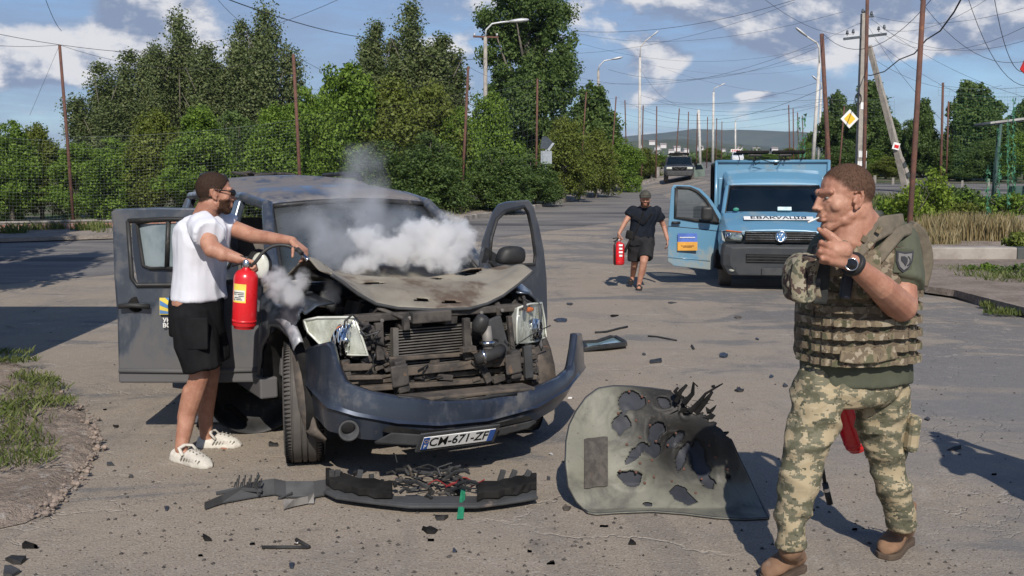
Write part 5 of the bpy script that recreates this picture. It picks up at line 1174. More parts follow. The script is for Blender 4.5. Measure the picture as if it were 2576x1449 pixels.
# tow slot debris along the bumper rim
mb = MB(); mb.tube([C(a, b, X=.86) for a, b in ((1000, 998), (1060, 1003), (1090, 1012), (1120, 1004), (1180, 1008), (1240, 996), (1300, 990))], .010, 6); mb.build('torn_gasket', M_PLAS, car, smooth=True)
mb = MB(); bar(mb, C(1010, 1003, X=.78), C(1330, 972, X=.74), .16, .02); mb.build('bumper_shelf', M_BROWN, car, bevel=.006)
# --- open front door, image left
dl = lambda q: 6.56+.02*(q-300)/350
outer = [(283, 548), (279, 535), (290, 526), (400, 522), (520, 524), (590, 545), (640, 640), (662, 700), (664, 800), (656, 962), (470, 964), (300, 964), (296, 800), (288, 700)]
hole = [(322, 556), (420, 551), (500, 553), (560, 575), (610, 660), (618, 705), (500, 716), (345, 718), (332, 700)]
fd = px_panel(CF, outer, hole, dl, .09, 'front_door', M_CAR, car, bevel=.012); fd['label'] = 'front door swung wide open, dusty lower half'
# frame trim, handle, sill line
def px_tube(pts, dfun, r, name, m_, parent, fr=CF, n=8, closed=False):
    mb = MB(); P_ = [fr.L(at(a, b, dfun(a))) for a, b in pts]
    if closed: P_ += [P_[0]]
    mb.tube(P_, r, n); return mb.build(name, m_, parent, smooth=True)
px_tube(hole, lambda q: dl(q)-.005, .016, 'window_seal', M_PLAS, fd, closed=True)
px_tube([(300, 932), (470, 934), (656, 930)], lambda q: dl(q)-.004, .016, 'moulding', M_CAR, fd)
px_tube([(299, 771), (330, 768), (376, 771)], lambda q: dl(q)-.045, .017, 'handle', M_PLAS, fd)
mb = MB(); mb.lathe([(.052, 0), (.045, -.012), (.0, -.014)], CF.L(at(343, 766, 6.555)), CF.L(at(343, 766, 5))-CF.L(at(343, 766, 6)), 18); mb.build('handle_recess', M_BLACK, fd, smooth=True)
px_panel(CF, [(596, 556), (610, 560), (650, 640), (652, 650), (600, 655)], None, lambda q: dl(q)-.01, .02, 'mirror_base', M_PLAS, fd, bevel=.004)
mb = MB(); c_ = CF.L(at(652, 672, 6.42)); mb.ball(c_, (.09, .05, .12), 14, 10, rot=(0, 0, .9)); mb.build('wing_mirror', M_PLAS, fd, smooth=True)
mb = MB(); c_ = CF.L(at(655, 668, 6.38)); mb.ball(c_, (.06, .025, .085), 14, 10, rot=(0, 0, .9)); mb.build('mirror_glass', M_LENSW, fd, smooth=True)  # milky colour stands in for the sky reflected in the mirror
# sticker with rays
e_ = CF.L(at(401, 790, 6.54)); e2 = CF.L(at(468, 750, 6.54)); M_STB = mat('sticker_blue', (0.10, 0.24, 0.50), rough=.4); M_STY = mat('sticker_yellow', (0.80, 0.62, 0.10), rough=.4)
def px_plate(a, b, dd, name, m_, parent, fr=CF, th=.004):
    q = [fr.L(at(px_, py_, dd)) for px_, py_ in ((a[0], b[1]), (b[0], b[1]), (b[0], a[1]), (a[0], a[1]))]
    nn = (q[1]-q[0]).cross(q[3]-q[0]).normalized(); mb = MB(); mb.add([v for v in q]+[v+nn*th for v in q], [(3, 2, 1, 0), (4, 5, 6, 7), (0, 1, 5, 4), (1, 2, 6, 5), (2, 3, 7, 6), (3, 0, 4, 7)]); return mb.build(name, m_, parent)
px_plate((402, 749), (460, 791), 6.545, 'sticker', M_STY, fd)
for k, (a0, a1) in enumerate(((.05, .2), (.38, .55), (.75, .92), (1.12, 1.32))):
    cx, cy = 462, 792; mb = MB(); pts = []
    for a in (a0, a1):
        ux, uy = -math.cos(a), -math.sin(a); t_ = min(60/abs(ux) if ux else 99, 43/abs(uy) if uy else 99); pts.append((cx+ux*t_, cy+uy*t_))
    tri = [CF.L(at(px_, py_, 6.538)) for px_, py_ in [(cx-2, cy-2)]+pts]; mb.add(tri, [(0, 1, 2)]); mb.build('sticker_ray', M_STB, fd)
Md = basis(CF.L(at(424, 806, 6.538)), CF.L(at(440, 806, 6.538))-CF.L(at(400, 806, 6.538)), (0, 0, 1))
text_mesh('door_text', 'УКР', .038, M_WHT, fd, Md, .001, .001); Md2 = basis(CF.L(at(424, 819, 6.538)), CF.L(at(440, 806, 6.538))-CF.L(at(400, 806, 6.538)), (0, 0, 1)); text_mesh('door_text', 'ВСТ', .038, M_WHT, fd, Md2, .001, .001)
# rear door behind it
dr_ = lambda q: 7.55+(540-q)/150*.5
rd = px_panel(CF, [(330, 552), (360, 540), (470, 535), (590, 540), (600, 600), (600, 900), (400, 910), (360, 800), (335, 640)], [(344, 562), (380, 556), (470, 552), (575, 556), (580, 660), (575, 672), (380, 676), (360, 668)], dr_, .08, 'rear_door', M_CAR, car, bevel=.012); rd['label'] = 'rear door standing open behind the front door'
px_panel(CF, [(346, 564), (575, 558), (575, 672), (362, 670)], None, lambda q: dr_(q)+.03, .008, 'window', mat('sky_reflection_window', (.30, .36, .38), (.16, .21, .23), 3, .15, spec=.9), rd, bevel=0); px_tube([(424, 556), (420, 674)], lambda q: dr_(q)-.01, .02, 'window_bar', M_PLAS, rd)  # pale milky pane colour stands in for the reflected sky
px_tube([(344, 562), (380, 556), (470, 552), (575, 556), (580, 660), (575, 672), (380, 676), (360, 668)], lambda q: dr_(q)-.01, .014, 'window_seal', M_PLAS, rd, closed=True)
# --- open driver door, image right
d2 = lambda q: 7.35+(q-1205)/171*.9
ld = px_panel(CF, [(1205, 655), (1212, 610), (1225, 570), (1238, 535), (1252, 514), (1275, 507), (1330, 503), (1342, 520), (1356, 570), (1368, 630), (1375, 700), (1377, 800), (1372, 940), (1230, 960), (1208, 760)],
              [(1231, 655), (1236, 600), (1250, 552), (1272, 531), (1318, 520), (1328, 535), (1338, 580), (1346, 640), (1344, 665), (1290, 668), (1240, 668)], d2, .09, 'front_door', M_CAR, car, bevel=.012); ld['label'] = 'driver door opened outwards, dark, with black mirror'
px_tube([(1231, 655), (1236, 600), (1250, 552), (1272, 531), (1318, 520), (1328, 535), (1338, 580), (1346, 640), (1344, 665), (1290, 668), (1240, 668)], lambda q: d2(q)-.004, .014, 'window_seal', M_PLAS, ld, closed=True)
mb = MB(); c_ = CF.L(at(1283, 642, 7.28)); ax = (CF.L(at(1320, 642, 7.34))-CF.L(at(1246, 642, 7.22))); M4 = basis(c_, ax, (0, 0, 1))
mb.loft([[M4 @ Vector((.125*sx_*k*(1 if sy_ < 0 or sx_ > 0 else .8), .068*sy_*k, dz)) for sx_, sy_ in ((-1, -.9), (-.6, -1), (.6, -1), (1, -.8), (1, .5), (.8, .95), (0, 1.1), (-.7, .9), (-.95, .3))] for k, dz in ((.55, -.09), (.9, -.05), (1, 0), (.98, .03), (.7, .055), (.2, .065))]); mb.build('wing_mirror', M_PLAS, ld, smooth=True, sub=1)
px_panel(CF, [(1212, 660), (1222, 622), (1250, 640), (1252, 668)], None, lambda q: d2(q)-.01, .03, 'mirror_base', M_PLAS, ld, bevel=.004)
# roof load
mb = MB(); rgp = random.Random(2)
for k in range(15): mb.box((-3.1+rgp.uniform(-.22, .22), -.12+rgp.uniform(-.24, .24), 1.80+rgp.uniform(0, .03)), (rgp.uniform(.05, .2), rgp.uniform(.05, .15), .025), (rgp.uniform(-.2, .2), rgp.uniform(-.2, .2), rgp.uniform(0, 3)))
o = mb.build('charred_rags', M_GRIME, None, bevel=.01); o.matrix_world = CF.M; tag(o, 'heap of charred dusty rags lying on the rear roof of the smoking car', 'rags')
# ------------------------------------------------------------------ blue van
def vz(x_, y_): return (1516+x_*.2593, 375.7+y_*.2593)   # measures taken from an enlarged detail
VROT = math.atan2(-.985, -.17); V0 = Vector((4.25, 15.75, 0)); VF = Frame(V0, VROT)
van = empty('blue_van', V0, VROT, 'light blue box van with open side door and white lettered strip on the hood', 'van')
M_VB = car_paint('van_blue', (0.105, 0.245, 0.365), dust=(0.24, 0.25, 0.22), dlo=.56, metal=.05, low=.25, rough=.35)
M_VD = mat('van_bumper_plastic', (0.032, 0.036, 0.040), (0.045, 0.047, 0.05), 4, .55, spec=.3, spots=((.10, .095, .09), 3, .66))
VC = VF.c
def vring(X, zs): return None
# cab: cross sections along X (0 = bumper front); half widths measured from the photo (1.90 m wide)
def sec(X, pts, n=2): return [Vector((X, y_, z_)) for y_, z_ in pts]+[Vector((X, -y_, z_)) for y_, z_ in reversed(pts)]
cab = MB()
cab.loft([sec(-.12, [(.80, .42), (.90, .62), (.90, .72), (.84, .88), (.76, .93), (.4, .97), (0.01, .98)]),
          sec(-.30, [(.88, .42), (.94, .62), (.94, .74), (.90, .93), (.82, 1.02), (.42, 1.06), (0.01, 1.07)]),
          sec(-.62, [(.90, .42), (.95, .62), (.95, .78), (.93, 1.02), (.85, 1.14), (.44, 1.17), (0.01, 1.18)]),
          sec(-.80, [(.90, .42), (.95, .62), (.95, .80), (.93, 1.06), (.87, 1.20), (.45, 1.235), (0.01, 1.24)]),
          sec(-.90, [(.90, .42), (.95, .62), (.95, .80), (.93, 1.06), (.875, 1.24), (.45, 1.25), (0.01, 1.25)])])
cab.loft([sec(-.90, [(.90, .42), (.95, .62), (.95, .80), (.93, 1.06), (.87, 1.22), (.45, 1.23), (0.01, 1.23)]), sec(-2.0, [(.90, .42), (.95, .62), (.95, .80), (.94, 1.10), (.93, 1.15), (.45, 1.15), (0.01, 1.15)])])
cab.loft([sec(-1.50, [(.78, 1.63), (.76, 1.67), (.70, 1.69), (.4, 1.70), (0.01, 1.70)]), sec(-1.56, [(.80, 1.62), (.79, 1.72), (.73, 1.76), (.4, 1.78), (0.01, 1.785)]), sec(-1.72, [(.82, 1.62), (.82, 1.80), (.77, 1.86), (.4, 1.89), (0.01, 1.90)]), sec(-2.0, [(.83, 1.62), (.85, 1.87), (.80, 1.93), (.4, 1.96), (0.01, 1.965)])])
for s_ in (-1, 1):
    cab.tube([(-.86, s_*.86, 1.19), (-1.2, s_*.82, 1.45), (-1.52, s_*.775, 1.64)], [.045, .042, .045], 8)
    cab.box((-1.98, s_*.88, 1.4), (.12, .08, .8))
cab.build('cab', M_VB, van, bevel=.02)
mb = MB(); rows = []
for k in range(6):
    f = k/5; X0 = -.84+(-1.50+.84)*f; hw = .835+(.745-.835)*f; z0 = 1.205+(1.66-1.205)*f
    rows.append([Vector((X0+.07*(1-(q/5-1)**2), hw*(q/5-1), z0)) for q in range(11)])
mb.loft(rows, closed=False); mb.build('windshield', mat('van_glass', (0.004, 0.009, 0.016), (0.008, .014, .022), 2, .15, spec=.10), van, smooth=True, solid=.008)
mb = MB(); mb.tube(rows[0]+[r_[-1] for r_ in rows[1:]]+rows[-1][::-1]+[r_[0] for r_ in rows[::-1][1:]], .018, 6); mb.tube([(-.80, -.6, 1.22), (-.86, .05, 1.25)], .008, 5); mb.tube([(-.80, .1, 1.22), (-.86, .65, 1.25)], .008, 5); mb.build('windshield_seal', M_PLAS, van, smooth=True)
px_d = lambda p, off: None
def vplate(a, b, X, name, m_, parent, th=.01, dx=.35):
    q = [VC(px_, py_, X=X) for px_, py_ in ((a[0], b[1]), (b[0], b[1]), (b[0], a[1]), (a[0], a[1]))]
    mb = MB(); mb.add(q+[v+Vector((th, 0, 0)) for v in q], [(3, 2, 1, 0), (4, 5, 6, 7), (0, 1, 5, 4), (1, 2, 6, 5), (2, 3, 7, 6), (3, 0, 4, 7)]); return mb.build(name, m_, parent)
mb = MB(); mb.box(Vector((-.80, .12, 1.27)), (.12, .22, .06), (0, -.4, 0)); mb.build('dashboard_paper', mat('pale_blue_paper', (0.45, 0.62, 0.66), rough=.5), van)
mb = MB(); mb.ball((-.765, -.66, 1.275), (.012, .05, .03)); mb.build('green_badge', mat('badge_green', (.03, .25, .18), rough=.5), van)
# box body
mb = MB(); mb.box((-3.6, 0, 1.30), (3.3, 1.96, 1.62)); mb.build('cargo_box', M_VB, van, bevel=.03)
bxo = van.children[-1]
mb = MB()
for a, b in (((-1.93, -.96, .5), (-1.93, -.96, 2.10)), ((-1.93, .96, .5), (-1.93, .96, 2.10)), ((-1.93, -.97, 2.085), (-1.93, .97, 2.085))): mb.tube([a, b], .03, 6)
mb.build('box_rim', M_VB, bxo, smooth=True)
for x_ in (-2.2, -3.4): mb = MB(); mb.box((x_, -1.0, 1.4), (.25, .03, 1.3)); mb.build('dark_side_strip', M_BLACK, bxo)
mb = MB(); q = VC(2014-62, 431, X=-1.80); mb.tube([q+Vector((.02, -.18, -.02)), q+Vector((.03, -.16, -.05)), q+Vector((.03, .16, -.05)), q+Vector((.02, .18, -.02))], .012, 6); mb.build('roof_handle', M_RUST, van, smooth=True)
# hood strip with lettering
hs = [(-.30, 1.075), (-.62, 1.19)]
ang = math.atan2(1.185-1.07, -.62+.30)
p0 = VC(1960, 566, X=-.46); Mv = basis(Vector((-.46, 0, 1.145)), (0, 1, 0), (-.32, 0, .105))
mb = MB(); mb.box((-.0, 0, .0), (1.10, .155, .006)); o = mb.build('letter_strip', M_WHT, van, bevel=.002); o.data.transform(Mv)
text_mesh('strip_text', 'ЕВАКУАЦІЯ', .155, mat('letter_navy', (.01, .016, .03), rough=.4), o, Mv @ Matrix.Translation((-.0, 0, .005)), .001, .0035, 1.02)
# front end
mb = MB(); mb.loft([sec(-.13, [(.86, .30), (.92, .42), (.93, .62), (.90, .76), (.5, .77), (0.01, .77)]), sec(-.02, [(.78, .24), (.88, .40), (.89, .58), (.86, .73), (.5, .745), (0.01, .745)]), sec(.03, [(.62, .25), (.76, .40), (.78, .56), (.74, .68), (.5, .70), (0.01, .70)])]); mb.build('bumper', M_VD, van, bevel=.015)
bmpv = van.children[-1]
mb = MB(); mb.box((.02, 0, .52), (.05, 1.06, .14)); mb.build('lower_grille', M_BLACK, bmpv, bevel=.01)
mb = MB()
for k in range(3): mb.box((.045, 0, .475+k*.045), (.012, 1.04, .010))
mb.build('grille_slat', M_VD, bmpv)
for s_ in (-1, 1):
    mb = MB(); mb.lathe([(.06, 0), (.055, .012), (.0, .016)], (.0, s_*.74, .36), (1, s_*.35, 0), 16); mb.build('fog_lamp', M_LENSW if s_ < 0 else M_LENSW, bmpv, smooth=True)
    mb = MB(); mb.lathe([(.075, -.01), (.075, .01), (.062, .012), (.062, -.01)], (.0, s_*.74, .36), (1, s_*.35, 0), 16); mb.build('fog_lamp_ring', M_VD, bmpv, smooth=True)
mb = MB(); mb.box((.05, -.02, .315), (.02, .52, .11)); mb.build('licence_plate', M_GREYP, bmpv, bevel=.005)
mb = MB(); mb.box((-.02, 0, .865), (.10, 1.10, .17)); mb.build('grille', M_BLACK, van, bevel=.012)
gr_ = van.children[-1]
mb = MB()
for z_ in (.83, .865, .90, .935): mb.box((.032, 0, z_), (.014, 1.08, .007))
mb.build('chrome_strip', M_CHROME, gr_)
# round emblem
ec = Vector((.045, 0, .875)); mb = MB(); mb.tube([ec+Vector((.01, .082*math.cos(a), .082*math.sin(a))) for a in [i*math.pi/12 for i in range(25)]], .009, 6)
for pts in (([-.035, .066], [0, -.002], [.035, .066]), ([-.068, .030], [-.030, -.066], [0, .0], [.030, -.066], [.068, .030])):
    mb.tube([ec+Vector((.012, a, b)) for a, b in pts], .0085, 5)
mb.build('round_emblem', M_CHROME, gr_, smooth=True); mb = MB(); mb.lathe([(.078, 0), (.078, .006), (0, .008)], ec, (1, 0, 0), 20); mb.build('emblem_disc', M_STB, gr_)
for s_ in (-1, 1):
    ol = [(-.13, s_*.90, .80), (-.06, s_*.86, .78), (-.02, s_*.58, .775), (-.02, s_*.56, .86), (-.05, s_*.60, .935), (-.14, s_*.84, .955), (-.20, s_*.91, .94)]
    ol = [Vector(q) for q in ol]; c0 = sum(ol, Vector())/7
    mb = MB(); mb.loft([[v-Vector((.1, 0, 0)) for v in ol], ol]); h_ = mb.build('headlamp', M_LENSW, van)
    for q, r_ in ((.80, .055), (.67, .048)):
        mb = MB(); mb.lathe([(0, -.03), (r_*.6, -.02), (r_, .01)], c0+Vector((.015, s_*(q-.75), 0)), (1, 0, 0), 16); mb.build('reflector', M_CHR, h_, smooth=True)
    mb = MB(); mb.loft([ol, [v+(c0-v)*.2+Vector((.03, 0, 0)) for v in ol]]); mb.build('lens', M_CLR, h_, smooth=True)
    mb = MB(); mb.tube([ol[4], ol[5]], .010, 6); mb.build('indicator', M_AMB, h_)
for X_ in (-.75, -3.9):
    for s_ in (-1, 1): make_wheel(van, (X_, s_*.82, .33), 0, r=.33, w=.21, ribs=False, rimr=.2)
for s_ in (-1, 1):
    mb = MB(); mb.loft([[Vector((-.75+.40*math.sin(a), s_*y_, .36+.40*math.cos(a))) for y_ in (.956, .74)] for a in [(-1.7+i*.2) for i in range(18)]], closed=False); mb.build('wheel_arch', M_BLACK, van, smooth=True, solid=.02)
mb = MB(); mb.box((-2.4, 0, .45), (3.8, 1.5, .16)); mb.build('chassis', M_BLACK, van)
# open door (image left): hinge on the cab side, swung out
hd = VF.W((-.95, -.93, 0)); 
dd = lambda q: 16.72-(1815-q)/135*.10
zo = [(670, 352), (690, 344), (850, 350), (950, 385), (1030, 460), (1100, 560), (1150, 640), (1158, 720), (1155, 850), (1110, 960), (1075, 1040), (1058, 1172), (850, 1150), (645, 1128), (632, 1090), (632, 800), (655, 500)]
zh = [(714, 372), (850, 378), (920, 412), (1000, 490), (1070, 600), (1120, 690), (1120, 712), (900, 690), (704, 660)]
vd = px_panel(VF, [vz(*q) for q in zo], [vz(*q) for q in zh], dd, .09, 'front_door', M_VB, van, bevel=.012); vd['label'] = 'light blue van door standing wide open'
px_tube([vz(*q) for q in zh], lambda q: dd(q)-.01, .028, 'window_seal', M_PLAS, vd, VF, closed=True)
px_panel(VF, [vz(*q) for q in zh], None, lambda q: dd(q)+.04, .008, 'window', M_CLR, vd, bevel=0)
px_panel(VF, [vz(*q) for q in ((1060, 590), (1120, 690), (1150, 720), (1060, 700))], None, lambda q: dd(q)-.03, .03, 'mirror_base', M_PLAS, vd)
mb = MB(); c_ = VF.L(at(*vz(1015, 622), 16.5)); mb.box(c_, (.12, .20, .24), (0, 0, .1)); mb.build('wing_mirror', M_PLAS, vd, bevel=.05, segs=3, smooth=True)
px_tube([vz(670, 712), vz(752, 712)], lambda q: dd(q)-.05, .022, 'handle', M_PLAS, vd, VF)
px_tube([vz(640, 745), vz(900, 768), vz(1150, 798)], lambda q: dd(q)-.0, .006, 'crease', M_PLAS, vd, VF); px_tube([vz(636, 1045), vz(850, 1062), vz(1040, 1082)], lambda q: dd(q)-.0, .012, 'moulding', M_VB, vd, VF)
px_plate(vz(728, 815), vz(917, 903), 16.60, 'flag_sticker', mat('flag_blue', (0.09, 0.17, 0.52), rough=.4), vd, VF)
px_plate(vz(726, 898), vz(919, 982), 16.598, 'flag_sticker', mat('flag_ochre', (0.72, 0.36, 0.06), rough=.4), vd, VF)
def scribble(x0, x1, y_, m_, seed, h=7):
    r_ = random.Random(seed); mb = MB(); x_ = x0
    while x_ < x1:
        w_ = r_.uniform(6, 13); a = VF.L(at(*vz(x_, y_), 16.585)); b = VF.L(at(*vz(x_+w_*.75, y_+h), 16.585)); mb.box((a+b)/2, (.004, abs(b.y-a.y), abs(b.z-a.z))); x_ += w_
    mb.build('sticker_text', m_, vd)
scribble(748, 895, 850, M_WHT, 1, 10); scribble(762, 880, 932, mat('flag_ochre_text', (.30, .13, .03), rough=.5), 2, 6); scribble(780, 862, 944, MATS['flag_ochre_text'], 3, 6)
# roof lamp bars on the box
lb = empty('lamp_bar', VF.W((-1.85, -.04, 2.12)), VROT, 'black twin lamp bar clamped on the roof edge of the blue van', 'lamp bar')
for s_ in (-1, 1):
    mb = MB(); mb.box((0, s_*.36, .155), (.16, .66, .055), (0, -.15, s_*.02)); mb.build('lamp_panel', M_BLACK, lb, bevel=.01)
    mb = MB(); mb.box((0, s_*.30, .09), (.10, .26, .06), (0, 0, 0)); mb.build('lamp_box', M_PLAS, lb, bevel=.02)
    mb = MB(); mb.tube([(0, s_*.66, .15), (0, s_*.62, .02), (0, s_*.62, -.03)], .010, 5); mb.tube([(0, s_*.3, .08), (0, s_*.3, -.03)], .018, 5); mb.build('leg', M_BLACK, lb)
mb = MB(); mb.tube([(0, 0, .17), (0, 0, .24)], .012, 5); mb.tube([(.05, -.30, .07), (.10, -.36, -.02), (.13, -.30, -.12), (.12, -.22, -.06)], .010, 5); mb.tube([(.05, .26, .08), (.1, .2, -.02), (.13, .1, -.11), (.14, .05, -.06)], .010, 5); mb.tube([(.1, .1, -.1), (.1, -.2, .0), (.1, -.3, .02)], .009, 5); mb.build('cable', M_BLACK, lb, smooth=True)
mb = MB(); mb.box((.12, .10, -.10), (.06, .07, .06)); mb.build('clamp', M_BLACK, lb); lb.scale = (.85, .85, .8)
# ------------------------------------------------------------------ far pickup with an open door
g = on_ground(1706, 460); PF = Frame((g.x, g.y-.4, terr(g.x, g.y)), R(-98)); 
pk = empty('parked_pickup', PF.M.translation, R(-98), 'small dark grey pickup stopped on the road ahead with one greenish door open', 'pickup')
M_PK = mat('dark_grey_paint', (0.022, 0.025, 0.028), (0.035, .037, .04), 3, .4, .1)
mb = MB(); mb.loft([sec(0, [(.80, .55), (.86, .75), (.84, .98), (.5, 1.02), (.01, 1.03)]), sec(-.5, [(.88, .5), (.92, .8), (.88, 1.08), (.5, 1.13), (.01, 1.14)]), sec(-1.3, [(.90, .5), (.93, .8), (.90, 1.12), (.5, 1.18), (.01, 1.19)]), sec(-4.6, [(.90, .5), (.93, .8), (.90, 1.12), (.5, 1.12), (.01, 1.12)])])
mb.loft([sec(-1.9, [(.70, 1.60), (.5, 1.70), (.01, 1.72)]), sec(-2.4, [(.72, 1.62), (.5, 1.76), (.01, 1.78)]), sec(-3.2, [(.72, 1.60), (.5, 1.74), (.01, 1.76)])])
for s_ in (-1, 1): mb.tube([(-1.35, s_*.82, 1.12), (-1.9, s_*.70, 1.64)], .05, 6); mb.box((-2.7, s_*.80, 1.35), (.12, .1, .55)); mb.box((-3.25, s_*.78, 1.35), (.2, .1, .55))
mb.build('body', M_PK, pk, bevel=.03)
mb = MB(); mb.loft([[Vector((-1.30, -.80, 1.15)), Vector((-1.30, .80, 1.15))], [Vector((-1.86, -.66, 1.64)), Vector((-1.86, .66, 1.64))]], closed=False); mb.build('windshield', MATS['van_glass'], pk, solid=.01)
mb = MB(); mb.loft([sec(.02, [(.84, .42), (.88, .60), (.85, .74), (.01, .76)]), sec(.14, [(.70, .45), (.76, .60), (.74, .70), (.01, .72)])]); mb.build('bumper', M_GREYP, pk, bevel=.03)
mb = MB(); mb.box((.03, 0, .90), (.06, .84, .15)); mb.build('grille', M_BLACK, pk); mb = MB()
for a, b in (((-.34, .97), (-.10, .83)), ((.34, .97), (.10, .83)), ((-.12, .97), (.12, .97))): mb.tube([(.07, a[0], a[1]), (.07, b[0], b[1])], .018, 5)
mb.build('grille_trim', M_CHROME, pk)
for s_ in (-1, 1): mb = MB(); mb.box((.0, s_*.64, .92), (.08, .34, .14)); mb.build('headlamp', M_LENSW, pk, bevel=.02)
mb = MB(); mb.box((-2.5, 0, 1.84), (1.0, 1.3, .08)); mb.tube([(-2.0, -.6, 1.82), (-2.0, -.6, 1.9), (-2.0, .6, 1.9), (-2.0, .6, 1.82)], .03, 6); mb.build('roof_rack', M_BLACK, pk)
for X_ in (-.85, -3.8):
    for s_ in (-1, 1): make_wheel(pk, (X_, s_*.80, .38), 0, r=.38, w=.25, ribs=False)
mb = MB(); mb.box((-2.3, 0, .6), (4.2, 1.4, .2)); mb.build('chassis', M_BLACK, pk)
o = px_panel(PF, [(1746, 417), (1752, 412), (1766, 412), (1773, 424), (1773, 447), (1746, 448)], [(1750, 416), (1764, 415), (1769, 426), (1749, 427)], lambda q: g.y+.9, .1, 'open_door', mat('faded_green_paint', (0.12, 0.17, 0.14), (.1, .13, .11), 4, .6), pk, n=24, bevel=.02)
px_panel(PF, [(1750, 416), (1764, 415), (1769, 426), (1749, 427)], None, lambda q: g.y+.95, .02, 'window', MATS['van_glass'], o, bevel=0)
for s_ in (-1, 1): mb = MB(); mb.box((-1.35, s_*1.05, 1.2), (.1, .22, .16)); mb.build('wing_mirror', M_BLACK, pk, bevel=.02)
# far white car
gy_ = 150; p_ = at(1856, 418, gy_); WF = Frame((p_.x, gy_, terr(p_.x, gy_)), R(-100)); wc = empty('white_car', WF.M.translation, R(-100), 'small white car coming down the road beyond the blue van roof', 'car')
M_WC = mat('white_car_paint', (0.62, 0.64, 0.66), (.55, .57, .6), 3, .35); 
mb = MB(); mb.loft([sec(0, [(.70, .45), (.85, .65), (.80, .95), (.01, 1.0)]), sec(-1.0, [(.88, .4), (.92, .8), (.86, 1.15), (.01, 1.2)]), sec(-4.2, [(.86, .4), (.92, .8), (.86, 1.2), (.01, 1.25)])])
mb.loft([sec(-1.3, [(.80, 1.15), (.6, 1.2), (.01, 1.2)]), sec(-1.9, [(.70, 1.68), (.5, 1.74), (.01, 1.76)]), sec(-3.6, [(.70, 1.68), (.5, 1.74), (.01, 1.76)]), sec(-4.1, [(.80, 1.2), (.6, 1.2), (.01, 1.2)])]); mb.build('body', M_WC, wc, bevel=.04)
mb = MB(); mb.loft([[Vector((-1.27, -.70, 1.24)), Vector((-1.27, .70, 1.24))], [Vector((-1.82, -.60, 1.66)), Vector((-1.82, .60, 1.66))]], closed=False); mb.box((-2.5, .79, 1.42), (1.2, .05, .3)); mb.build('windshield', MATS['van_glass'], wc, solid=.02)
for s_ in (-1, 1): mb = MB(); mb.box((.02, s_*.62, .8), (.06, .3, .14)); mb.build('headlamp', M_LENSW, wc, bevel=.02)
for X_ in (-.8, -3.4):
    for s_ in (-1, 1): make_wheel(wc, (X_, s_*.8, .33), 0, r=.33, w=.22, ribs=False)
# box truck just outside the left edge, whose shade falls on the road
tk = empty('box_truck', (-5.92, 6.3, 0), R(-90), 'white box truck parked beside the road just outside the left edge', 'truck')
mb = MB(); mb.box((-.4, 0, 2.3), (4.4, 2.3, 3.2)); mb.build('cargo_box', M_WC, tk, bevel=.04); mb = MB(); mb.box((2.45, 0, 1.35), (1.2, 2.1, 1.6), (0, 0, 0), .85); mb.build('cab', M_WC, tk, bevel=.1)
mb = MB(); mb.box((0, 0, .6), (5.6, 1.6, .25)); mb.build('chassis', M_BLACK, tk)
for X_ in (-1.4, 2.4):
    for s_ in (-1, 1): make_wheel(tk, (X_, s_*.95, .42), 0, r=.42, w=.26, ribs=False)
# ------------------------------------------------------------------ smoke
def smoke(name, puffs, dens, label, nscale, amp, thr, colr=(.93, .93, .95), pad=.1, aniso=.15, wob=.10, ramp=.35):
    """one cloud: soft balls joined and torn by noise, filled with a scattering volume"""
    P_ = [(at(a, b, d), r/F35*d) for a, b, d, r in puffs]
    lo = Vector([min(p[i]-r*1.5 for p, r in P_) for i in range(3)]); hi = Vector([max(p[i]+r*1.5 for p, r in P_) for i in range(3)])
    mb = MB(); mb.box((lo+hi)/2, hi-lo)
    m, t = base_mat(name+'_volume'); t.n.remove(t.b); P = t.obj
    nv = t.noise(P, nscale*.6, 3, .6, out=1); Pd = t.vmath('ADD', P, t.vmath('SCALE', t.vmath('SUBTRACT', nv, (.5, .5, .5)), scale=wob*2))
    fld = None
    for p, r in P_:
        dd = t.vmath('DISTANCE', Pd, tuple(p), out=1); q = t.math('SUBTRACT', 1.0, t.math('DIVIDE', dd, r))
        fld = q if fld is None else t.math('SMOOTH_MAX', fld, q, .12)
    n = t.noise(P, nscale, 6, .62)
    f = t.math('ADD', fld, t.math('MULTIPLY', t.math('SUBTRACT', n, .5), amp))
    de = t.math('MULTIPLY', t.mapr(f, thr, thr+ramp), dens)
    pv = t.new('ShaderNodeVolumePrincipled', ins={'Color': colr, 'Density': de, 'Anisotropy': aniso}); t.l.new(pv.outputs[0], t.out.inputs['Volume'])
    m.cycles.volume_step_rate = 1.0
    return tag(mb.build(name, m, None), label, 'smoke', kind='stuff')
smoke('smoke', [(1050, 605, 6.75, 62), (1105, 600, 6.85, 66), (1150, 618, 6.9, 54), (1085, 640, 6.7, 54), (1135, 650, 6.75, 46), (1000, 628, 6.65, 54), (945, 640, 6.55, 52), (895, 662, 6.5, 38), (1165, 585, 6.95, 40), (1075, 575, 6.8, 38), (920, 600, 6.65, 50)], 95, 'dense white smoke billowing over the torn hood', 9.5, 1.9, .06, (.98, .98, .98), ramp=.75)
smoke('smoke', [(880, 600, 6.6, 85), (930, 550, 6.7, 75), (938, 495, 6.8, 52), (930, 455, 6.9, 48), (940, 530, 6.75, 50), (840, 620, 6.5, 76), (800, 570, 6.6, 76), (1010, 560, 6.8, 66), (870, 510, 6.7, 70), (915, 420, 7.0, 70), (885, 455, 6.9, 60)], 2.7, 'thin grey smoke drifting up past the windshield', 3.4, 2.0, -.05, (.92, .94, .97), wob=.20, ramp=.9)
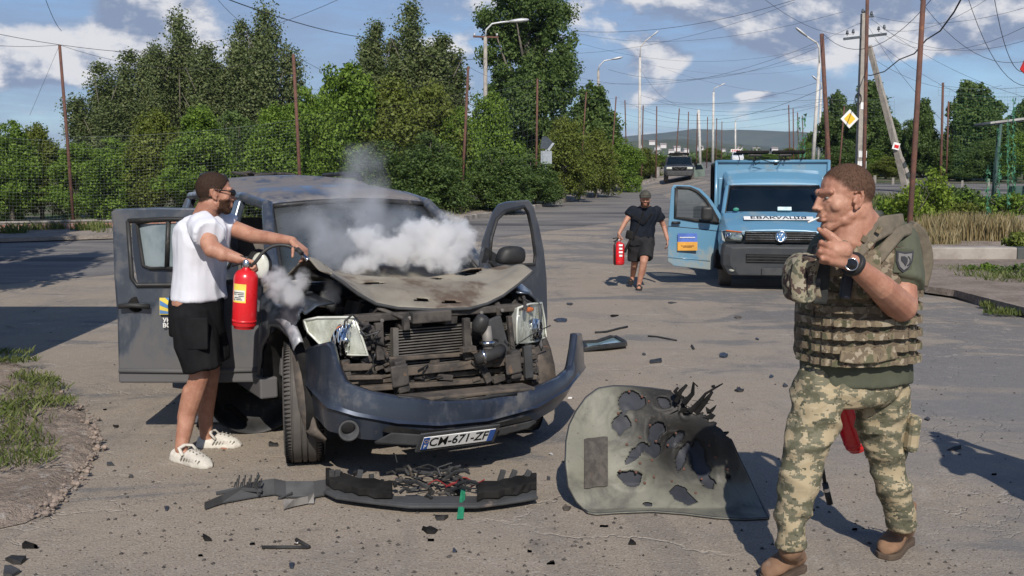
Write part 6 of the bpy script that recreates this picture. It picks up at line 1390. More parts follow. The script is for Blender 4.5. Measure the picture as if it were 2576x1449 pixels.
smoke('smoke', [(708, 712, 5.85, 44), (735, 730, 5.85, 46), (688, 690, 5.95, 30), (760, 700, 5.95, 36), (700, 745, 5.85, 34), (830, 745, 6.1, 34)], 32, 'small white smoke puff over the torn fender', 8.0, 1.7, .08, (.97, .97, .97), ramp=.7)
# ------------------------------------------------------------------ people
M_SKIN = None
def skin_mat(name, c1, c2):
    m, t = base_mat(name); c = t.mix(t.mapr(t.noise(t.obj, 11, 7, .68), .35, .65), c1, c2); c = t.mix(t.mapr(t.noise(t.obj, 150, 2), .58, .68, 0, .35), c, tuple(q*.55 for q in c2)); t.l.new(c, t.b.inputs['Base Color']); t.set(t.b, 'Roughness', .58)
    t.set(t.b, 'Subsurface Weight', .12); t.set(t.b, 'Subsurface Radius', (.02, .008, .004)); t.set(t.b, 'Subsurface Scale', .5); bump(t, t.noise(t.obj, 120, 3), .001, .4); return m
M_SKIN = skin_mat('tanned_skin', (0.43, 0.225, 0.150), (0.33, 0.150, 0.096))
M_HAIR = mat('eyebrow_hair', (0.020, 0.012, 0.009), (0.040, 0.024, 0.016), 90, .85, spec=.2); M_HAIR2 = mat('cropped_hair', (0.050, 0.028, 0.019), (0.105, .058, .038), 110, .85, bmp=.001, bscale=260); M_FADE = mat('shaved_fade', (0.20, 0.105, 0.068), (0.115, .062, .042), 120, .85, bmp=.001, bscale=260)
M_WTEE = mat('white_cotton', (0.66, 0.67, 0.72), (0.58, 0.59, 0.64), 3, .85, bmp=.004, bscale=9); M_BSH = mat('black_cloth', (0.007, 0.007, 0.008), (0.013, .013, .014), 4, .9, spec=.12, bmp=.004, bscale=12)
M_NTEE = mat('dark_navy_tee', (0.008, 0.011, 0.017), (0.014, .017, .024), 4, .9, spec=.12, bmp=.006, bscale=10); M_CSH = mat('charcoal_shorts', (0.017, 0.017, 0.019), (0.027, .026, .027), 4, .9, spec=.15, bmp=.006, bscale=12)
M_OLV = mat('olive_tee', (0.060, 0.066, 0.042), (0.080, 0.086, 0.056), 4, .9, bmp=.006, bscale=8)
def remesh(mb, name, m, parent, vox=.008, smooth=4, wr=None, sub=0):
    if 'tmp' not in bpy.data.scenes: bpy.data.scenes.new('tmp')
    tmp = bpy.data.scenes['tmp']; o = bpy.data.objects.new('tmp', mb.mesh('tmp')); tmp.collection.objects.link(o)
    a = o.modifiers.new('r', 'REMESH'); a.mode = 'VOXEL'; a.voxel_size = vox; a.adaptivity = 0
    b = o.modifiers.new('s', 'SMOOTH'); b.iterations = smooth; b.factor = .5
    vl = tmp.view_layers[0]; vl.update(); me = bpy.data.meshes.new_from_object(o.evaluated_get(vl.depsgraph)); tmp.collection.objects.unlink(o)
    if wr:
        n_ = len(me.vertices); co = np.empty(n_*3); nr = np.empty(n_*3); me.vertices.foreach_get('co', co); me.vertices.foreach_get('normal', nr); co = co.reshape(-1, 3)
        me.vertices.foreach_set('co', (co+nr.reshape(-1, 3)*np.array([wr(Vector(q)) for q in co])[:, None]).ravel()); me.update()
    q = link(name, me, m, parent, smooth=True); return q
def capsule(mb, a, b, ra, rb, n=14, flat=1.0, up=None, ends=(True, True)):
    a, b = Vector(a), Vector(b); ax = (b-a); L_ = ax.length; ax = ax/L_ if L_ > 1e-6 else Vector((0, 0, 1)); pts = []; rs = []
    if ends[0]:
        for th in (80, 55, 30, 10): pts.append(a-ax*ra*math.sin(R(th))); rs.append(ra*math.cos(R(th)))
    else: pts.append(a); rs.append(ra)
    pts.append(a.lerp(b, .5)); rs.append((ra+rb)/2)
    if ends[1]:
        for th in (10, 30, 55, 80): pts.append(b+ax*rb*math.sin(R(th))); rs.append(rb*math.cos(R(th)))
    else: pts.append(b); rs.append(rb)
    mb.tube(pts, rs, n, flat=flat, up=up)
def chain(mb, pts, rs, **k):
    for i in range(len(pts)-1):
        kk = dict(k)
        if 'ends' in k: kk['ends'] = (k['ends'][0] if i == 0 else True, k['ends'][1] if i == len(pts)-2 else True)
        capsule(mb, pts[i], pts[i+1], rs[i], rs[i+1], **kk)
def ellring(c, ax, ay, rx, ry, n=20, p=2.3):
    out = []
    for i in range(n):
        a = 2*math.pi*i/n; ca, sa = math.cos(a), math.sin(a)
        out.append(Vector(c)+Vector(ax)*rx*abs(ca)**(2/p)*(1 if ca > 0 else -1)+Vector(ay)*ry*abs(sa)**(2/p)*(1 if sa > 0 else -1))
    return out
def folds(A, f, seed, ax=(1, 1, 1), A2=0):
    def g(c):
        v = Vector((c.x*ax[0], c.y*ax[1], c.z*ax[2]))*f
        w_ = Vector((mn.noise(v*.6+Vector((seed, 0, 0))), mn.noise(v*.6+Vector((0, seed, 4))), 0))*.9
        return A*(1-abs(mn.noise(v+w_+Vector((0, 0, seed))))*2.6) + A2*mn.noise(v*2.7)
    return g
def hand(mb, wrist, dirf, palm, size=1.0, curl=(40, 40, 45, 50), thumb=35, side=1, spread=4.0):
    """palm + five bent fingers; palm = normal the palm faces, side = where the thumb leaves"""
    d = Vector(dirf).normalized(); pn = Vector(palm); pn = (pn-d*pn.dot(d)).normalized(); s_ = d.cross(pn)*side
    W_ = Vector(wrist); k = size
    for u in (-.028, -.010, .010, .028): capsule(mb, W_+s_*u*.6*k, W_+d*.085*k+s_*u*k, .017*k, .013*k, 10)
    for i, (u, ln) in enumerate(zip((.032, .011, -.011, -.031), (.078, .086, .080, .062))):
        p = W_+d*.088*k+s_*u*k; ang = 0; dr = d; segs = (ln*.45, ln*.32, ln*.26); r_ = .0092*k
        for j, sg in enumerate(segs):
            ang += R(curl[i]*(0.9 if j == 0 else 1.15)); dr = (d*math.cos(ang)+pn*math.sin(ang)+s_*(u*spread*.6)*math.cos(ang)).normalized(); q = p+dr*sg*k; capsule(mb, p, q, r_, r_*.9, 9); p = q; r_ *= .92
    p = W_+d*.022*k+s_*.026*k; dr = (d*.62+s_*.72+pn*.25).normalized(); a1 = R(thumb)
    q = p+dr*.042*k; capsule(mb, p, q, .0145*k, .0115*k, 9); dr = (dr*math.cos(a1)+(pn*.8+d*.4).normalized()*math.sin(a1)).normalized(); p2 = q+dr*.032*k; capsule(mb, q, p2, .0112*k, .010*k, 9); capsule(mb, p2, p2+dr*.024*k, .010*k, .0088*k, 9)
def head(mb, c, face, up=(0, 0, 1), h=.24, neck=None, heavy=1.0):
    """adds a head with a face; returns a function that maps head coordinates (right, forward, up) to the world"""
    k = h/.24; f = Vector(face).normalized(); r_ = f.cross(Vector(up)).normalized(); u = r_.cross(f).normalized(); c = Vector(c)
    T = lambda x, y, z: c+(r_*x+f*y+u*z)*k
    Rm = Matrix((r_, f, u)).transposed().to_euler()
    B = lambda p, r3: mb.ball(T(*p), tuple(q*k for q in r3), 18, 12, rot=Rm)
    B((0, -.012, .030), (.076, .097, .090)); B((0, .020, -.015), (.068, .076, .082)); B((0, .030, -.060), (.054, .060, .050)); B((0, .066, -.098), (.024, .022, .020))
    for s_ in (-1, 1):
        B((s_*.044, .054, -.024), (.023, .024, .024)); B((s_*.032, .077, .013), (.015, .012, .006)); B((s_*.032, .076, -.006), (.015, .011, .006)); B((s_*.036, .010, -.076), (.024*heavy, .042, .026)); B((s_*.074, -.006, -.010), (.007, .012, .024)); mb.tube([T(s_*(.079+.004*math.sin(a)), -.010-.017*math.cos(a), -.004+.029*math.sin(a)) for a in [-2.0+.4*i for i in range(12)]], .0045*k, 6); B((s_*.078, .006, -.012), (.005, .005, .008)); B((s_*.077, -.002, -.034), (.005, .009, .009))
        capsule(mb, T(s_*.012, .092, .024), T(s_*.050, .076, .026), .0125*k, .011*k, 8); B((s_*.011, .100, -.034), (.0075, .010, .007))
    capsule(mb, T(0, .091, .020), T(0, .110, -.026), .0070*k, .0098*k, 8); B((0, .114, -.030), (.0095, .0095, .008)); B((0, .083, -.052), (.028, .016, .014)); capsule(mb, T(-.054, .004, -.062), T(-.018, .066, -.098), .017*k, .018*k, 8); capsule(mb, T(.054, .004, -.062), T(.018, .066, -.098), .017*k, .018*k, 8)
    capsule(mb, T(-.018, .093, -.060), T(.018, .093, -.060), .0075*k, .0075*k, 8); capsule(mb, T(-.016, .092, -.073), T(.016, .092, -.073), .0085*k, .0085*k, 8)
    if neck is not None: capsule(mb, T(0, -.022, -.055), neck, .060*k*heavy, .068*k*heavy, 14)
    return T
def hair(T, m, parent, name='hair', kind='crop', k=1.0, thick=.004, seed=1):
    """hair, beard or cap cloth that follows the head: lifted off the body surface"""
    me0 = [c for c in parent.children if c.name.startswith('body')][0].data
    o = T(0, 0, 0); ex, ey, ez = T(1, 0, 0)-o, T(0, 1, 0)-o, T(0, 0, 1)-o; kk = ex.length; s2 = kk*kk
    n = len(me0.vertices); co = np.empty(n*3); me0.vertices.foreach_get('co', co); co = co.reshape(-1, 3)-np.array(o)
    H = np.stack([co@np.array(ex)/s2, co@np.array(ey)/s2, co@np.array(ez)/s2], 1)
    near = (np.abs(H[:, 0]) < .12) & (np.abs(H[:, 1]) < .14) & (np.abs(H[:, 2]) < .15)
    sel = {}; nr0 = [q.normal.copy() for q in me0.vertices] if False else None; nn_ = np.empty(n*3); me0.vertices.foreach_get('normal', nn_); nr0 = [Vector(q) for q in nn_.reshape(-1, 3)]
    for i in np.nonzero(near)[0]:
        x, y, z = H[i]; lim = mn.noise(Vector((x*70, y*70, z*70+seed)))*.006; ear = abs(x) > .064 and -.034 < y < .014 and z < .022
        sol = parent.get('label', '')[:3] == 'sol'
        if ear and kind != 'cap': continue
        if kind == 'crop': g = z-((-.060 if not sol else -.030)+max(0, y+.075)*(.42 if not sol else .36)+max(0, y-.002)*(1.0 if not sol else .66))
        elif kind == 'cap': g = z-.022-max(0, y)*.25
        else: g = min(y-.004, -.030-z, z+.125, -.018-max(0, .055-y)*.2-z, max(abs(x)-.021, .085-y, -.082-z, z+.054))*1.6
        g += lim*.7
        if g > -.004: sel[int(i)] = g
    mb = MB(); mp = {}; vs = []; fs = []; gv = []
    for p in me0.polygons:
        if all(v in sel for v in p.vertices):
            for v in p.vertices:
                if v not in mp:
                    mp[v] = len(vs); q = me0.vertices[v]; gv.append(sel[v]); vs.append(q.co+nr0[v]*(thick*kk*min(max(sel[v]/.02, .15), 1)*(k if kind == 'cap' else 1)))
            fs.append(tuple(mp[v] for v in p.vertices))
    me = bpy.data.meshes.new(name); me.from_pydata(vs, [], fs); at_ = me.attributes.new('grow', 'FLOAT', 'POINT'); at_.data.foreach_set('value', [float(q) for q in gv])
    o = link(name, me, m, parent, smooth=True)
    if kind == 'cap': md = o.modifiers.new('solid', 'SOLIDIFY'); md.thickness = .008
    return o
def hair_mat(name, c1, c2, soft=.016, top=1.0):
    m, t = base_mat(name); t.l.new(t.mix(t.mapr(t.noise(t.vmath('MULTIPLY', t.obj, (1, 1, .35)), 190, 3, .6), .35, .65), c1, c2), t.b.inputs['Base Color']); t.set(t.b, 'Roughness', .8); t.set(t.b, 'Specular IOR Level', .15)
    gr = t.new('ShaderNodeAttribute', attribute_name='grow').outputs['Fac']; n = t.noise(t.obj, 330, 2, .7)
    al = t.math('MULTIPLY', t.mapr(t.math('ADD', gr, t.math('MULTIPLY', t.math('SUBTRACT', n, .5), soft*1.5)), -.001, soft), top)
    tr = t.new('ShaderNodeBsdfTransparent'); mx = t.new('ShaderNodeMixShader', ins={0: al}); t.l.new(tr.outputs[0], mx.inputs[1]); t.l.new(t.b.outputs[0], mx.inputs[2]); t.l.new(mx.outputs[0], t.out.inputs[0]); return m
M_HAIR = hair_mat('brown_hair', (.022, .013, .009), (.045, .027, .018), .014); M_HAIR2 = hair_mat('cropped_hair', (.050, .028, .019), (.110, .062, .040), .040, .92); M_BEARD = hair_mat('beard_hair', (.030, .016, .010), (.075, .040, .024), .022, .88)
M_EYE = mat('eye_white', (.26, .24, .22), rough=.4); M_IRIS = mat('iris', (.03, .025, .02), rough=.3)
def eyes(T, parent, sides=(-1, 1)):
    for s_ in sides:
        mb = MB(); mb.ball(T(s_*.032, .0815, .004), (.010, .010, .0065), 10, 8); mb.build('eye', M_EYE, parent, smooth=True); mb = MB(); mb.ball(T(s_*.033, .0885, .004), .0048, 8, 6); mb.build('iris', M_IRIS, parent, smooth=True)
        mb = MB(); mb.tube([T(s_*.018, .100, .030), T(s_*.036, .096, .036), T(s_*.054, .078, .030)], [.0035, .0045, .003], 6, flat=.6); mb.build('eyebrow', M_HAIR, parent, smooth=True)
M_EXT = mat('extinguisher_red', (0.62, 0.012, 0.018), (0.50, .010, .014), 3, .3, coat=.4, spots=((.30, .04, .04), 9, .66)); M_LABEL = mat('paper_label', (.72, .70, .62), (.62, .6, .55), 30, .6)
def extinguisher(base, top, label, r=.075, face=(0, -1, 0), full=True):
    e = empty('fire_extinguisher', base, 0, label, 'fire extinguisher'); ax = Vector(top)-Vector(base); H_ = ax.length; axn = ax.normalized(); mb = MB()
    mb.lathe([(r*.80, 0), (r*.86, .012), (r*.97, .02), (r, .045), (r, H_*.82), (r*.93, H_*.88), (r*.70, H_*.94), (r*.35, H_*.97), (r*.3, H_)], (0, 0, 0), axn, 28); mb.build('cylinder', M_EXT, e, smooth=True, auto=35)
    mb = MB(); mb.lathe([(r*1.012, .04), (r*1.02, .048), (r*1.012, .056)], (0, 0, 0), axn, 28); mb.build('foot_ring', M_EXT, e, smooth=True)
    mb = MB(); mb.lathe([(.022, H_-.01), (.026, H_+.01), (.026, H_+.04), (.014, H_+.05)], (0, 0, 0), axn, 12); mb.build('valve', M_CHROME, e, smooth=True)
    f = Vector(face); f = (f-axn*f.dot(axn)).normalized(); s_ = axn.cross(f)
    mb = MB(); mb.box(axn*(H_+.055)-s_*.0, (.02, .02, .02)); mb.tube([axn*(H_+.04)+s_*.03, axn*(H_+.06)-s_*.04, axn*(H_+.05)-s_*.10], .010, 8); mb.tube([axn*(H_+.035)+s_*.02, axn*(H_+.02)-s_*.04, axn*(H_+.0)-s_*.09], .008, 8); mb.build('handle', M_PLAS, e, smooth=True)
    if full:
        for nm, a0, a1, z0, z1, m_ in (('label_band', -.75, .45, H_*.44, H_*.74, M_STY), ('label', -.66, .36, H_*.47, H_*.64, M_LABEL)):
            k_ = 1.010 if nm == 'label_band' else 1.018; mb = MB()
            mb.loft([[axn*z0+(f*math.cos(a)+s_*math.sin(a))*r*k_, axn*z1+(f*math.cos(a)+s_*math.sin(a))*r*k_] for a in [a0+(a1-a0)*i/10 for i in range(11)]], closed=False); mb.build(nm, m_, e, smooth=True)
        mb = MB(); rr = random.Random(1)
        for i in range(9):
            for j in range(5):
                a = -.58+i*.10; z_ = H_*(.49+j*.028)
                if rr.random() < .75: c_ = axn*z_+(f*math.cos(a)+s_*math.sin(a))*r*1.022; mb.box(c_, (.008, .002, .005))
        mb.build('label_print', M_GREYP, e)
    return e
# ============================ man in white with extinguisher
man = empty('person', on_ground(490, 1150), 0, 'bearded man in white tee and black shorts spraying an extinguisher at the car', 'person')
O = man.location.copy()
def wp(px_, py_, d): return at(px_, py_, d)-O
mb = MB()
fc = Vector((.93, .36, -.05)); hc = wp(541, 486, 6.27); nk = wp(512, 556, 6.30)
T1 = head(mb, hc, fc, (-.06, 0, 1), .262, nk, 1.08)
capsule(mb, wp(508, 585, 6.3), wp(500, 740, 6.3), .105, .12); capsule(mb, wp(480, 760, 6.25), wp(515, 760, 6.38), .12, .12)
capsule(mb, wp(512, 578, 6.3), wp(514, 575, 6.14), .08, .06); chain(mb, [wp(514, 576, 6.12), wp(533, 628, 6.02), wp(603, 652, 6.02)], [.062, .052, .032], n=14); capsule(mb, wp(525, 615, 6.04), wp(560, 640, 6.01), .05, .046)
hand(mb, wp(603, 652, 6.02), (.9, .0, -.25), (.1, -.3, -1), 1.06, (62, 60, 58, 60), 40, 1)
chain(mb, [wp(560, 566, 6.45), wp(640, 594, 6.35), wp(735, 607, 6.12)], [.060, .050, .031], n=14); capsule(mb, wp(655, 596, 6.33), wp(685, 600, 6.25), .047, .042)
hand(mb, wp(737, 608, 6.11), (.75, -.25, -.55), (-.3, .1, -.9), 1.06, (38, 42, 48, 52), 20, -1)
chain(mb, [wp(482, 800, 6.22), wp(503, 945, 6.20), wp(472, 1040, 6.22), wp(456, 1128, 6.16)], [.095, .066, .060, .040]); capsule(mb, wp(482, 985, 6.21), wp(466, 1050, 6.24), .060, .052)
chain(mb, [wp(520, 800, 6.40), wp(528, 940, 6.42), wp(518, 1030, 6.48), wp(518, 1100, 6.50)], [.095, .064, .055, .038]); capsule(mb, wp(522, 980, 6.45), wp(516, 1040, 6.50), .056, .050)
chain(mb, [wp(456, 1136, 6.17), wp(495, 1166, 6.09)], [.036, .024]); chain(mb, [wp(518, 1110, 6.50), wp(570, 1126, 6.46)], [.034, .022])
remesh(mb, 'body', M_SKIN, man, .0065, 3)
hair(T1, M_HAIR, man, seed=3, thick=.003); hair(T1, M_BEARD, man, 'beard', 'beard', 1.0, .005, 5); eyes(T1, man, (1,))
mb = MB()
for s_ in (-1, 1): mb.ball(T1(s_*.034, .098, .006), (.026*1.1, .018, .021), 12, 8, rot=Matrix(((fc.cross(Vector((0, 0, 1)))).normalized(), fc.normalized(), Vector((0, 0, 1)))).transposed().to_euler()); mb.tube([T1(s_*.062, .095, .012), T1(s_*.080, .05, .016), T1(s_*.084, -.01, .018)], .0035, 6)
mb.tube([T1(-.01, .112, .010), T1(.01, .112, .010)], .003, 6); mb.build('sunglasses', mat('sunglass_black', (.01, .01, .012), rough=.1), man, smooth=True)
# tee
mb = MB(); U_ = Vector((.55, .83, 0)); V_ = Vector((.83, -.55, 0))
TL = [(500, 752, 6.30, .178, .142), (500, 725, 6.30, .172, .138), (501, 680, 6.30, .168, .135), (504, 635, 6.30, .172, .138), (508, 600, 6.30, .180, .138), (512, 575, 6.30, .182, .132), (512, 559, 6.30, .150, .115), (514, 549, 6.30, .105, .092), (516, 542, 6.30, .080, .078)]
mb.loft([ellring(wp(a, b, d), U_, V_, rx, ry) for a, b, d, rx, ry in TL])
capsule(mb, wp(508, 568, 6.18), wp(527, 592, 6.05), .088, .090, ends=(True, False)); capsule(mb, wp(548, 560, 6.42), wp(583, 574, 6.43), .080, .080, ends=(True, False))
tee = remesh(mb, 'white_tee', M_WTEE, man, .008, 3, folds(.013, 6.5, 2, (1, 1, .5), .005))
mb = MB(); rr = random.Random(6)   # dark print on the back
for k in range(26):
    y_ = 590+k*4.2; c_ = wp(449+rr.uniform(-2, 1.5)-(k*.25), y_, 6.36); mb.box(c_, (.012, .05*rr.uniform(.5, 1.3), .007), (0, .1, 0))
mb.build('back_print', mat('print_navy', (.03, .035, .07), rough=.8), tee)
# shorts
mb = MB()
mb.loft([ellring(wp(a, b, d), U_, V_, rx, ry) for a, b, d, rx, ry in ((498, 840, 6.3, .16, .15), (496, 800, 6.3, .172, .150), (495, 765, 6.3, .178, .148), (496, 742, 6.3, .170, .140))])
capsule(mb, wp(482, 800, 6.22), wp(510, 930, 6.19), .130, .125, ends=(True, False)); capsule(mb, wp(515, 800, 6.42), wp(532, 905, 6.42), .125, .108, ends=(True, False))
sh = remesh(mb, 'black_shorts', M_BSH, man, .008, 3, folds(.014, 6, 8, (1, 1, .5), .005))
mb = MB(); q = [wp(463, 800, 6.09), wp(522, 800, 6.07), wp(522, 880, 6.05), wp(470, 880, 6.07)]; mb.add(q+[v+Vector((0, .03, 0)) for v in q], [(0, 1, 2, 3), (7, 6, 5, 4), (0, 4, 5, 1), (1, 5, 6, 2), (2, 6, 7, 3), (3, 7, 4, 0)]); mb.build('cargo_pocket', M_BSH, sh, bevel=.008)
# clogs
M_CLOG = mat('off_white_foam', (0.60, 0.57, 0.50), (0.48, .45, .39), 9, .75, bmp=.004, bscale=30, spots=((.28, .24, .2), 14, .66)); M_HOLE = mat('clog_hole', (.27, .25, .21), rough=.9)
def clog(heel, toe, name='clog'):
    heel, toe = Vector(heel), Vector(toe); d = (toe-heel); L_ = d.length; d.normalize(); s_ = d.cross(Vector((0, 0, 1))).normalized(); u = Vector((0, 0, 1)); mb = MB()
    prof = ((0, .030, .060), (.06, .042, .078), (.20, .046, .070), (.35, .046, .060), (.48, .050, .096), (.62, .056, .092), (.76, .057, .076), (.90, .048, .056), (.98, .028, .036), (1.0, .012, .020))
    mb.loft([[heel+d*f*L_+s_*w_*math.cos(a)+u*(h_/2+h_/2*math.sin(a)*(1 if math.sin(a) > 0 else 1)) for a in [i*math.pi/8 for i in range(16)]] for f, w_, h_ in prof]); mb.loft([[heel+d*f*L_+s_*w_*q+u*z_ for q, z_ in ((-1, 0), (1, 0), (1, .022), (-1, .022))] for f, w_ in ((-.02, .03), (.1, .046), (.4, .048), (.7, .06), (.9, .052), (1.02, .02))])
    o = remesh(mb, name, M_CLOG, man, .006, 3)
    mb = MB()
    for k in range(7):
        for sd in (-1, 1):
            f = .42+k*.075; p = heel+d*f*L_+s_*sd*(.053-.001*k)+u*.040; mb.box(p, (.006, .010, .026), (0, .6, math.atan2(d.y, d.x)))
    for k in range(11): f = .56+(k % 4)*.09; p = heel+d*f*L_+s_*((k//4)-1)*.024+u*(.094-.045*((f-.5)/.45)**2); mb.ball(p, .0055, 6, 4)
    mb.build('vent_hole', M_HOLE, o)['kind'] = 'stuff'
    mb = MB(); mb.tube([heel+d*L_*.48+s_*.058+u*.065, heel+d*L_*.36+s_*.05+u*.102, heel+d*L_*.33+u*.112, heel+d*L_*.36-s_*.05+u*.102, heel+d*L_*.48-s_*.058+u*.065], .013, 6, flat=.5); mb.build('strap', M_CLOG, o, smooth=True); return o
g1 = on_ground(437, 1158)-O; g2 = on_ground(528, 1180)-O; clog(g1, g2); g1 = on_ground(498, 1128)-O; g2 = on_ground(606, 1124)-O; clog(g1, g2)
eb = at(614, 822, 6.02); ex1 = extinguisher(at(614, 826, 6.0), at(620, 672, 6.0), 'red fire extinguisher with yellow label in the hand of the man in white', .073, (-.15, -1, 0))
# hose from extinguisher to far hand and nozzle
mb = MB(); hp = [at(626, 672, 6.0), at(640, 662, 5.98), at(665, 632, 6.0), at(692, 618, 6.03), at(722, 618, 6.05), at(750, 630, 6.04)]
def smooth_path(P_, n=6):
    out = []
    for i in range(len(P_)-1):
        p0, p1, p2, p3 = P_[max(i-1, 0)], P_[i], P_[i+1], P_[min(i+2, len(P_)-1)]
        for k in range(n):
            t_ = k/n; out.append(.5*((2*p1)+(p2-p0)*t_+(2*p0-5*p1+4*p2-p3)*t_*t_+(3*p1-p0-3*p2+p3)*t_**3))
    return out+[P_[-1]]
mb.tube([p-ex1.location for p in smooth_path(hp)], .011, 8); mb.build('hose', M_PLAS, ex1, smooth=True); mb = MB(); a, b = at(748, 626, 6.03)-ex1.location, at(772, 651, 5.98)-ex1.location; mb.tube([a, a.lerp(b, .5)], .015, 8); mb.build('nozzle', M_PLAS, ex1); mb = MB(); mb.tube([a.lerp(b, .45), b, b+(b-a)*.15], [.010, .013, .016], 8); mb.build('nozzle_tip', M_CHROME, ex1, smooth=True)
# ============================ man walking with extinguisher
wk = empty('person', on_ground(1603, 724), 0, 'man in cap, dark tee and shorts walking with a red extinguisher', 'person'); O2 = wk.location.copy(); D2 = O2.y
def wq(x_, y_, dd=0): return at(*vz(x_, y_), D2+dd)-O2
mb = MB(); T2 = head(mb, wq(412, 482, -.15), (-.10, -.97, -.12), (0, 0, 1), .25, wq(412, 565, 0), 1.05)
capsule(mb, wq(410, 600), wq(380, 840, .05), .13, .13)
chain(mb, [wq(285, 605), wq(222, 700, -.05), wq(160, 815, -.1)], [.055, .043, .03]); hand(mb, wq(158, 815, -.1), (-.05, 0, -1), (.9, .3, 0), 1.0, (60, 60, 60, 60), 30, 1)
chain(mb, [wq(535, 615), wq(592, 740, .08), wq(628, 872, -.02)], [.055, .043, .03]); hand(mb, wq(629, 875, -.02), (.05, -.1, -1), (-.9, .2, 0), 1.0, (22, 24, 26, 28), 15, 1)
chain(mb, [wq(320, 900, .05), wq(312, 1095, .05), wq(290, 1240, .30)], [.10, .062, .038]); chain(mb, [wq(425, 900), wq(398, 1090, -.25), wq(352, 1315, -.2)], [.10, .062, .038])
capsule(mb, wq(308, 1120, .08), wq(298, 1180, .22), .058, .05); capsule(mb, wq(395, 1130, -.22), wq(380, 1210, -.2), .058, .05)
chain(mb, [wq(288, 1248, .3), wq(272, 1300, .16)], [.038, .032]); chain(mb, [wq(352, 1322, -.2), wq(350, 1350, -.38)], [.038, .034])
remesh(mb, 'body', M_SKIN, wk, .008, 3); eyes(T2, wk); hair(T2, M_BEARD, wk, 'beard', 'beard', 1.0, .006, 2); hair(T2, M_HAIR, wk, seed=2)
M_CAPC = mat('camo_cap_cloth', (.07, .068, .05), (.035, .033, .028), 22, .9); cp_ = hair(T2, M_CAPC, wk, 'cap', 'cap', 2.4, .008, 4)
mb = MB(); mb.loft([[T2(x, y, z) for x in (-.07, -.035, 0, .035, .07) for y, z in ((.09+dy-abs(x)*.6, .055-dz+.01*(1-abs(x)/.07)),)] for dy, dz in ((-.02, 0), (.03, .006), (.075, .018))], closed=False); mb.build('cap_visor', M_CAPC, wk, solid=.008)
mb = MB(); X_, Y_ = Vector((1, 0, 0)), Vector((0, 1, 0))
mb.loft([ellring(wq(*a[:2]), X_, Y_, a[2], a[3]) for a in ((382, 850, .205, .15), (385, 800, .20, .15), (388, 740, .20, .145), (398, 680, .215, .145), (408, 620, .215, .14), (412, 580, .18, .12), (413, 558, .10, .09), (413, 548, .075, .07))])
capsule(mb, wq(300, 590), wq(252, 645, -.02), .080, .078, ends=(True, False)); capsule(mb, wq(525, 600), wq(560, 680, .04), .080, .080, ends=(True, False))
remesh(mb, 'dark_tee', M_NTEE, wk, .011, 3, folds(.014, 6, 4, (1, 1, .7)))
mb = MB(); mb.loft([ellring(wq(*a[:2]), X_, Y_, a[2], a[3]) for a in ((372, 930, .215, .15), (375, 880, .21, .16), (380, 835, .20, .15))])
capsule(mb, wq(322, 900), wq(312, 1080, .03), .125, .110, ends=(True, False)); capsule(mb, wq(425, 900), wq(415, 1055, -.18), .125, .110, ends=(True, False))
remesh(mb, 'shorts', M_CSH, wk, .011, 3, folds(.014, 6, 9, (1, 1, .7)))
mb = MB(); mb.tube([wq(285, 640, -.16), wq(400, 720, -.19), wq(480, 620, -.15)], .012, 6); mb.tube([wq(300, 860, -.17), wq(395, 600, -.18)], .010, 6); mb.build('strap', M_BLACK, wk)
mb = MB(); mb.box(wq(262, 830, -.06), (.12, .10, .14), (0, .2, 0)); mb.build('belt_pouch', M_BLACK, wk, bevel=.02)
for q, s_ in (((268, 1290), .17), ((350, 1352), -.3)):
    mb = MB(); c_ = wq(*q, s_); c_.z = max(c_.z, .02); mb.loft([[c_+Vector((w_*a, y_, z_+.012*b)) for a, b in ((-1, -1), (1, -1), (1, 1), (-1, 1))] for y_, w_, z_ in ((.13, .03, .05 if s_ > 0 else 0), (.05, .042, .02 if s_ > 0 else 0), (-.06, .05, 0), (-.13, .04, 0))]); mb.tube([c_+Vector((-.05, -.05, .01)), c_+Vector((0, -.05, .065)), c_+Vector((.05, -.05, .01))], .016, 6); mb.build('slide_sandal', M_PLAS, wk)
ex2 = extinguisher(at(*vz(156, 1122), D2-.12), at(*vz(158, 895), D2-.1), 'bright red extinguisher carried by the walking man in the cap', .092, (0, -1, 0), False)
mb = MB(); mb.tube([at(*vz(150, 870), D2-.1)-ex2.location, at(*vz(125, 890), D2-.22)-ex2.location, at(*vz(120, 980), D2-.23)-ex2.location, at(*vz(119, 1120), D2-.22)-ex2.location], .016, 8); mb.build('hose', M_PLAS, ex2, smooth=True)
mb = MB()
for k in range(4): c_ = at(*vz(176, 930+k*34), D2-.215)-ex2.location; mb.box(c_, (.06-.01*(k % 2), .006, .03))
mb.build('label_print', M_WHT, ex2)
mb = MB(); mb.tube([at(*vz(268, 880), D2-.1), at(*vz(240, 935), D2-.12), at(*vz(212, 998), D2-.14)], [.02, .022, .026], 8); tag(mb.build('discharge_horn', M_BLACK, None), 'black discharge horn dangling at the hip of the walking man', 'horn')
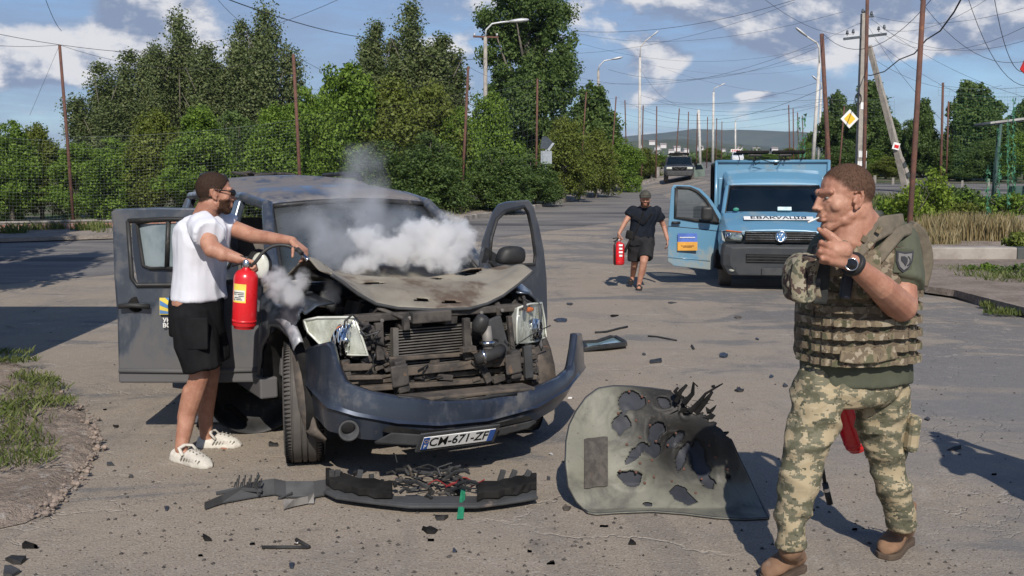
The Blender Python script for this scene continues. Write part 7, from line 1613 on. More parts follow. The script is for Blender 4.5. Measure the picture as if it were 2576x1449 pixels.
# ============================ soldier
def camo(name, cols, scale, px=None, stretch=(1, 1, 1), rough=.9):
    m, t = base_mat(name); v = t.vmath('MULTIPLY', t.obj, stretch)
    if px: v = t.vmath('SNAP', v, (px, px, px))
    f = t.noise(v, scale, 2.5, .55, .0); g = t.noise(t.vmath('ADD', v, (7.3, 1.1, 4.4)), scale*1.7, 2, .5)
    c = t.ramp(f, [(0, cols[0]), (.44, cols[1]), (.53, cols[2])], True)
    c = t.mix(t.math('GREATER_THAN', g, .60), c, cols[3]); c = t.mix(t.math('LESS_THAN', g, .335), c, cols[4])
    t.l.new(c, t.b.inputs['Base Color']); t.set(t.b, 'Roughness', rough); t.set(t.b, 'Specular IOR Level', .2); bump(t, t.noise(t.obj, 12, 4), .006, .6); return m
M_PIX = camo('pixel_camo', ((.105, .102, .066), (.150, .142, .098), (.335, .275, .175), (.37, .31, .205), (.075, .076, .052)), 13, .0085, (1, 1, 1.7))
M_VEST = camo('multicam_cloth', ((.085, .080, .050), (.165, .132, .088), (.120, .094, .066), (.26, .22, .16), (.052, .036, .027)), 14, None, (1, 1, 1.4))
M_WEB = camo('multicam_webbing', ((.105, .100, .060), (.185, .148, .098), (.140, .110, .076), (.28, .24, .175), (.062, .043, .031)), 18, None, (1, 1, .8)); M_POUCH = camo('pouch_camo', ((.10, .10, .07), (.24, .215, .15), (.09, .062, .05), (.30, .27, .20), (.045, .035, .03)), 16)
M_STRAP = mat('coyote_webbing', (.15, .125, .09), (.11, .092, .066), 20, .9, bmp=.003, bscale=120); M_BOOT = mat('tan_suede', (0.225, 0.130, 0.075), (0.165, .095, .056), 6, .9, bmp=.005, bscale=30, spots=((.27, .20, .15), 5, .58)); M_SOLE = mat('boot_sole', (.09, .062, .042), (.06, .042, .03), 8, .9)
so_ = empty('person', on_ground(2125, 1440), 0, 'soldier in camouflage trousers and plate carrier, cigarette in mouth, hand raised', 'person'); O3 = so_.location.copy()
def ws_(px_, py_, d): return at(px_, py_, d*.972)-O3
mb = MB(); f3 = Vector((-.985, -.17, -.05)); hc = ws_(2124, 498, 4.25); nk = ws_(2175, 585, 4.33)
T3 = head(mb, hc, f3, (-.10, 0, 1), .280, nk, 1.15); capsule(mb, T3(0, -.042, -.035), T3(0, -.045, -.15), .058*1.15, .066*1.15, 16); capsule(mb, T3(0, -.02, -.09), T3(.0, -.01, -.15), .066*1.15, .070*1.15, 16)
capsule(mb, ws_(2170, 640, 4.42), ws_(2155, 900, 4.5), .14, .14); capsule(mb, ws_(2110, 960, 4.48), ws_(2190, 960, 4.55), .12, .12)
chain(mb, [ws_(2258, 645, 4.42), ws_(2266, 765, 4.30)], [.072, .070], n=16); chain(mb, [ws_(2268, 772, 4.27), ws_(2216, 724, 4.13), ws_(2142, 662, 4.03)], [.064, .056, .037], n=16); capsule(mb, ws_(2255, 765, 4.25), ws_(2228, 738, 4.18), .062, .058)
# raised hand: own chain of fingers placed from the photograph
hw = ws_(2142, 662, 4.03); kn = [ws_(2092, 606, 3.985), ws_(2083, 622, 3.97), ws_(2082, 640, 3.965), ws_(2088, 656, 3.97)]
for k_ in kn: capsule(mb, hw.lerp(k_, .1), k_, .030, .0185, 12)
capsule(mb, ws_(2120, 630, 4.0), ws_(2100, 630, 3.99), .038, .034, 12)
for pts, r_ in (([kn[0], ws_(2078, 592, 3.96), ws_(2067, 583, 3.95), ws_(2060, 577, 3.945)], .0140), ([kn[1], ws_(2066, 610, 3.935), ws_(2062, 618, 3.95), ws_(2072, 624, 3.98)], .0138), ([kn[2], ws_(2063, 632, 3.93), ws_(2058, 640, 3.945), ws_(2069, 645, 3.98)], .0134), ([kn[3], ws_(2069, 651, 3.935), ws_(2065, 657, 3.95), ws_(2075, 661, 3.98)], .0120)):
    chain(mb, pts, [r_*.98, r_*.88, r_*.80, r_*.72], n=10)
chain(mb, [ws_(2110, 612, 4.04), ws_(2090, 592, 4.06), ws_(2074, 580, 4.05)], [.019, .015, .012], n=10)
chain(mb, [ws_(2070, 650, 4.70), ws_(2062, 790, 4.82), ws_(2110, 935, 4.86)], [.07, .055, .038]); hand(mb, ws_(2112, 940, 4.86), (.25, .0, -1), (.9, .2, 0), 1.1, (60, 60, 60, 60), 30, 1)
chain(mb, [ws_(2070, 980, 4.46), ws_(2028, 1140, 4.38), ws_(1990, 1345, 4.36)], [.095, .065, .038]); chain(mb, [ws_(2210, 980, 4.56), ws_(2225, 1160, 4.58), ws_(2264, 1300, 4.60)], [.095, .065, .036])
remesh(mb, 'body', M_SKIN, so_, .0045, 2)
hair(T3, M_HAIR2, so_, seed=7, thick=.0025); eyes(T3, so_, (-1, 1))
mb = MB(); mb.tube([T3(.0, .098, -.064), T3(-.01, .145, -.078)], .0042, 8); tag(mb.build('cigarette', M_WHT, None, smooth=True), 'white cigarette between the lips of the soldier', 'cigarette').location = O3
# olive tee
mb = MB(); U3 = Vector((.96, .28, 0)); V3 = Vector((-.28, .96, 0))
mb.loft([ellring(ws_(a, b, d), U3, V3, rx, ry) for a, b, d, rx, ry in ((2152, 954, 4.52, .250, .185), (2150, 900, 4.51, .246, .185), (2150, 850, 4.5, .235, .18), (2155, 780, 4.47, .225, .170), (2165, 700, 4.44, .225, .165), (2172, 640, 4.42, .22, .155), (2175, 605, 4.40, .18, .135), (2172, 582, 4.37, .115, .105), (2168, 570, 4.35, .085, .085))])
chain(mb, [ws_(2245, 615, 4.42), ws_(2256, 690, 4.39), ws_(2258, 722, 4.35)], [.105, .110, .106], ends=(True, False))
chain(mb, [ws_(2090, 630, 4.62), ws_(2066, 730, 4.74)], [.10, .095], ends=(True, False))
tee3 = remesh(mb, 'olive_tee', M_OLV, so_, .008, 3, folds(.010, 6, 6, (1, 1, .7), .003))
mb = MB(); mb.tube([ws_(2135, 600, 4.22), ws_(2170, 572, 4.24), ws_(2196, 545, 4.33), ws_(2212, 540, 4.42)], [.016, .020, .022, .02], 8, flat=1.0); mb.build('collar', M_OLV, tee3, smooth=True)
# shield patch
pc3 = ws_(2273, 656, 4.262); Mx = basis(pc3, (.93, .18, -.05), (.04, 0, 1)); mb = MB(); mb.box((0, .0, -.004), (.085, .105, .010)); o = mb.build('patch_base', M_OLV, tee3, bevel=.004); o.data.transform(Mx)
def shield(sc_, z_, m_, nm):
    mb = MB(); mb.prism([(a*sc_, b*sc_) for a, b in ((-.040, .042), (.0, .036), (.040, .042), (.038, -.002), (.024, -.032), (0, -.050), (-.024, -.032), (-.038, -.002))], (0, 0, z_), (1, 0, 0), (0, 1, 0), .004); o = mb.build(nm, m_, tee3, bevel=.001); o.data.transform(Mx)
shield(1.0, .004, mat('patch_dark', (.035, .037, .045), rough=.8), 'patch_border'); shield(.78, .007, mat('patch_grey', (.20, .195, .19), rough=.8), 'patch_field')
mb = MB(); mb.prism([(-.020, .018), (-.004, .020), (.010, .012), (.012, -.004), (.004, -.022), (-.004, -.010), (-.018, .002)], (0, 0, .0105), (1, 0, 0), (0, 1, 0), .003); o = mb.build('patch_emblem', MATS['patch_dark'], tee3); o.data.transform(Mx)
mb = MB()
for k in range(5): a = -.9+k*.45; mb.box((.022*math.cos(a)+.002, .022*math.sin(a), .0105), (.004, .008, .003), (0, 0, a))
o = mb.build('patch_mark', MATS['patch_dark'], tee3); o.data.transform(Mx)
# plate carrier
mb = MB()
VL = [(2148, 902, 4.50, .240, .20), (2148, 890, 4.50, .246, .206), (2148, 830, 4.49, .244, .206), (2152, 760, 4.47, .240, .20), (2158, 700, 4.45, .240, .20), (2160, 655, 4.43, .215, .19), (2165, 625, 4.42, .18, .175), (2168, 605, 4.40, .13, .13)]
mb.loft([ellring(ws_(a, b, d), U3, V3, rx, ry, 28, 3.0) for a, b, d, rx, ry in VL]); 
vest = remesh(mb, 'plate_carrier', M_VEST, so_, .009, 3, folds(.005, 9, 3))
# clear the sleeve side: shoulder straps and back edge
mb = MB()
def band(mbx, pts, w_, th, nrm=None):
    pts = [Vector(p) for p in pts]
    n_ = len(pts); rg_ = []
    for i, p in enumerate(pts):
        t_ = (pts[min(i+1, n_-1)]-pts[max(i-1, 0)]).normalized(); toc = (Vector((0, 0, CAM_Z))-O3-p).normalized() if nrm is None else Vector(nrm); s_ = t_.cross(toc).normalized(); u_ = s_.cross(t_).normalized()
        rg_.append([p+s_*w_/2*a+u_*th/2*b for a, b in ((-1, -1), (1, -1), (1, 1), (-1, 1))])
    mbx.loft(rg_)
band(mb, [ws_(2125, 665, 4.20), ws_(2150, 630, 4.19), ws_(2185, 590, 4.20), ws_(2225, 568, 4.26), ws_(2268, 562, 4.40)], .085, .030); mb.build('shoulder_strap', M_STRAP, so_, bevel=.008, smooth=True)
ss = so_.children[-1]
for a, b, c_, d_ in ((2168, 612, 2200, 590), (2182, 628, 2214, 604), (2205, 590, 2228, 578), (2150, 640, 2180, 622)):
    mb = MB(); band(mb, [ws_(a, b-14, 4.175), ws_(a+12, b-8, 4.17)], .028, .010); mb.build('webbing_loop', M_WEB, ss, bevel=.003)
mb = MB(); band(mb, [ws_(2205, 655, 4.22), ws_(2228, 625, 4.23), ws_(2262, 585, 4.28), ws_(2292, 575, 4.38)], .05, .024); mb.build('strap_edge', M_STRAP, ss, bevel=.007, smooth=True)
mb = MB(); band(mb, smooth_path([ws_(2288, 568, 4.45), ws_(2312, 590, 4.47), ws_(2326, 630, 4.48), ws_(2327, 670, 4.48), ws_(2314, 720, 4.47)], 5), .055, .05, (0, -1, 0)); mb.build('back_panel_edge', M_STRAP, ss, bevel=.01, smooth=True)
for k in range(6):      # webbing rows round the front
    y_ = 720+k*32; i_ = np.interp(y_, [605, 625, 655, 700, 760, 830, 890, 902], [.12, .16, .215, .232, .240, .244, .246, .240]); j_ = np.interp(y_, [605, 655, 700, 760, 830, 902], [.13, .19, .20, .20, .206, .20]); dd = np.interp(y_, [605, 700, 902], [4.40, 4.45, 4.50]); xx = np.interp(y_, [605, 700, 760, 902], [2168, 2158, 2152, 2148])
    mb = MB(); ring0 = ellring(ws_(xx, y_+3, dd), U3, V3, i_+.012, j_+.012, 72, 3.0); ring1 = ellring(ws_(xx, y_+19, dd), U3, V3, i_+.013, j_+.013, 72, 3.0)
    ids = [q for q in range(34, 74)]; arc0 = [ring0[q % 72] for q in ids]; arc1 = [ring1[q % 72] for q in ids]
    out0 = [p+Vector((0, 0, 0))+(p-ws_(xx, y_, dd)).normalized()*(.007 if (q % 3) else -.004) for q, p in enumerate(arc0)]; out1 = [p+(p-ws_(xx, y_, dd)).normalized()*(.007 if (q % 3) else -.004) for q, p in enumerate(arc1)]
    mb.loft([[a, b] for a, b in zip(out0, out1)], closed=False); mb.build('webbing_row', M_WEB, vest, solid=.005)
mb = MB(); band(mb, [ws_(2112, 895, 4.25), ws_(2150, 901, 4.24), ws_(2200, 899, 4.25), ws_(2250, 888, 4.30)], .05, .03); mb.build('lower_flap', M_WEB, vest, bevel=.006)
# chest gear: pouch, radio, buckle
mb = MB(); mb.loft([ellring(ws_(a, b, 4.14), (1, .1, 0), (-.1, 1, 0), rx, .07, 20, 2.8) for a, b, rx in ((2012, 756, .035), (2012, 748, .052), (2010, 715, .060), (2012, 680, .062), (2020, 655, .054), (2030, 641, .035))]); pou = remesh(mb, 'hanging_pouch', M_POUCH, so_, .006, 3, folds(.005, 9, 3))
mb = MB(); mb.tube([ws_(1993, 665, 4.065), ws_(1986, 700, 4.06), ws_(1990, 742, 4.07)], .003, 5); mb.tube([ws_(2020, 650, 4.07), ws_(2030, 690, 4.065), ws_(2030, 740, 4.07)], .003, 5); mb.build('zip', M_BLACK, pou)
mb = MB(); mb.box(ws_(2062, 690, 4.15), (.07, .06, .24), (0, .05, 0)); mb.build('magazine_pouch', mat('black_nylon', (.015, .017, .016), (.03, .03, .026), 9, .8), vest, bevel=.012); mb = MB(); mb.box(ws_(2130, 712, 4.16), (.045, .035, .13), (0, .12, 0)); mb.build('radio', mat('radio_black', (.012, .016, .026), rough=.5), vest, bevel=.01)
mb = MB(); mb.box(ws_(2100, 650, 4.17), (.10, .05, .15), (0, 0, 0)); mb.build('admin_pouch', M_VEST, vest, bevel=.015); mb = MB(); mb.box(ws_(2175, 690, 4.20), (.13, .05, .20), (0, -.06, 0)); mb.build('flap_pouch', M_WEB, vest, bevel=.015)
mb = MB(); mb.box(ws_(2053, 710, 4.105), (.035, .015, .035), (0, 0, 0)); mb.build('buckle', M_GREYP, vest, bevel=.006); mb = MB(); band(mb, [ws_(2053, 722, 4.11), ws_(2058, 745, 4.12), ws_(2050, 770, 4.15)], .026, .008); mb.build('strap', M_VEST, vest)
# trousers
mb = MB()
mb.loft([ellring(ws_(a, b, d), U3, V3, rx, ry) for a, b, d, rx, ry in ((2136, 1012, 4.5, .16, .13), (2138, 990, 4.5, .215, .16), (2146, 955, 4.51, .236, .172), (2150, 915, 4.51, .230, .168))])
chain(mb, [ws_(2062, 975, 4.45), ws_(2052, 1049, 4.42), ws_(2026, 1133, 4.38), ws_(2011, 1218, 4.36), ws_(2003, 1260, 4.36), ws_(1992, 1302, 4.36), ws_(1988, 1374, 4.36)], [.118, .108, .088, .082, .076, .068, .056], n=18, ends=(True, False))
chain(mb, [ws_(2212, 975, 4.56), ws_(2216, 1049, 4.57), ws_(2230, 1133, 4.57), ws_(2247, 1218, 4.58), ws_(2261, 1262, 4.60), ws_(2268, 1330, 4.61)], [.124, .114, .084, .074, .064, .054], n=18, ends=(True, False))
remesh(mb, 'camouflage_trousers', M_PIX, so_, .008, 2, folds(.014, 5.5, 5, (1, 1, 1.5), .006))
mb = MB(); mb.box(ws_(2283, 1085, 4.52), (.05, .14, .17), (0, .1, .2)); mb.build('cargo_pocket', M_PIX, so_, bevel=.02)
mb = MB(); mb.box(ws_(2167, 943, 4.315), (.010, .006, .022)); mb.build('hem_tag', M_LABEL, so_)
# boots
def boot(ank, heel, toe):
    heel, toe, ank = Vector(heel), Vector(toe), Vector(ank); d = toe-heel; L_ = d.length; d.normalize(); s_ = d.cross(Vector((0, 0, 1))).normalized(); u = Vector((0, 0, 1)); mb = MB()
    prof = ((0, .036, .085), (.10, .042, .110), (.30, .042, .125), (.45, .044, .115), (.60, .050, .090), (.75, .054, .074), (.88, .050, .062), (.97, .034, .045), (1.0, .015, .03))
    mb.loft([[heel+d*f*L_+s_*w_*math.cos(a)+u*(.022+h_*.48+h_*.48*math.sin(a)) for a in [i*math.pi/8 for i in range(16)]] for f, w_, h_ in prof]); chain(mb, [heel+d*L_*.22+u*.08, ank, ank+u*.09], [.052, .052, .054], n=16, ends=(True, False))
    o = remesh(mb, 'boot', M_BOOT, so_, .006, 3, folds(.003, 14, 4)); mb = MB(); mb.loft([[heel+d*f*L_+s_*w_*q+u*z_ for q, z_ in ((-1, 0), (1, 0), (1, .03), (-1, .03))] for f, w_ in ((-.02, .036), (.1, .048), (.35, .044), (.6, .054), (.8, .060), (.93, .050), (1.02, .026))]); mb.build('sole', M_SOLE, o, bevel=.006)
    mb = MB(); 
    for k in range(5):
        f = .52-.05*k; z_ = .105+.022*k; p = heel+d*f*L_+u*z_; mb.tube([p-s_*.035-u*.012, p+u*.012+d*.008, p+s_*.035-u*.012], .0042, 6)
    for k in (-1, 1): p = heel+d*.36*L_+u*.205; mb.tube([p, p+s_*k*.035+u*.008, p+s_*k*.045-u*.05+d*.02], .003, 5)
    mb.build('lace', mat('lace_brown', (.06, .04, .03), rough=.9), o, smooth=True)
b1h, b1t = on_ground(2012, 1440)-O3, on_ground(1930, 1468)-O3; boot(ws_(1988, 1380, 4.37), b1h, b1t+(b1t-b1h)*.05)
b2h, b2t = on_ground(2282, 1366)-O3, on_ground(2232, 1410)-O3; dv = (b2t-b2h).normalized(); boot(ws_(2272, 1310, 4.66), b2h, b2h+dv*.31)
# watch
wc_ = ws_(2142, 665, 3.985); wa = (ws_(2142, 662, 4.03)-ws_(2216, 724, 4.13)).normalized(); mb = MB(); mb.lathe([(.047, -.012), (.050, -.010), (.050, .010), (.047, .012)], ws_(2146, 665, 4.035), wa, 24); wt = mb.build('watch_strap', M_PLAS, so_, smooth=True)
wt.name = 'wrist_watch'; mb = MB(); fn = (Vector((0, 0, CAM_Z))-O3-wc_).normalized(); mb.lathe([(.024, -.004), (.026, .0), (.026, .008), (.022, .010), (.022, .008), (0, .008)], wc_-fn*.0, fn, 24); mb.build('watch_case', M_CHROME, wt, smooth=True); mb = MB(); mb.lathe([(.0215, .0085), (.0, .011)], wc_, fn, 20); mb.build('watch_face', MATS['sunglass_black'], wt)
# extinguisher behind his legs
ex3 = extinguisher(at(2158, 1128, 4.98), at(2106, 985, 4.92), 'scuffed red extinguisher hanging behind the legs of the soldier', .060, (-.2, -1, 0), False)
mb = MB(); mb.tube([at(2098, 975, 4.9)-ex3.location, at(2068, 1050, 4.95)-ex3.location, at(2064, 1150, 4.97)-ex3.location, at(2076, 1220, 4.97)-ex3.location], .010, 8); mb.tube([at(2075, 1215, 4.97)-ex3.location, at(2088, 1268, 4.97)-ex3.location], .016, 8); mb.build('hose', M_PLAS, ex3, smooth=True); mb = MB(); mb.tube([at(2078, 1228, 4.965)-ex3.location, at(2080, 1236, 4.965)-ex3.location], .0175, 8); mb.build('hose_ring', M_CHROME, ex3)
# person just outside the right edge whose shade lies on the road
pp = empty('person', (3.12, 4.4, 0), 0, 'dark dressed bystander with dark hair standing just outside the right edge with a raised camera', 'person'); mb = MB()
head(mb, (0, 0, 1.60), (-.3, .95, 0), (0, 0, 1), .24, Vector((0, 0, 1.45))); capsule(mb, (0, 0, 1.33), (0, 0, 1.0), .16, .15); capsule(mb, (-.1, 0, 1.36), (.1, 0, 1.36), .11, .11)
for s_ in (-1, 1): chain(mb, [(s_*.10, 0, .92), (s_*.13, .03, .5), (s_*.14, 0, .06)], [.09, .065, .05]); chain(mb, [(s_*.2, 0, 1.36), (s_*.30, .05, 1.15), (s_*.10, .28, 1.45)], [.055, .045, .035]); chain(mb, [(s_*.14, 0, .04), (s_*.15, .18, .04)], [.04, .035]); hand(mb, (s_*.10, .28, 1.45), (-s_*.3, .8, .5), (0, .3, -1), 1, (50, 50, 50, 50), 30, s_)
remesh(mb, 'body', M_SKIN, pp, .008, 3); hair(lambda x, y, z: Vector((x, y, z+1.60)) + Vector((y*-.3, 0, 0)), M_HAIR, pp, seed=4)
mb = MB(); mb.loft([ellring((0, 0, z_), (1, 0, 0), (0, 1, 0), rx, ry) for z_, rx, ry in ((.92, .20, .16), (1.1, .19, .155), (1.3, .22, .15), (1.40, .20, .13), (1.46, .10, .09))])
for s_ in (-1, 1): capsule(mb, (s_*.19, 0, 1.37), (s_*.265, .03, 1.22), .078, .076, ends=(True, False))
remesh(mb, 'dark_tee', M_NTEE, pp, .01, 3, folds(.01, 6, 4)); mb = MB(); mb.loft([ellring((0, 0, z_), (1, 0, 0), (0, 1, 0), rx, ry) for z_, rx, ry in ((.80, .19, .15), (.90, .20, .155), (1.0, .185, .145))])
for s_ in (-1, 1): chain(mb, [(s_*.10, 0, .86), (s_*.13, .03, .5), (s_*.14, 0, .08)], [.115, .09, .075], ends=(True, False))
remesh(mb, 'trousers', M_CSH, pp, .01, 3, folds(.012, 6, 7)); mb = MB(); mb.box((0, .34, 1.55), (.14, .07, .10)); mb.lathe([(.04, 0), (.042, .10), (.036, .11)], (0, .37, 1.55), (0, 1, 0), 16); tag(mb.build('camera', M_PLAS, None, bevel=.008), 'black photo camera held up by the bystander outside the right edge', 'camera').location = pp.location

# ------------------------------------------------------------------ torn hood standing on the road
HD = Frame(on_ground(1640, 1290), 0)
hood = empty('torn_hood', HD.M.translation, 0, 'torn off car hood standing on edge, inner side out with holes and charred tip', 'car hood')
HOUT = [(1425, 1110), (1423, 1165), (1430, 1225), (1450, 1262), (1478, 1290), (1500, 1294), (1560, 1290), (1640, 1287), (1720, 1293), (1800, 1303), (1870, 1307), (1938, 1304), (1925, 1290), (1900, 1240), (1880, 1195), (1862, 1160), (1840, 1110), (1818, 1080), (1790, 1062), (1770, 1048), (1745, 1040), (1722, 1020), (1710, 995), (1690, 985), (1640, 978), (1590, 973), (1545, 972), (1505, 978), (1475, 1000), (1450, 1035), (1433, 1070)]
def hdepth(px_, py_):
    h_ = max(0, (1300-py_)/330.0); b = gd(px_, min(1300, max(py_, 1286)))
    q = b - .03 + .40*h_*(.6+.4*h_) + .10*math.sin((px_-1425)/510*3.0)*min(h_*4, 1) - .12*mn.noise(Vector((px_*.006, py_*.006, 2.0)))*min(h_*3, 1) + .22*sm(1800, 1940, px_)*min(h_*4, 1) + .10*math.exp(-((px_-1700)**2+(py_-1120)**2)/4500.)
    return min(q, gd(px_, py_)-.03) if py_ > 1200 else q
hc_ = Vector((1640, 1150)); NH, NR = 220, 60; ro = resample(HOUT, NH, hc_); mbi = MB(); mbo = MB(); vs = []; pxs = []
HOLES = [(1590, 1010, 34, 24, -.1), (1670, 1012, 20, 14, .6), (1565, 1062, 24, 30, .35), (1600, 1140, 38, 12, -.75), (1646, 1130, 24, 17, .0), (1650, 1088, 18, 34, .5), (1590, 1205, 34, 20, .15), (1715, 1245, 40, 20, .3), (1716, 1150, 14, 34, .35), (1755, 1150, 20, 42, -.25), (1775, 1195, 20, 34, -.5), (1832, 1202, 7, 7, 0), (1695, 1105, 26, 14, -.7), (1725, 1028, 12, 20, .3), (1627, 1268, 12, 5, .1)]
def inhole(x_, y_):
    for a, b, rx, ry, an in HOLES:
        dx, dy = x_-a, y_-b; u = dx*math.cos(an)+dy*math.sin(an); v = -dx*math.sin(an)+dy*math.cos(an)
        if (u/rx)**2+(v/ry)**2 < 1+1.1*mn.noise(Vector((x_*.045, y_*.045, a*.1))): return True
    return False
rr_ = random.Random(9)
for j in range(NR+1):
    for i in range(NH):
        f = j/NR; jag = 1.0
        if j == NR and 1690 < ro[i].x < 1830 and ro[i].y < 1100: jag = rr_.uniform(.90, 1.09)
        p = hc_+(ro[i]-hc_)*f*jag; pxs.append(p.copy()); q = at(p.x, p.y, hdepth(p.x, p.y)); 
        rib = 0
        for a, b, rx, ry, an in HOLES:
            dd_ = math.hypot((p.x-a)/rx, (p.y-b)/ry)
            if 1 < dd_ < 1.7: rib += .004*math.sin((dd_-1)/.7*math.pi)
        q.y -= rib; vs.append(q-hood.location)
fi = []; fo = []
for j in range(NR):
    for i in range(NH):
        a, b, c_, d_ = j*NH+i, j*NH+(i+1) % NH, (j+1)*NH+(i+1) % NH, (j+1)*NH+i; fo.append((a, b, c_, d_)); m_ = (pxs[a]+pxs[b]+pxs[c_]+pxs[d_])/4
        if not inhole(m_.x, m_.y): fi.append((a, b, c_, d_))
m, t = base_mat('hood_inner_paint'); P = t.obj
xh, yh, zh_ = t.sep(P)[:3]; c = t.mix(t.mapr(t.noise(P, 2.2, 6, .6), .35, .65), (0.180, 0.177, 0.138), (0.125, 0.122, 0.100))
c = t.mix(t.mapr(t.noise(P, 3.4, 7, .65, 1.4), .46, .66, 0, .8), c, (.075, .072, .064))
tipv = at(1750, 1030, hdepth(1750, 1030))-hood.location; dt = t.vmath('DISTANCE', t.vmath('ADD', P, t.vmath('SCALE', t.vmath('SUBTRACT', t.noise(P, 5, 4, .6, out=1), (.5, .5, .5)), scale=.25)), tuple(tipv), out=1)
c = t.mix(t.mapr(dt, .24, .60, .98, 0), c, (.018, .017, .016)); c = t.mix(t.mapr(t.noise(P, 55, 3, .7), .62, .70, 0, .7), c, (.09, .07, .05))
t.l.new(c, t.b.inputs['Base Color']); t.set(t.b, 'Roughness', .55); t.set(t.b, 'Specular IOR Level', .3); bump(t, t.noise(P, 9, 5), .012, .7); M_HIN = m
mbi.add(vs, fi); mbi.build('inner_frame', M_HIN, hood, smooth=True, solid=.006)
mbo.add([v+Vector((0, .022, -.002)) for v in vs], fo); mbo.build('outer_skin', mat('hood_skin', (.040, .043, .052), (.028, .030, .036), 6, .6, .05, spec=.25), hood, smooth=True, solid=.004)
rim = [(at(p.x, p.y, hdepth(p.x, p.y)+.008)-hood.location) for p in ro if not (1690 < p.x < 1840 and p.y < 1100)]
mb = MB(); k0 = max(range(len(rim)), key=lambda i: (rim[i]-rim[i-1]).length); mb.tube(rim[k0:]+rim[:k0], .008, 6); mb.build('folded_rim', MATS['hood_skin'], hood, smooth=True)
def hpt(x_, y_, o_=.0): return at(x_, y_, hdepth(x_, y_)-o_)-hood.location
q = [hpt(1470, 1104, .008), hpt(1527, 1097, .008), hpt(1533, 1222, .008), hpt(1470, 1232, .008)]; g_ = []
mb = MB(); nn = 6; idx = []
for j in range(nn+1):
    for i in range(nn+1):
        x_ = 1470+(59)*i/nn; y_ = 1104+(124)*j/nn-(6*i/nn)+rr_.uniform(-1, 1); g_.append(hpt(x_, y_, .010+rr_.uniform(0, .004)))
mb.add(g_, [(j*(nn+1)+i, j*(nn+1)+i+1, (j+1)*(nn+1)+i+1, (j+1)*(nn+1)+i) for i in range(nn) for j in range(nn)]); mb.build('felt_pad', mat('burnt_felt', (.050, .044, .038), (.085, .075, .065), 22, .98, bmp=.006, bscale=60), hood, solid=.006)
mb = MB()
for x_, y_ in ((1583, 985), (1615, 998), (1632, 1010), (1555, 1040), (1600, 1058), (1635, 1070), (1610, 1100), (1650, 1110), (1577, 1118), (1610, 1165), (1640, 1158), (1680, 1120), (1700, 1090), (1560, 1185), (1600, 1188), (1645, 1200), (1720, 1180), (1765, 1205), (1750, 1240), (1690, 1210), (1487, 1195), (1487, 1212), (1622, 1215), (1800, 1150), (1785, 1120), (1830, 1180)):
    mb = MB(); mb.ball(hpt(x_, y_, .008), .008, 8, 5); mb.build('rivet', M_RUST, hood)
mb = MB()   # charred shredded tip
for k in range(18):
    x_, y_ = rr_.uniform(1694, 1790), rr_.uniform(1000, 1062); p = hpt(x_, y_, -.01); v = Vector((rr_.uniform(-.05, .05), rr_.uniform(-.05, .05), rr_.uniform(-.03, .045))); w_ = Vector((rr_.uniform(.03, .09)*rr_.choice((-1, 1)), rr_.uniform(-.04, .04), rr_.uniform(-.04, .04)))
    mb.add([p-w_*.5, p+w_*.5, p+v*.6+w_*rr_.uniform(.2, .8), p+v, p+v*.5-w_*.3], [(0, 1, 2, 4), (2, 3, 4)])
for pts in ([(1700, 1010), (1712, 985), (1728, 968)], [(1720, 1015), (1742, 990), (1745, 962), (1755, 972)], [(1735, 1035), (1760, 1010), (1775, 990), (1800, 975), (1818, 965)], [(1750, 1040), (1775, 1010), (1792, 985)], [(1712, 1000), (1698, 985), (1706, 975)]):
    mb.tube([at(a, b, hdepth(1745, 1020)-.02)-hood.location for a, b in pts], [.030, .022, .012, .008, .004][:len(pts)], 5, flat=.5)
mb.build('charred_shred', M_BLACK, hood, solid=.003)
# ------------------------------------------------------------------ grille support lying in front
gl0 = on_ground(1080, 1296); gs_ = empty('broken_grille_support', gl0, 0, 'broken black plastic grille carrier with torn flap and wires lying on the road', 'car part')
G = lambda px_, py_, up=0.0: (lambda g_: Vector((g_.x, g_.y, g_.z+up)))(on_ground(px_, py_))-gl0
rail = [(820, 1258), (850, 1272), (900, 1285), (960, 1293), (1030, 1298), (1120, 1300), (1200, 1300), (1260, 1292), (1310, 1280), (1350, 1272)]
mb = MB(); mb.tube([G(a, b, .045) for a, b in rail], .020, 6, flat=.7); mb.loft([[G(a, b, .035), G(a, b, .06), G(a, b-14, .07), G(a, b-16, .03)] for a, b in rail]); mb.build('front_rail', M_GREYP, gs_, bevel=.004)
for a0, a1 in ((0, 3.4), (6.0, 9)):
    mb = MB(); n_ = 10; rr3 = []
    for k in range(n_+1):
        f = a0+(a1-a0)*k/n_; i = min(int(f), 8); px_ = rail[i][0]*(1-f+i)+rail[i+1][0]*(f-i); py_ = rail[i][1]*(1-f+i)+rail[i+1][1]*(f-i)
        rr3.append([G(px_, py_-4, .07), G(px_, py_-6, .11+.004*(k % 2)), G(px_, py_-28, .125), G(px_, py_-30, .03)])
    mb.loft(rr3); mb.build('duct_wall', M_BLACK, gs_, bevel=.006)
mb = MB(); rr_ = random.Random(33)
for k in range(34):
    px_ = rr_.uniform(835, 1340); c_ = 1240 if px_ < 1020 or px_ > 1180 else 1262; p = G(px_, c_+14*abs((px_-1085)/260)*-1+rr_.uniform(4, 22), rr_.uniform(.01, .09)); mb.box(p, (rr_.uniform(.01, .05), rr_.uniform(.01, .03), rr_.uniform(.008, .03)), (rr_.uniform(-.5, .5), rr_.uniform(-.5, .5), rr_.uniform(0, 3)))
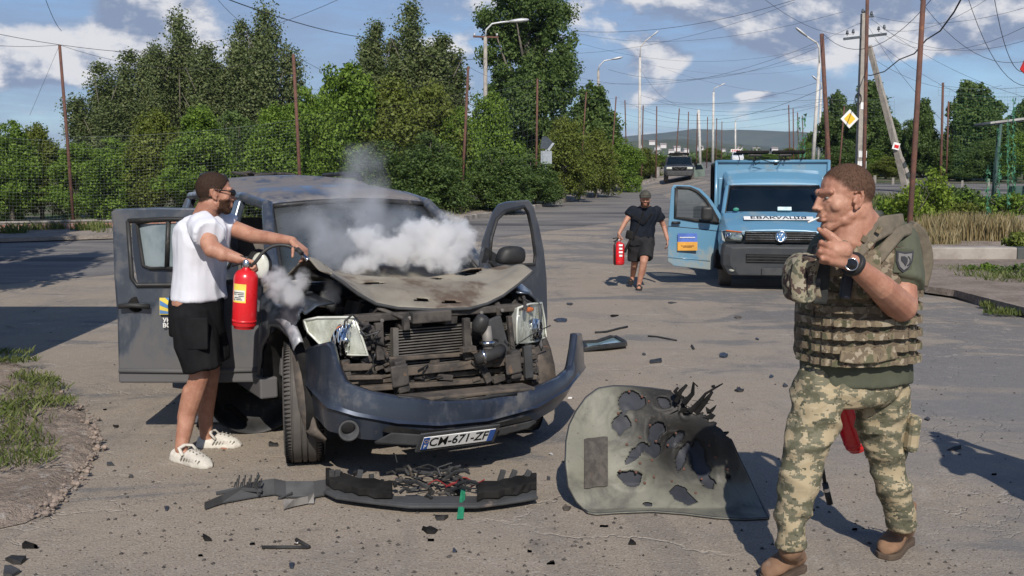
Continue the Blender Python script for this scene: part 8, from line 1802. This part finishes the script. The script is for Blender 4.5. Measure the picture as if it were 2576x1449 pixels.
for k in range(40):
    px_ = rr_.uniform(1000, 1190); p = G(px_, rr_.uniform(1225, 1285), rr_.uniform(.03, .16)); q = p+Vector((rr_.uniform(-.15, .15), rr_.uniform(-.06, .06), rr_.uniform(-.03, .06))); mb.tube([p, p.lerp(q, .5)+Vector((0, 0, .02)), q], rr_.choice((.004, .007, .010)), 5)
mb.build('snapped_bracket', M_PLAS, gs_)['kind'] = 'stuff'
mb = MB()
for k in range(6): px_ = (836, 850, 905, 1262, 1290, 1325)[k]; p = G(px_, 1252, .10); mb.box(p+Vector((0, 0, .02)), (.03, .02, .07), (.1, .1*k, .3)); 
for k in range(14): p = G(rr_.uniform(1010, 1175), rr_.uniform(1222, 1248), .02+rr_.uniform(0, .13)); mb.box(p, (rr_.uniform(.05, .2), .015, rr_.uniform(.006, .02)), (rr_.uniform(-.2, .2), rr_.uniform(-.4, .4), rr_.uniform(-.4, .4)))
mb.build('torn_slat', M_GREYP, gs_, bevel=.003)['kind'] = 'stuff'
mb = MB()
for k in range(3): p = G(rr_.uniform(1060, 1160), rr_.uniform(1262, 1282), .10); mb.tube(smooth_path([p, p+Vector((.05, -.01, .03)), p+Vector((.11, .01, -.01)), p+Vector((.16, -.02, .02))], 4), .004, 5)
mb.build('wire_loom', mat('wire_red', (.25, .02, .02), rough=.6), gs_, smooth=True)
mb = MB(); q = [G(1160, 1285, .10), G(1172, 1277, .10), G(1166, 1311, .012), G(1149, 1313, .010)]; mb.add(q+[v+Vector((0, .006, .004)) for v in q], [(0, 1, 2, 3), (7, 6, 5, 4), (0, 4, 5, 1), (1, 5, 6, 2), (2, 6, 7, 3), (3, 7, 4, 0)]); tag(mb.build('circuit_board', mat('board_green', (.02, .20, .10), (.015, .15, .08), 40, .5), None), 'small green circuit board leaning on the broken grille carrier', 'circuit board').location = gl0
mb = MB(); FL = [(515, 1290), (560, 1276), (640, 1262), (690, 1254), (720, 1258), (790, 1262), (835, 1256)]
mb.loft([[G(a, b, .010), G(a, b, .018), G(a, b-3-.045*min(a-505, 260)*.55, .05+.04*sm(515, 660, a)), G(a, b-5-.045*min(a-505, 260)*.55, .03)] for a, b in FL]); mb.tube([G(545, 1266, .05), G(600, 1262, .06), G(660, 1262, .05)], .012, 6)
for pts in ([(652, 1245), (648, 1228), (645, 1210), (652, 1198), (649, 1188)], [(652, 1245), (640, 1215), (650, 1200)], [(700, 1255), (720, 1246), (735, 1240)], [(545, 1272), (530, 1264), (525, 1256)]): mb.tube([at(a, b, on_ground(a, 1262).y)-gl0 for a, b in pts], [.013, .009, .012, .010, .004][:len(pts)], 5, flat=.6)
for k in range(14): p = G(590+k*5, 1262, .07); mb.tube([p, p+Vector((.01, 0, .03+.02*(k % 3)))], .004, 4)
tag(mb.build('torn_flap', M_GREYP, None), 'long ragged black plastic flap left of the broken grille carrier', 'car part').location = gl0
mb = MB(); mb.loft([[G(a, b, .01), G(a, b-6, .05), G(a+2, b-9, .03)] for a, b in ((714, 1288), (740, 1286), (775, 1278), (790, 1274))], closed=False); tag(mb.build('foil_scrap', M_ALU, None, solid=.004), 'crumpled silvery foil scrap under the torn flap', 'scrap').location = gl0
# ------------------------------------------------------------------ window frame, rods and shards
def flat(name, pts, m_, label, up=.006, th=.006, cat='debris', curl=.0, group=None):
    P_ = [on_ground(a, b) for a, b in pts]; c_ = sum(P_, Vector())/len(P_); mb = MB(); k = len(P_); r_ = random.Random(int(pts[0][0]*7+pts[0][1]))
    top_ = [p-c_+Vector((0, 0, up+th+curl*r_.random())) for p in P_]; bot_ = [p-c_+Vector((0, 0, max(up, .001))) for p in P_]; mid = Vector((0, 0, up+th+curl*.6))
    vs = top_+bot_+[mid]; fs = [(i, (i+1) % k, 2*k) for i in range(k)]+[tuple(range(2*k-1, k-1, -1))]+[(i, k+i, k+(i+1) % k, (i+1) % k) for i in range(k)]
    mb.add(vs, fs); o = mb.build(name, m_, None); o.location = c_; return tag(o, label, cat, group)
wf = [(1467, 871), (1500, 868), (1535, 862), (1550, 862), (1570, 872), (1573, 878), (1520, 884), (1475, 887)]
g0 = on_ground(1520, 875); e = empty('side_window', g0, 0, 'small triangular car window in a black frame lying on the road', 'car window'); mb = MB(); PW_ = [on_ground(a, b)-g0+Vector((0, 0, .03+.02*(a > 1500))) for a, b in wf]; mb.tube(PW_+[PW_[0]], .028, 6); mb.build('window_frame', M_PLAS, e); mb = MB(); mb.add([p+Vector((0, 0, -.005)) for p in PW_], [tuple(range(8))]); mb.build('window_pane', mat('sky_tinted_glass', (.20, .30, .34), (.15, .24, .28), 3, .08, spec=.9), e, solid=.004)
def rod(pts, r, label, name='metal_rod', m_=None, lift=.0):
    P_ = [on_ground(a, b)+Vector((0, 0, r+lift)) for a, b in pts]; c_ = P_[0].copy(); mb = MB(); mb.tube([p-c_ for p in P_], r, 6); o = mb.build(name, m_ or M_PLAS, None, smooth=True); o.location = c_; return tag(o, label, 'debris')
rod([(1497, 840), (1525, 838), (1555, 830), (1578, 826)], .013, 'bent dark rod lying above the triangular window'); rod([(1630, 848), (1655, 850), (1672, 853), (1702, 859)], .010, 'thin bent wire right of the dark rod', 'bent_wire')
rod([(660, 1384), (710, 1388), (778, 1388)], .009, 'long black strip on the road near the bottom edge', 'plastic_strip'); rod([(746, 1371), (762, 1380), (778, 1388)], .010, 'short black strip joined to the long one near the bottom edge', 'plastic_strip')
rod([(1740, 873), (1745, 880)], .012, 'tiny standing shard right of the thin wire', 'shard')
rg = random.Random(77); M_SH = [M_BLACK, M_PLAS, M_GREYP, mat('shard_navy', (.03, .04, .06), rough=.5)]
SH = [(75, 1384, 60, 14, 'ragged black shard near the lower left edge'), (40, 1418, 55, 18, 'folded black shard close to the bottom left corner'), (25, 1446, 50, 20, 'large black shard cut by the bottom left corner'), (230, 1162, 20, 8, 'dark shard beside the broken left bank'), (180, 1068, 18, 8, 'dark shard on the bank rim'), (100, 1027, 16, 6, 'dark shard in the grass of the left bank'), (280, 1172, 22, 7, 'dark shard right of the left bank'), (265, 1034, 12, 4, 'small dark shard below the open door'), (290, 1076, 18, 5, 'flat dark shard left of the man legs'), (690, 1125, 34, 10, 'dark shard left of the front tyre'), (330, 1205, 14, 6, 'small shard left of the white clog'), (420, 1285, 14, 5, 'small shard under the torn flap'),
      (520, 1362, 30, 9, 'black shard above the long black strip'), (505, 1404, 12, 6, 'small shard left of the long black strip'), (635, 1377, 14, 5, 'small shard left end of the long black strip'), (735, 1430, 16, 6, 'small shard under the long black strip'), (1080, 1341, 46, 12, 'faceted dark shard below the grille carrier'), (1115, 1308, 44, 12, 'grey broken piece below the grille carrier'), (1085, 1368, 22, 6, 'small bluish shard below the faceted one'), (1145, 1393, 16, 10, 'thin slanting shard near the bottom centre'), (1385, 1425, 26, 6, 'flat dark shard at the bottom centre'), (1425, 1285, 30, 8, 'brownish shard left of the standing hood'), (1380, 1210, 14, 7, 'pointed black shard between bumper and hood'), (1520, 1330, 22, 6, 'dark shard below the standing hood'), (1590, 1372, 20, 5, 'thin shard below the middle of the standing hood'), (1700, 1268, 10, 4, 'tiny shard at the hood foot'),
      (1432, 766, 20, 8, 'dark shard on the road above the bumper end'), (1410, 808, 34, 8, 'black pointed shard near the right headlamp'), (1545, 796, 28, 6, 'flat dark shard above the bent rod'), (1653, 912, 44, 9, 'navy shard right of the triangular window'), (1690, 763, 24, 4, 'thin dark shard in front of the walking man'), (1822, 897, 30, 14, 'crumpled black shard left of the soldier'), (1857, 800, 20, 10, 'brown crumpled scrap left of the soldier chest'), (1860, 986, 36, 6, 'flat dark blue shard above the hood tip'), (1975, 972, 18, 12, 'black crumpled shard beside the soldier hip'), (1940, 950, 14, 6, 'small shard beside the soldier hip'), (1795, 975, 14, 8, 'little dark shard by the hood tip'), (2400, 1134, 44, 8, 'dark flat shard right of the soldier'), (2330, 1058, 20, 5, 'small shard right of the soldier trousers'), (2150, 1340, 18, 6, 'shard between the boots of the soldier'), (2500, 1200, 14, 4, 'tiny shard near the right edge'), (2440, 700, 14, 4, 'tiny shard at the right verge'), (1620, 893, 10, 5, 'tiny shard near the navy shard'), (1905, 855, 12, 5, 'tiny shard above the crumpled black one'), (2040, 1290, 24, 7, 'rusty brown shard by the soldier shadow')]
for i, (a, b, w_, h_, lb) in enumerate(SH):
    n_ = rg.choice((5, 6, 7)); pts = []
    for k in range(n_): an = 2*math.pi*k/n_+rg.uniform(-.3, .3); s_ = rg.uniform(.55, 1.1); pts.append((a+math.cos(an)*w_/2*s_, b+math.sin(an)*h_/2*s_))
    flat('plastic_shard', pts, M_BROWN if 'brown' in lb else M_SH[i % 4], lb, .002, .006, 'shard', .022 if w_ > 25 else .008, 'plastic shards scattered on the road')
for a, b, lb in ((1385, 1148, 'white paper scrap by the bumper shadow'), (1332, 1394, 'white paper scrap at the bottom centre'), (1433, 1005, 'white crumb under the bumper end'), (462, 919, 'small white scrap left of the man'), (745, 1376, 'white scrap on the long black strip')):
    flat('paper_scrap', [(a-5, b), (a-1, b-2.5), (a+6, b-.5), (a+4, b+2), (a-2, b+1.6)], M_WHT, lb, .003, .003, 'scrap', .012)
# tiny crumbs strewn everywhere: uncountable
mb = MB(); r_ = random.Random(3)
for k in range(2600):
    px_, py_ = r_.uniform(60, 2560), 700+750*r_.random()**.8
    if px_ < 260 and 880 < py_ < 1330: continue
    if r_.random() > (.9 if 300 < px_ < 1500 and py_ > 1150 else .42): continue
    d_ = gd(px_, py_); x_ = at(px_, py_, d_).x; s_ = r_.choice((.004, .005, .006, .009, .014)); a = r_.uniform(0, 6.3)
    v = [Vector((x_+math.cos(a+q)*s_*r_.uniform(.5, 1.2), d_+math.sin(a+q)*s_*r_.uniform(.5, 1.2), .001)) for q in (0, 1.7, 3.3, 4.8)]+[Vector((x_, d_, s_*.8))]; mb.add(v, [(0, 1, 4), (1, 2, 4), (2, 3, 4), (3, 0, 4)])
tag(mb.build('debris_crumbs', mat('crumb', (.035, .032, .03), (.07, .06, .052), 3, .9), None), 'tiny charred crumbs strewn over the asphalt', 'crumbs', kind='stuff')
mb = MB(); r_ = random.Random(5)    # stones along the broken bank
EDGE = [(150, 960), (190, 1005), (215, 1040), (240, 1085), (246, 1125), (228, 1165), (203, 1212), (165, 1250), (128, 1285), (80, 1315)]
for k in range(330):
    i = r_.randrange(9); f = r_.random(); a = EDGE[i][0]*(1-f)+EDGE[i+1][0]*f+r_.gauss(-4, 13); b = EDGE[i][1]*(1-f)+EDGE[i+1][1]*f+r_.gauss(0, 8); g_ = on_ground(a, b); s_ = r_.choice((.004, .006, .009, .013, .022)); mb.ball((g_.x, g_.y, s_*.3+.035*(r_.random())), (s_, s_*r_.uniform(.6, 1), s_*.7), 6, 4, rot=(0, 0, r_.uniform(0, 3)))
tag(mb.build('rubble', mat('rubble_stone', (.30, .235, .19), (.19, .155, .13), 8, .95, bmp=.004, bscale=60), None), 'small broken asphalt stones along the edge of the left bank', 'rubble', kind='stuff')
# things under the open door
c_ = on_ground(640, 1095); mb = MB(); mb.loft([[Vector((math.sin(a)*r0*.32, y_, .30-math.cos(a)*r0*.30)) for r0, y_ in ((1.0, 0), (.98, .14), (.8, .22), (.3, .26))] for a in [(-1.9+i*.19) for i in range(21)]], closed=False)
o = mb.build('wheel_arch_shell', M_PLAS, None, smooth=True, solid=.01); o.location = c_+Vector((0.0, .05, 0)); o.rotation_euler = (.15, 0, .35); tag(o, 'black curved wheel arch shell lying between the man and the front tyre', 'car part')
mb = MB(); mb.ball((0, 0, .16), (.14, .09, .075), 12, 8); mb.ball((.13, .02, .18), (.10, .08, .08), 12, 8); o = remesh(mb, 'green_bag', mat('green_plastic_bag', (.05, .13, .03), (.08, .17, .05), 12, .35, bmp=.01, bscale=14), None, .008, 2, folds(.012, 14, 3)); o.location = on_ground(560, 1060); tag(o, 'crumpled green plastic bag under the open front door', 'bag')
mb = MB(); mb.box((0, 0, .09), (.34, .16, .04), (0, .03, .1)); mb.box((0, 0, .04), (.36, .2, .05)); o = mb.build('white_tray', M_WHT, None, bevel=.008); o.location = on_ground(560, 1064); tag(o, 'white tray under the green bag below the open door', 'tray')
mb = MB(); mb.tube([(-.12, 0, .02), (-.1, .0, .14), (.1, .02, .16), (.2, .04, .05)], .025, 8); o = mb.build('rubber_strip', M_BLACK, None, smooth=True); o.location = on_ground(545, 1085); tag(o, 'bent black rubber strip behind the far clog', 'rubber strip')
bpy.data.scenes.remove(bpy.data.scenes['tmp'])
# ------------------------------------------------------------------ the air
mb = MB(); mb.box((0, 1700, 40), (7600, 3700, 140))
m, t = base_mat('haze_air'); t.n.remove(t.b); pv = t.new('ShaderNodeVolumePrincipled', ins={'Color': (.62, .76, 1.0), 'Density': 0.00011, 'Anisotropy': 0.0}); t.l.new(pv.outputs[0], t.out.inputs['Volume'])
tag(mb.build('haze', m, None), 'thin summer haze over the valley', 'haze', kind='stuff')
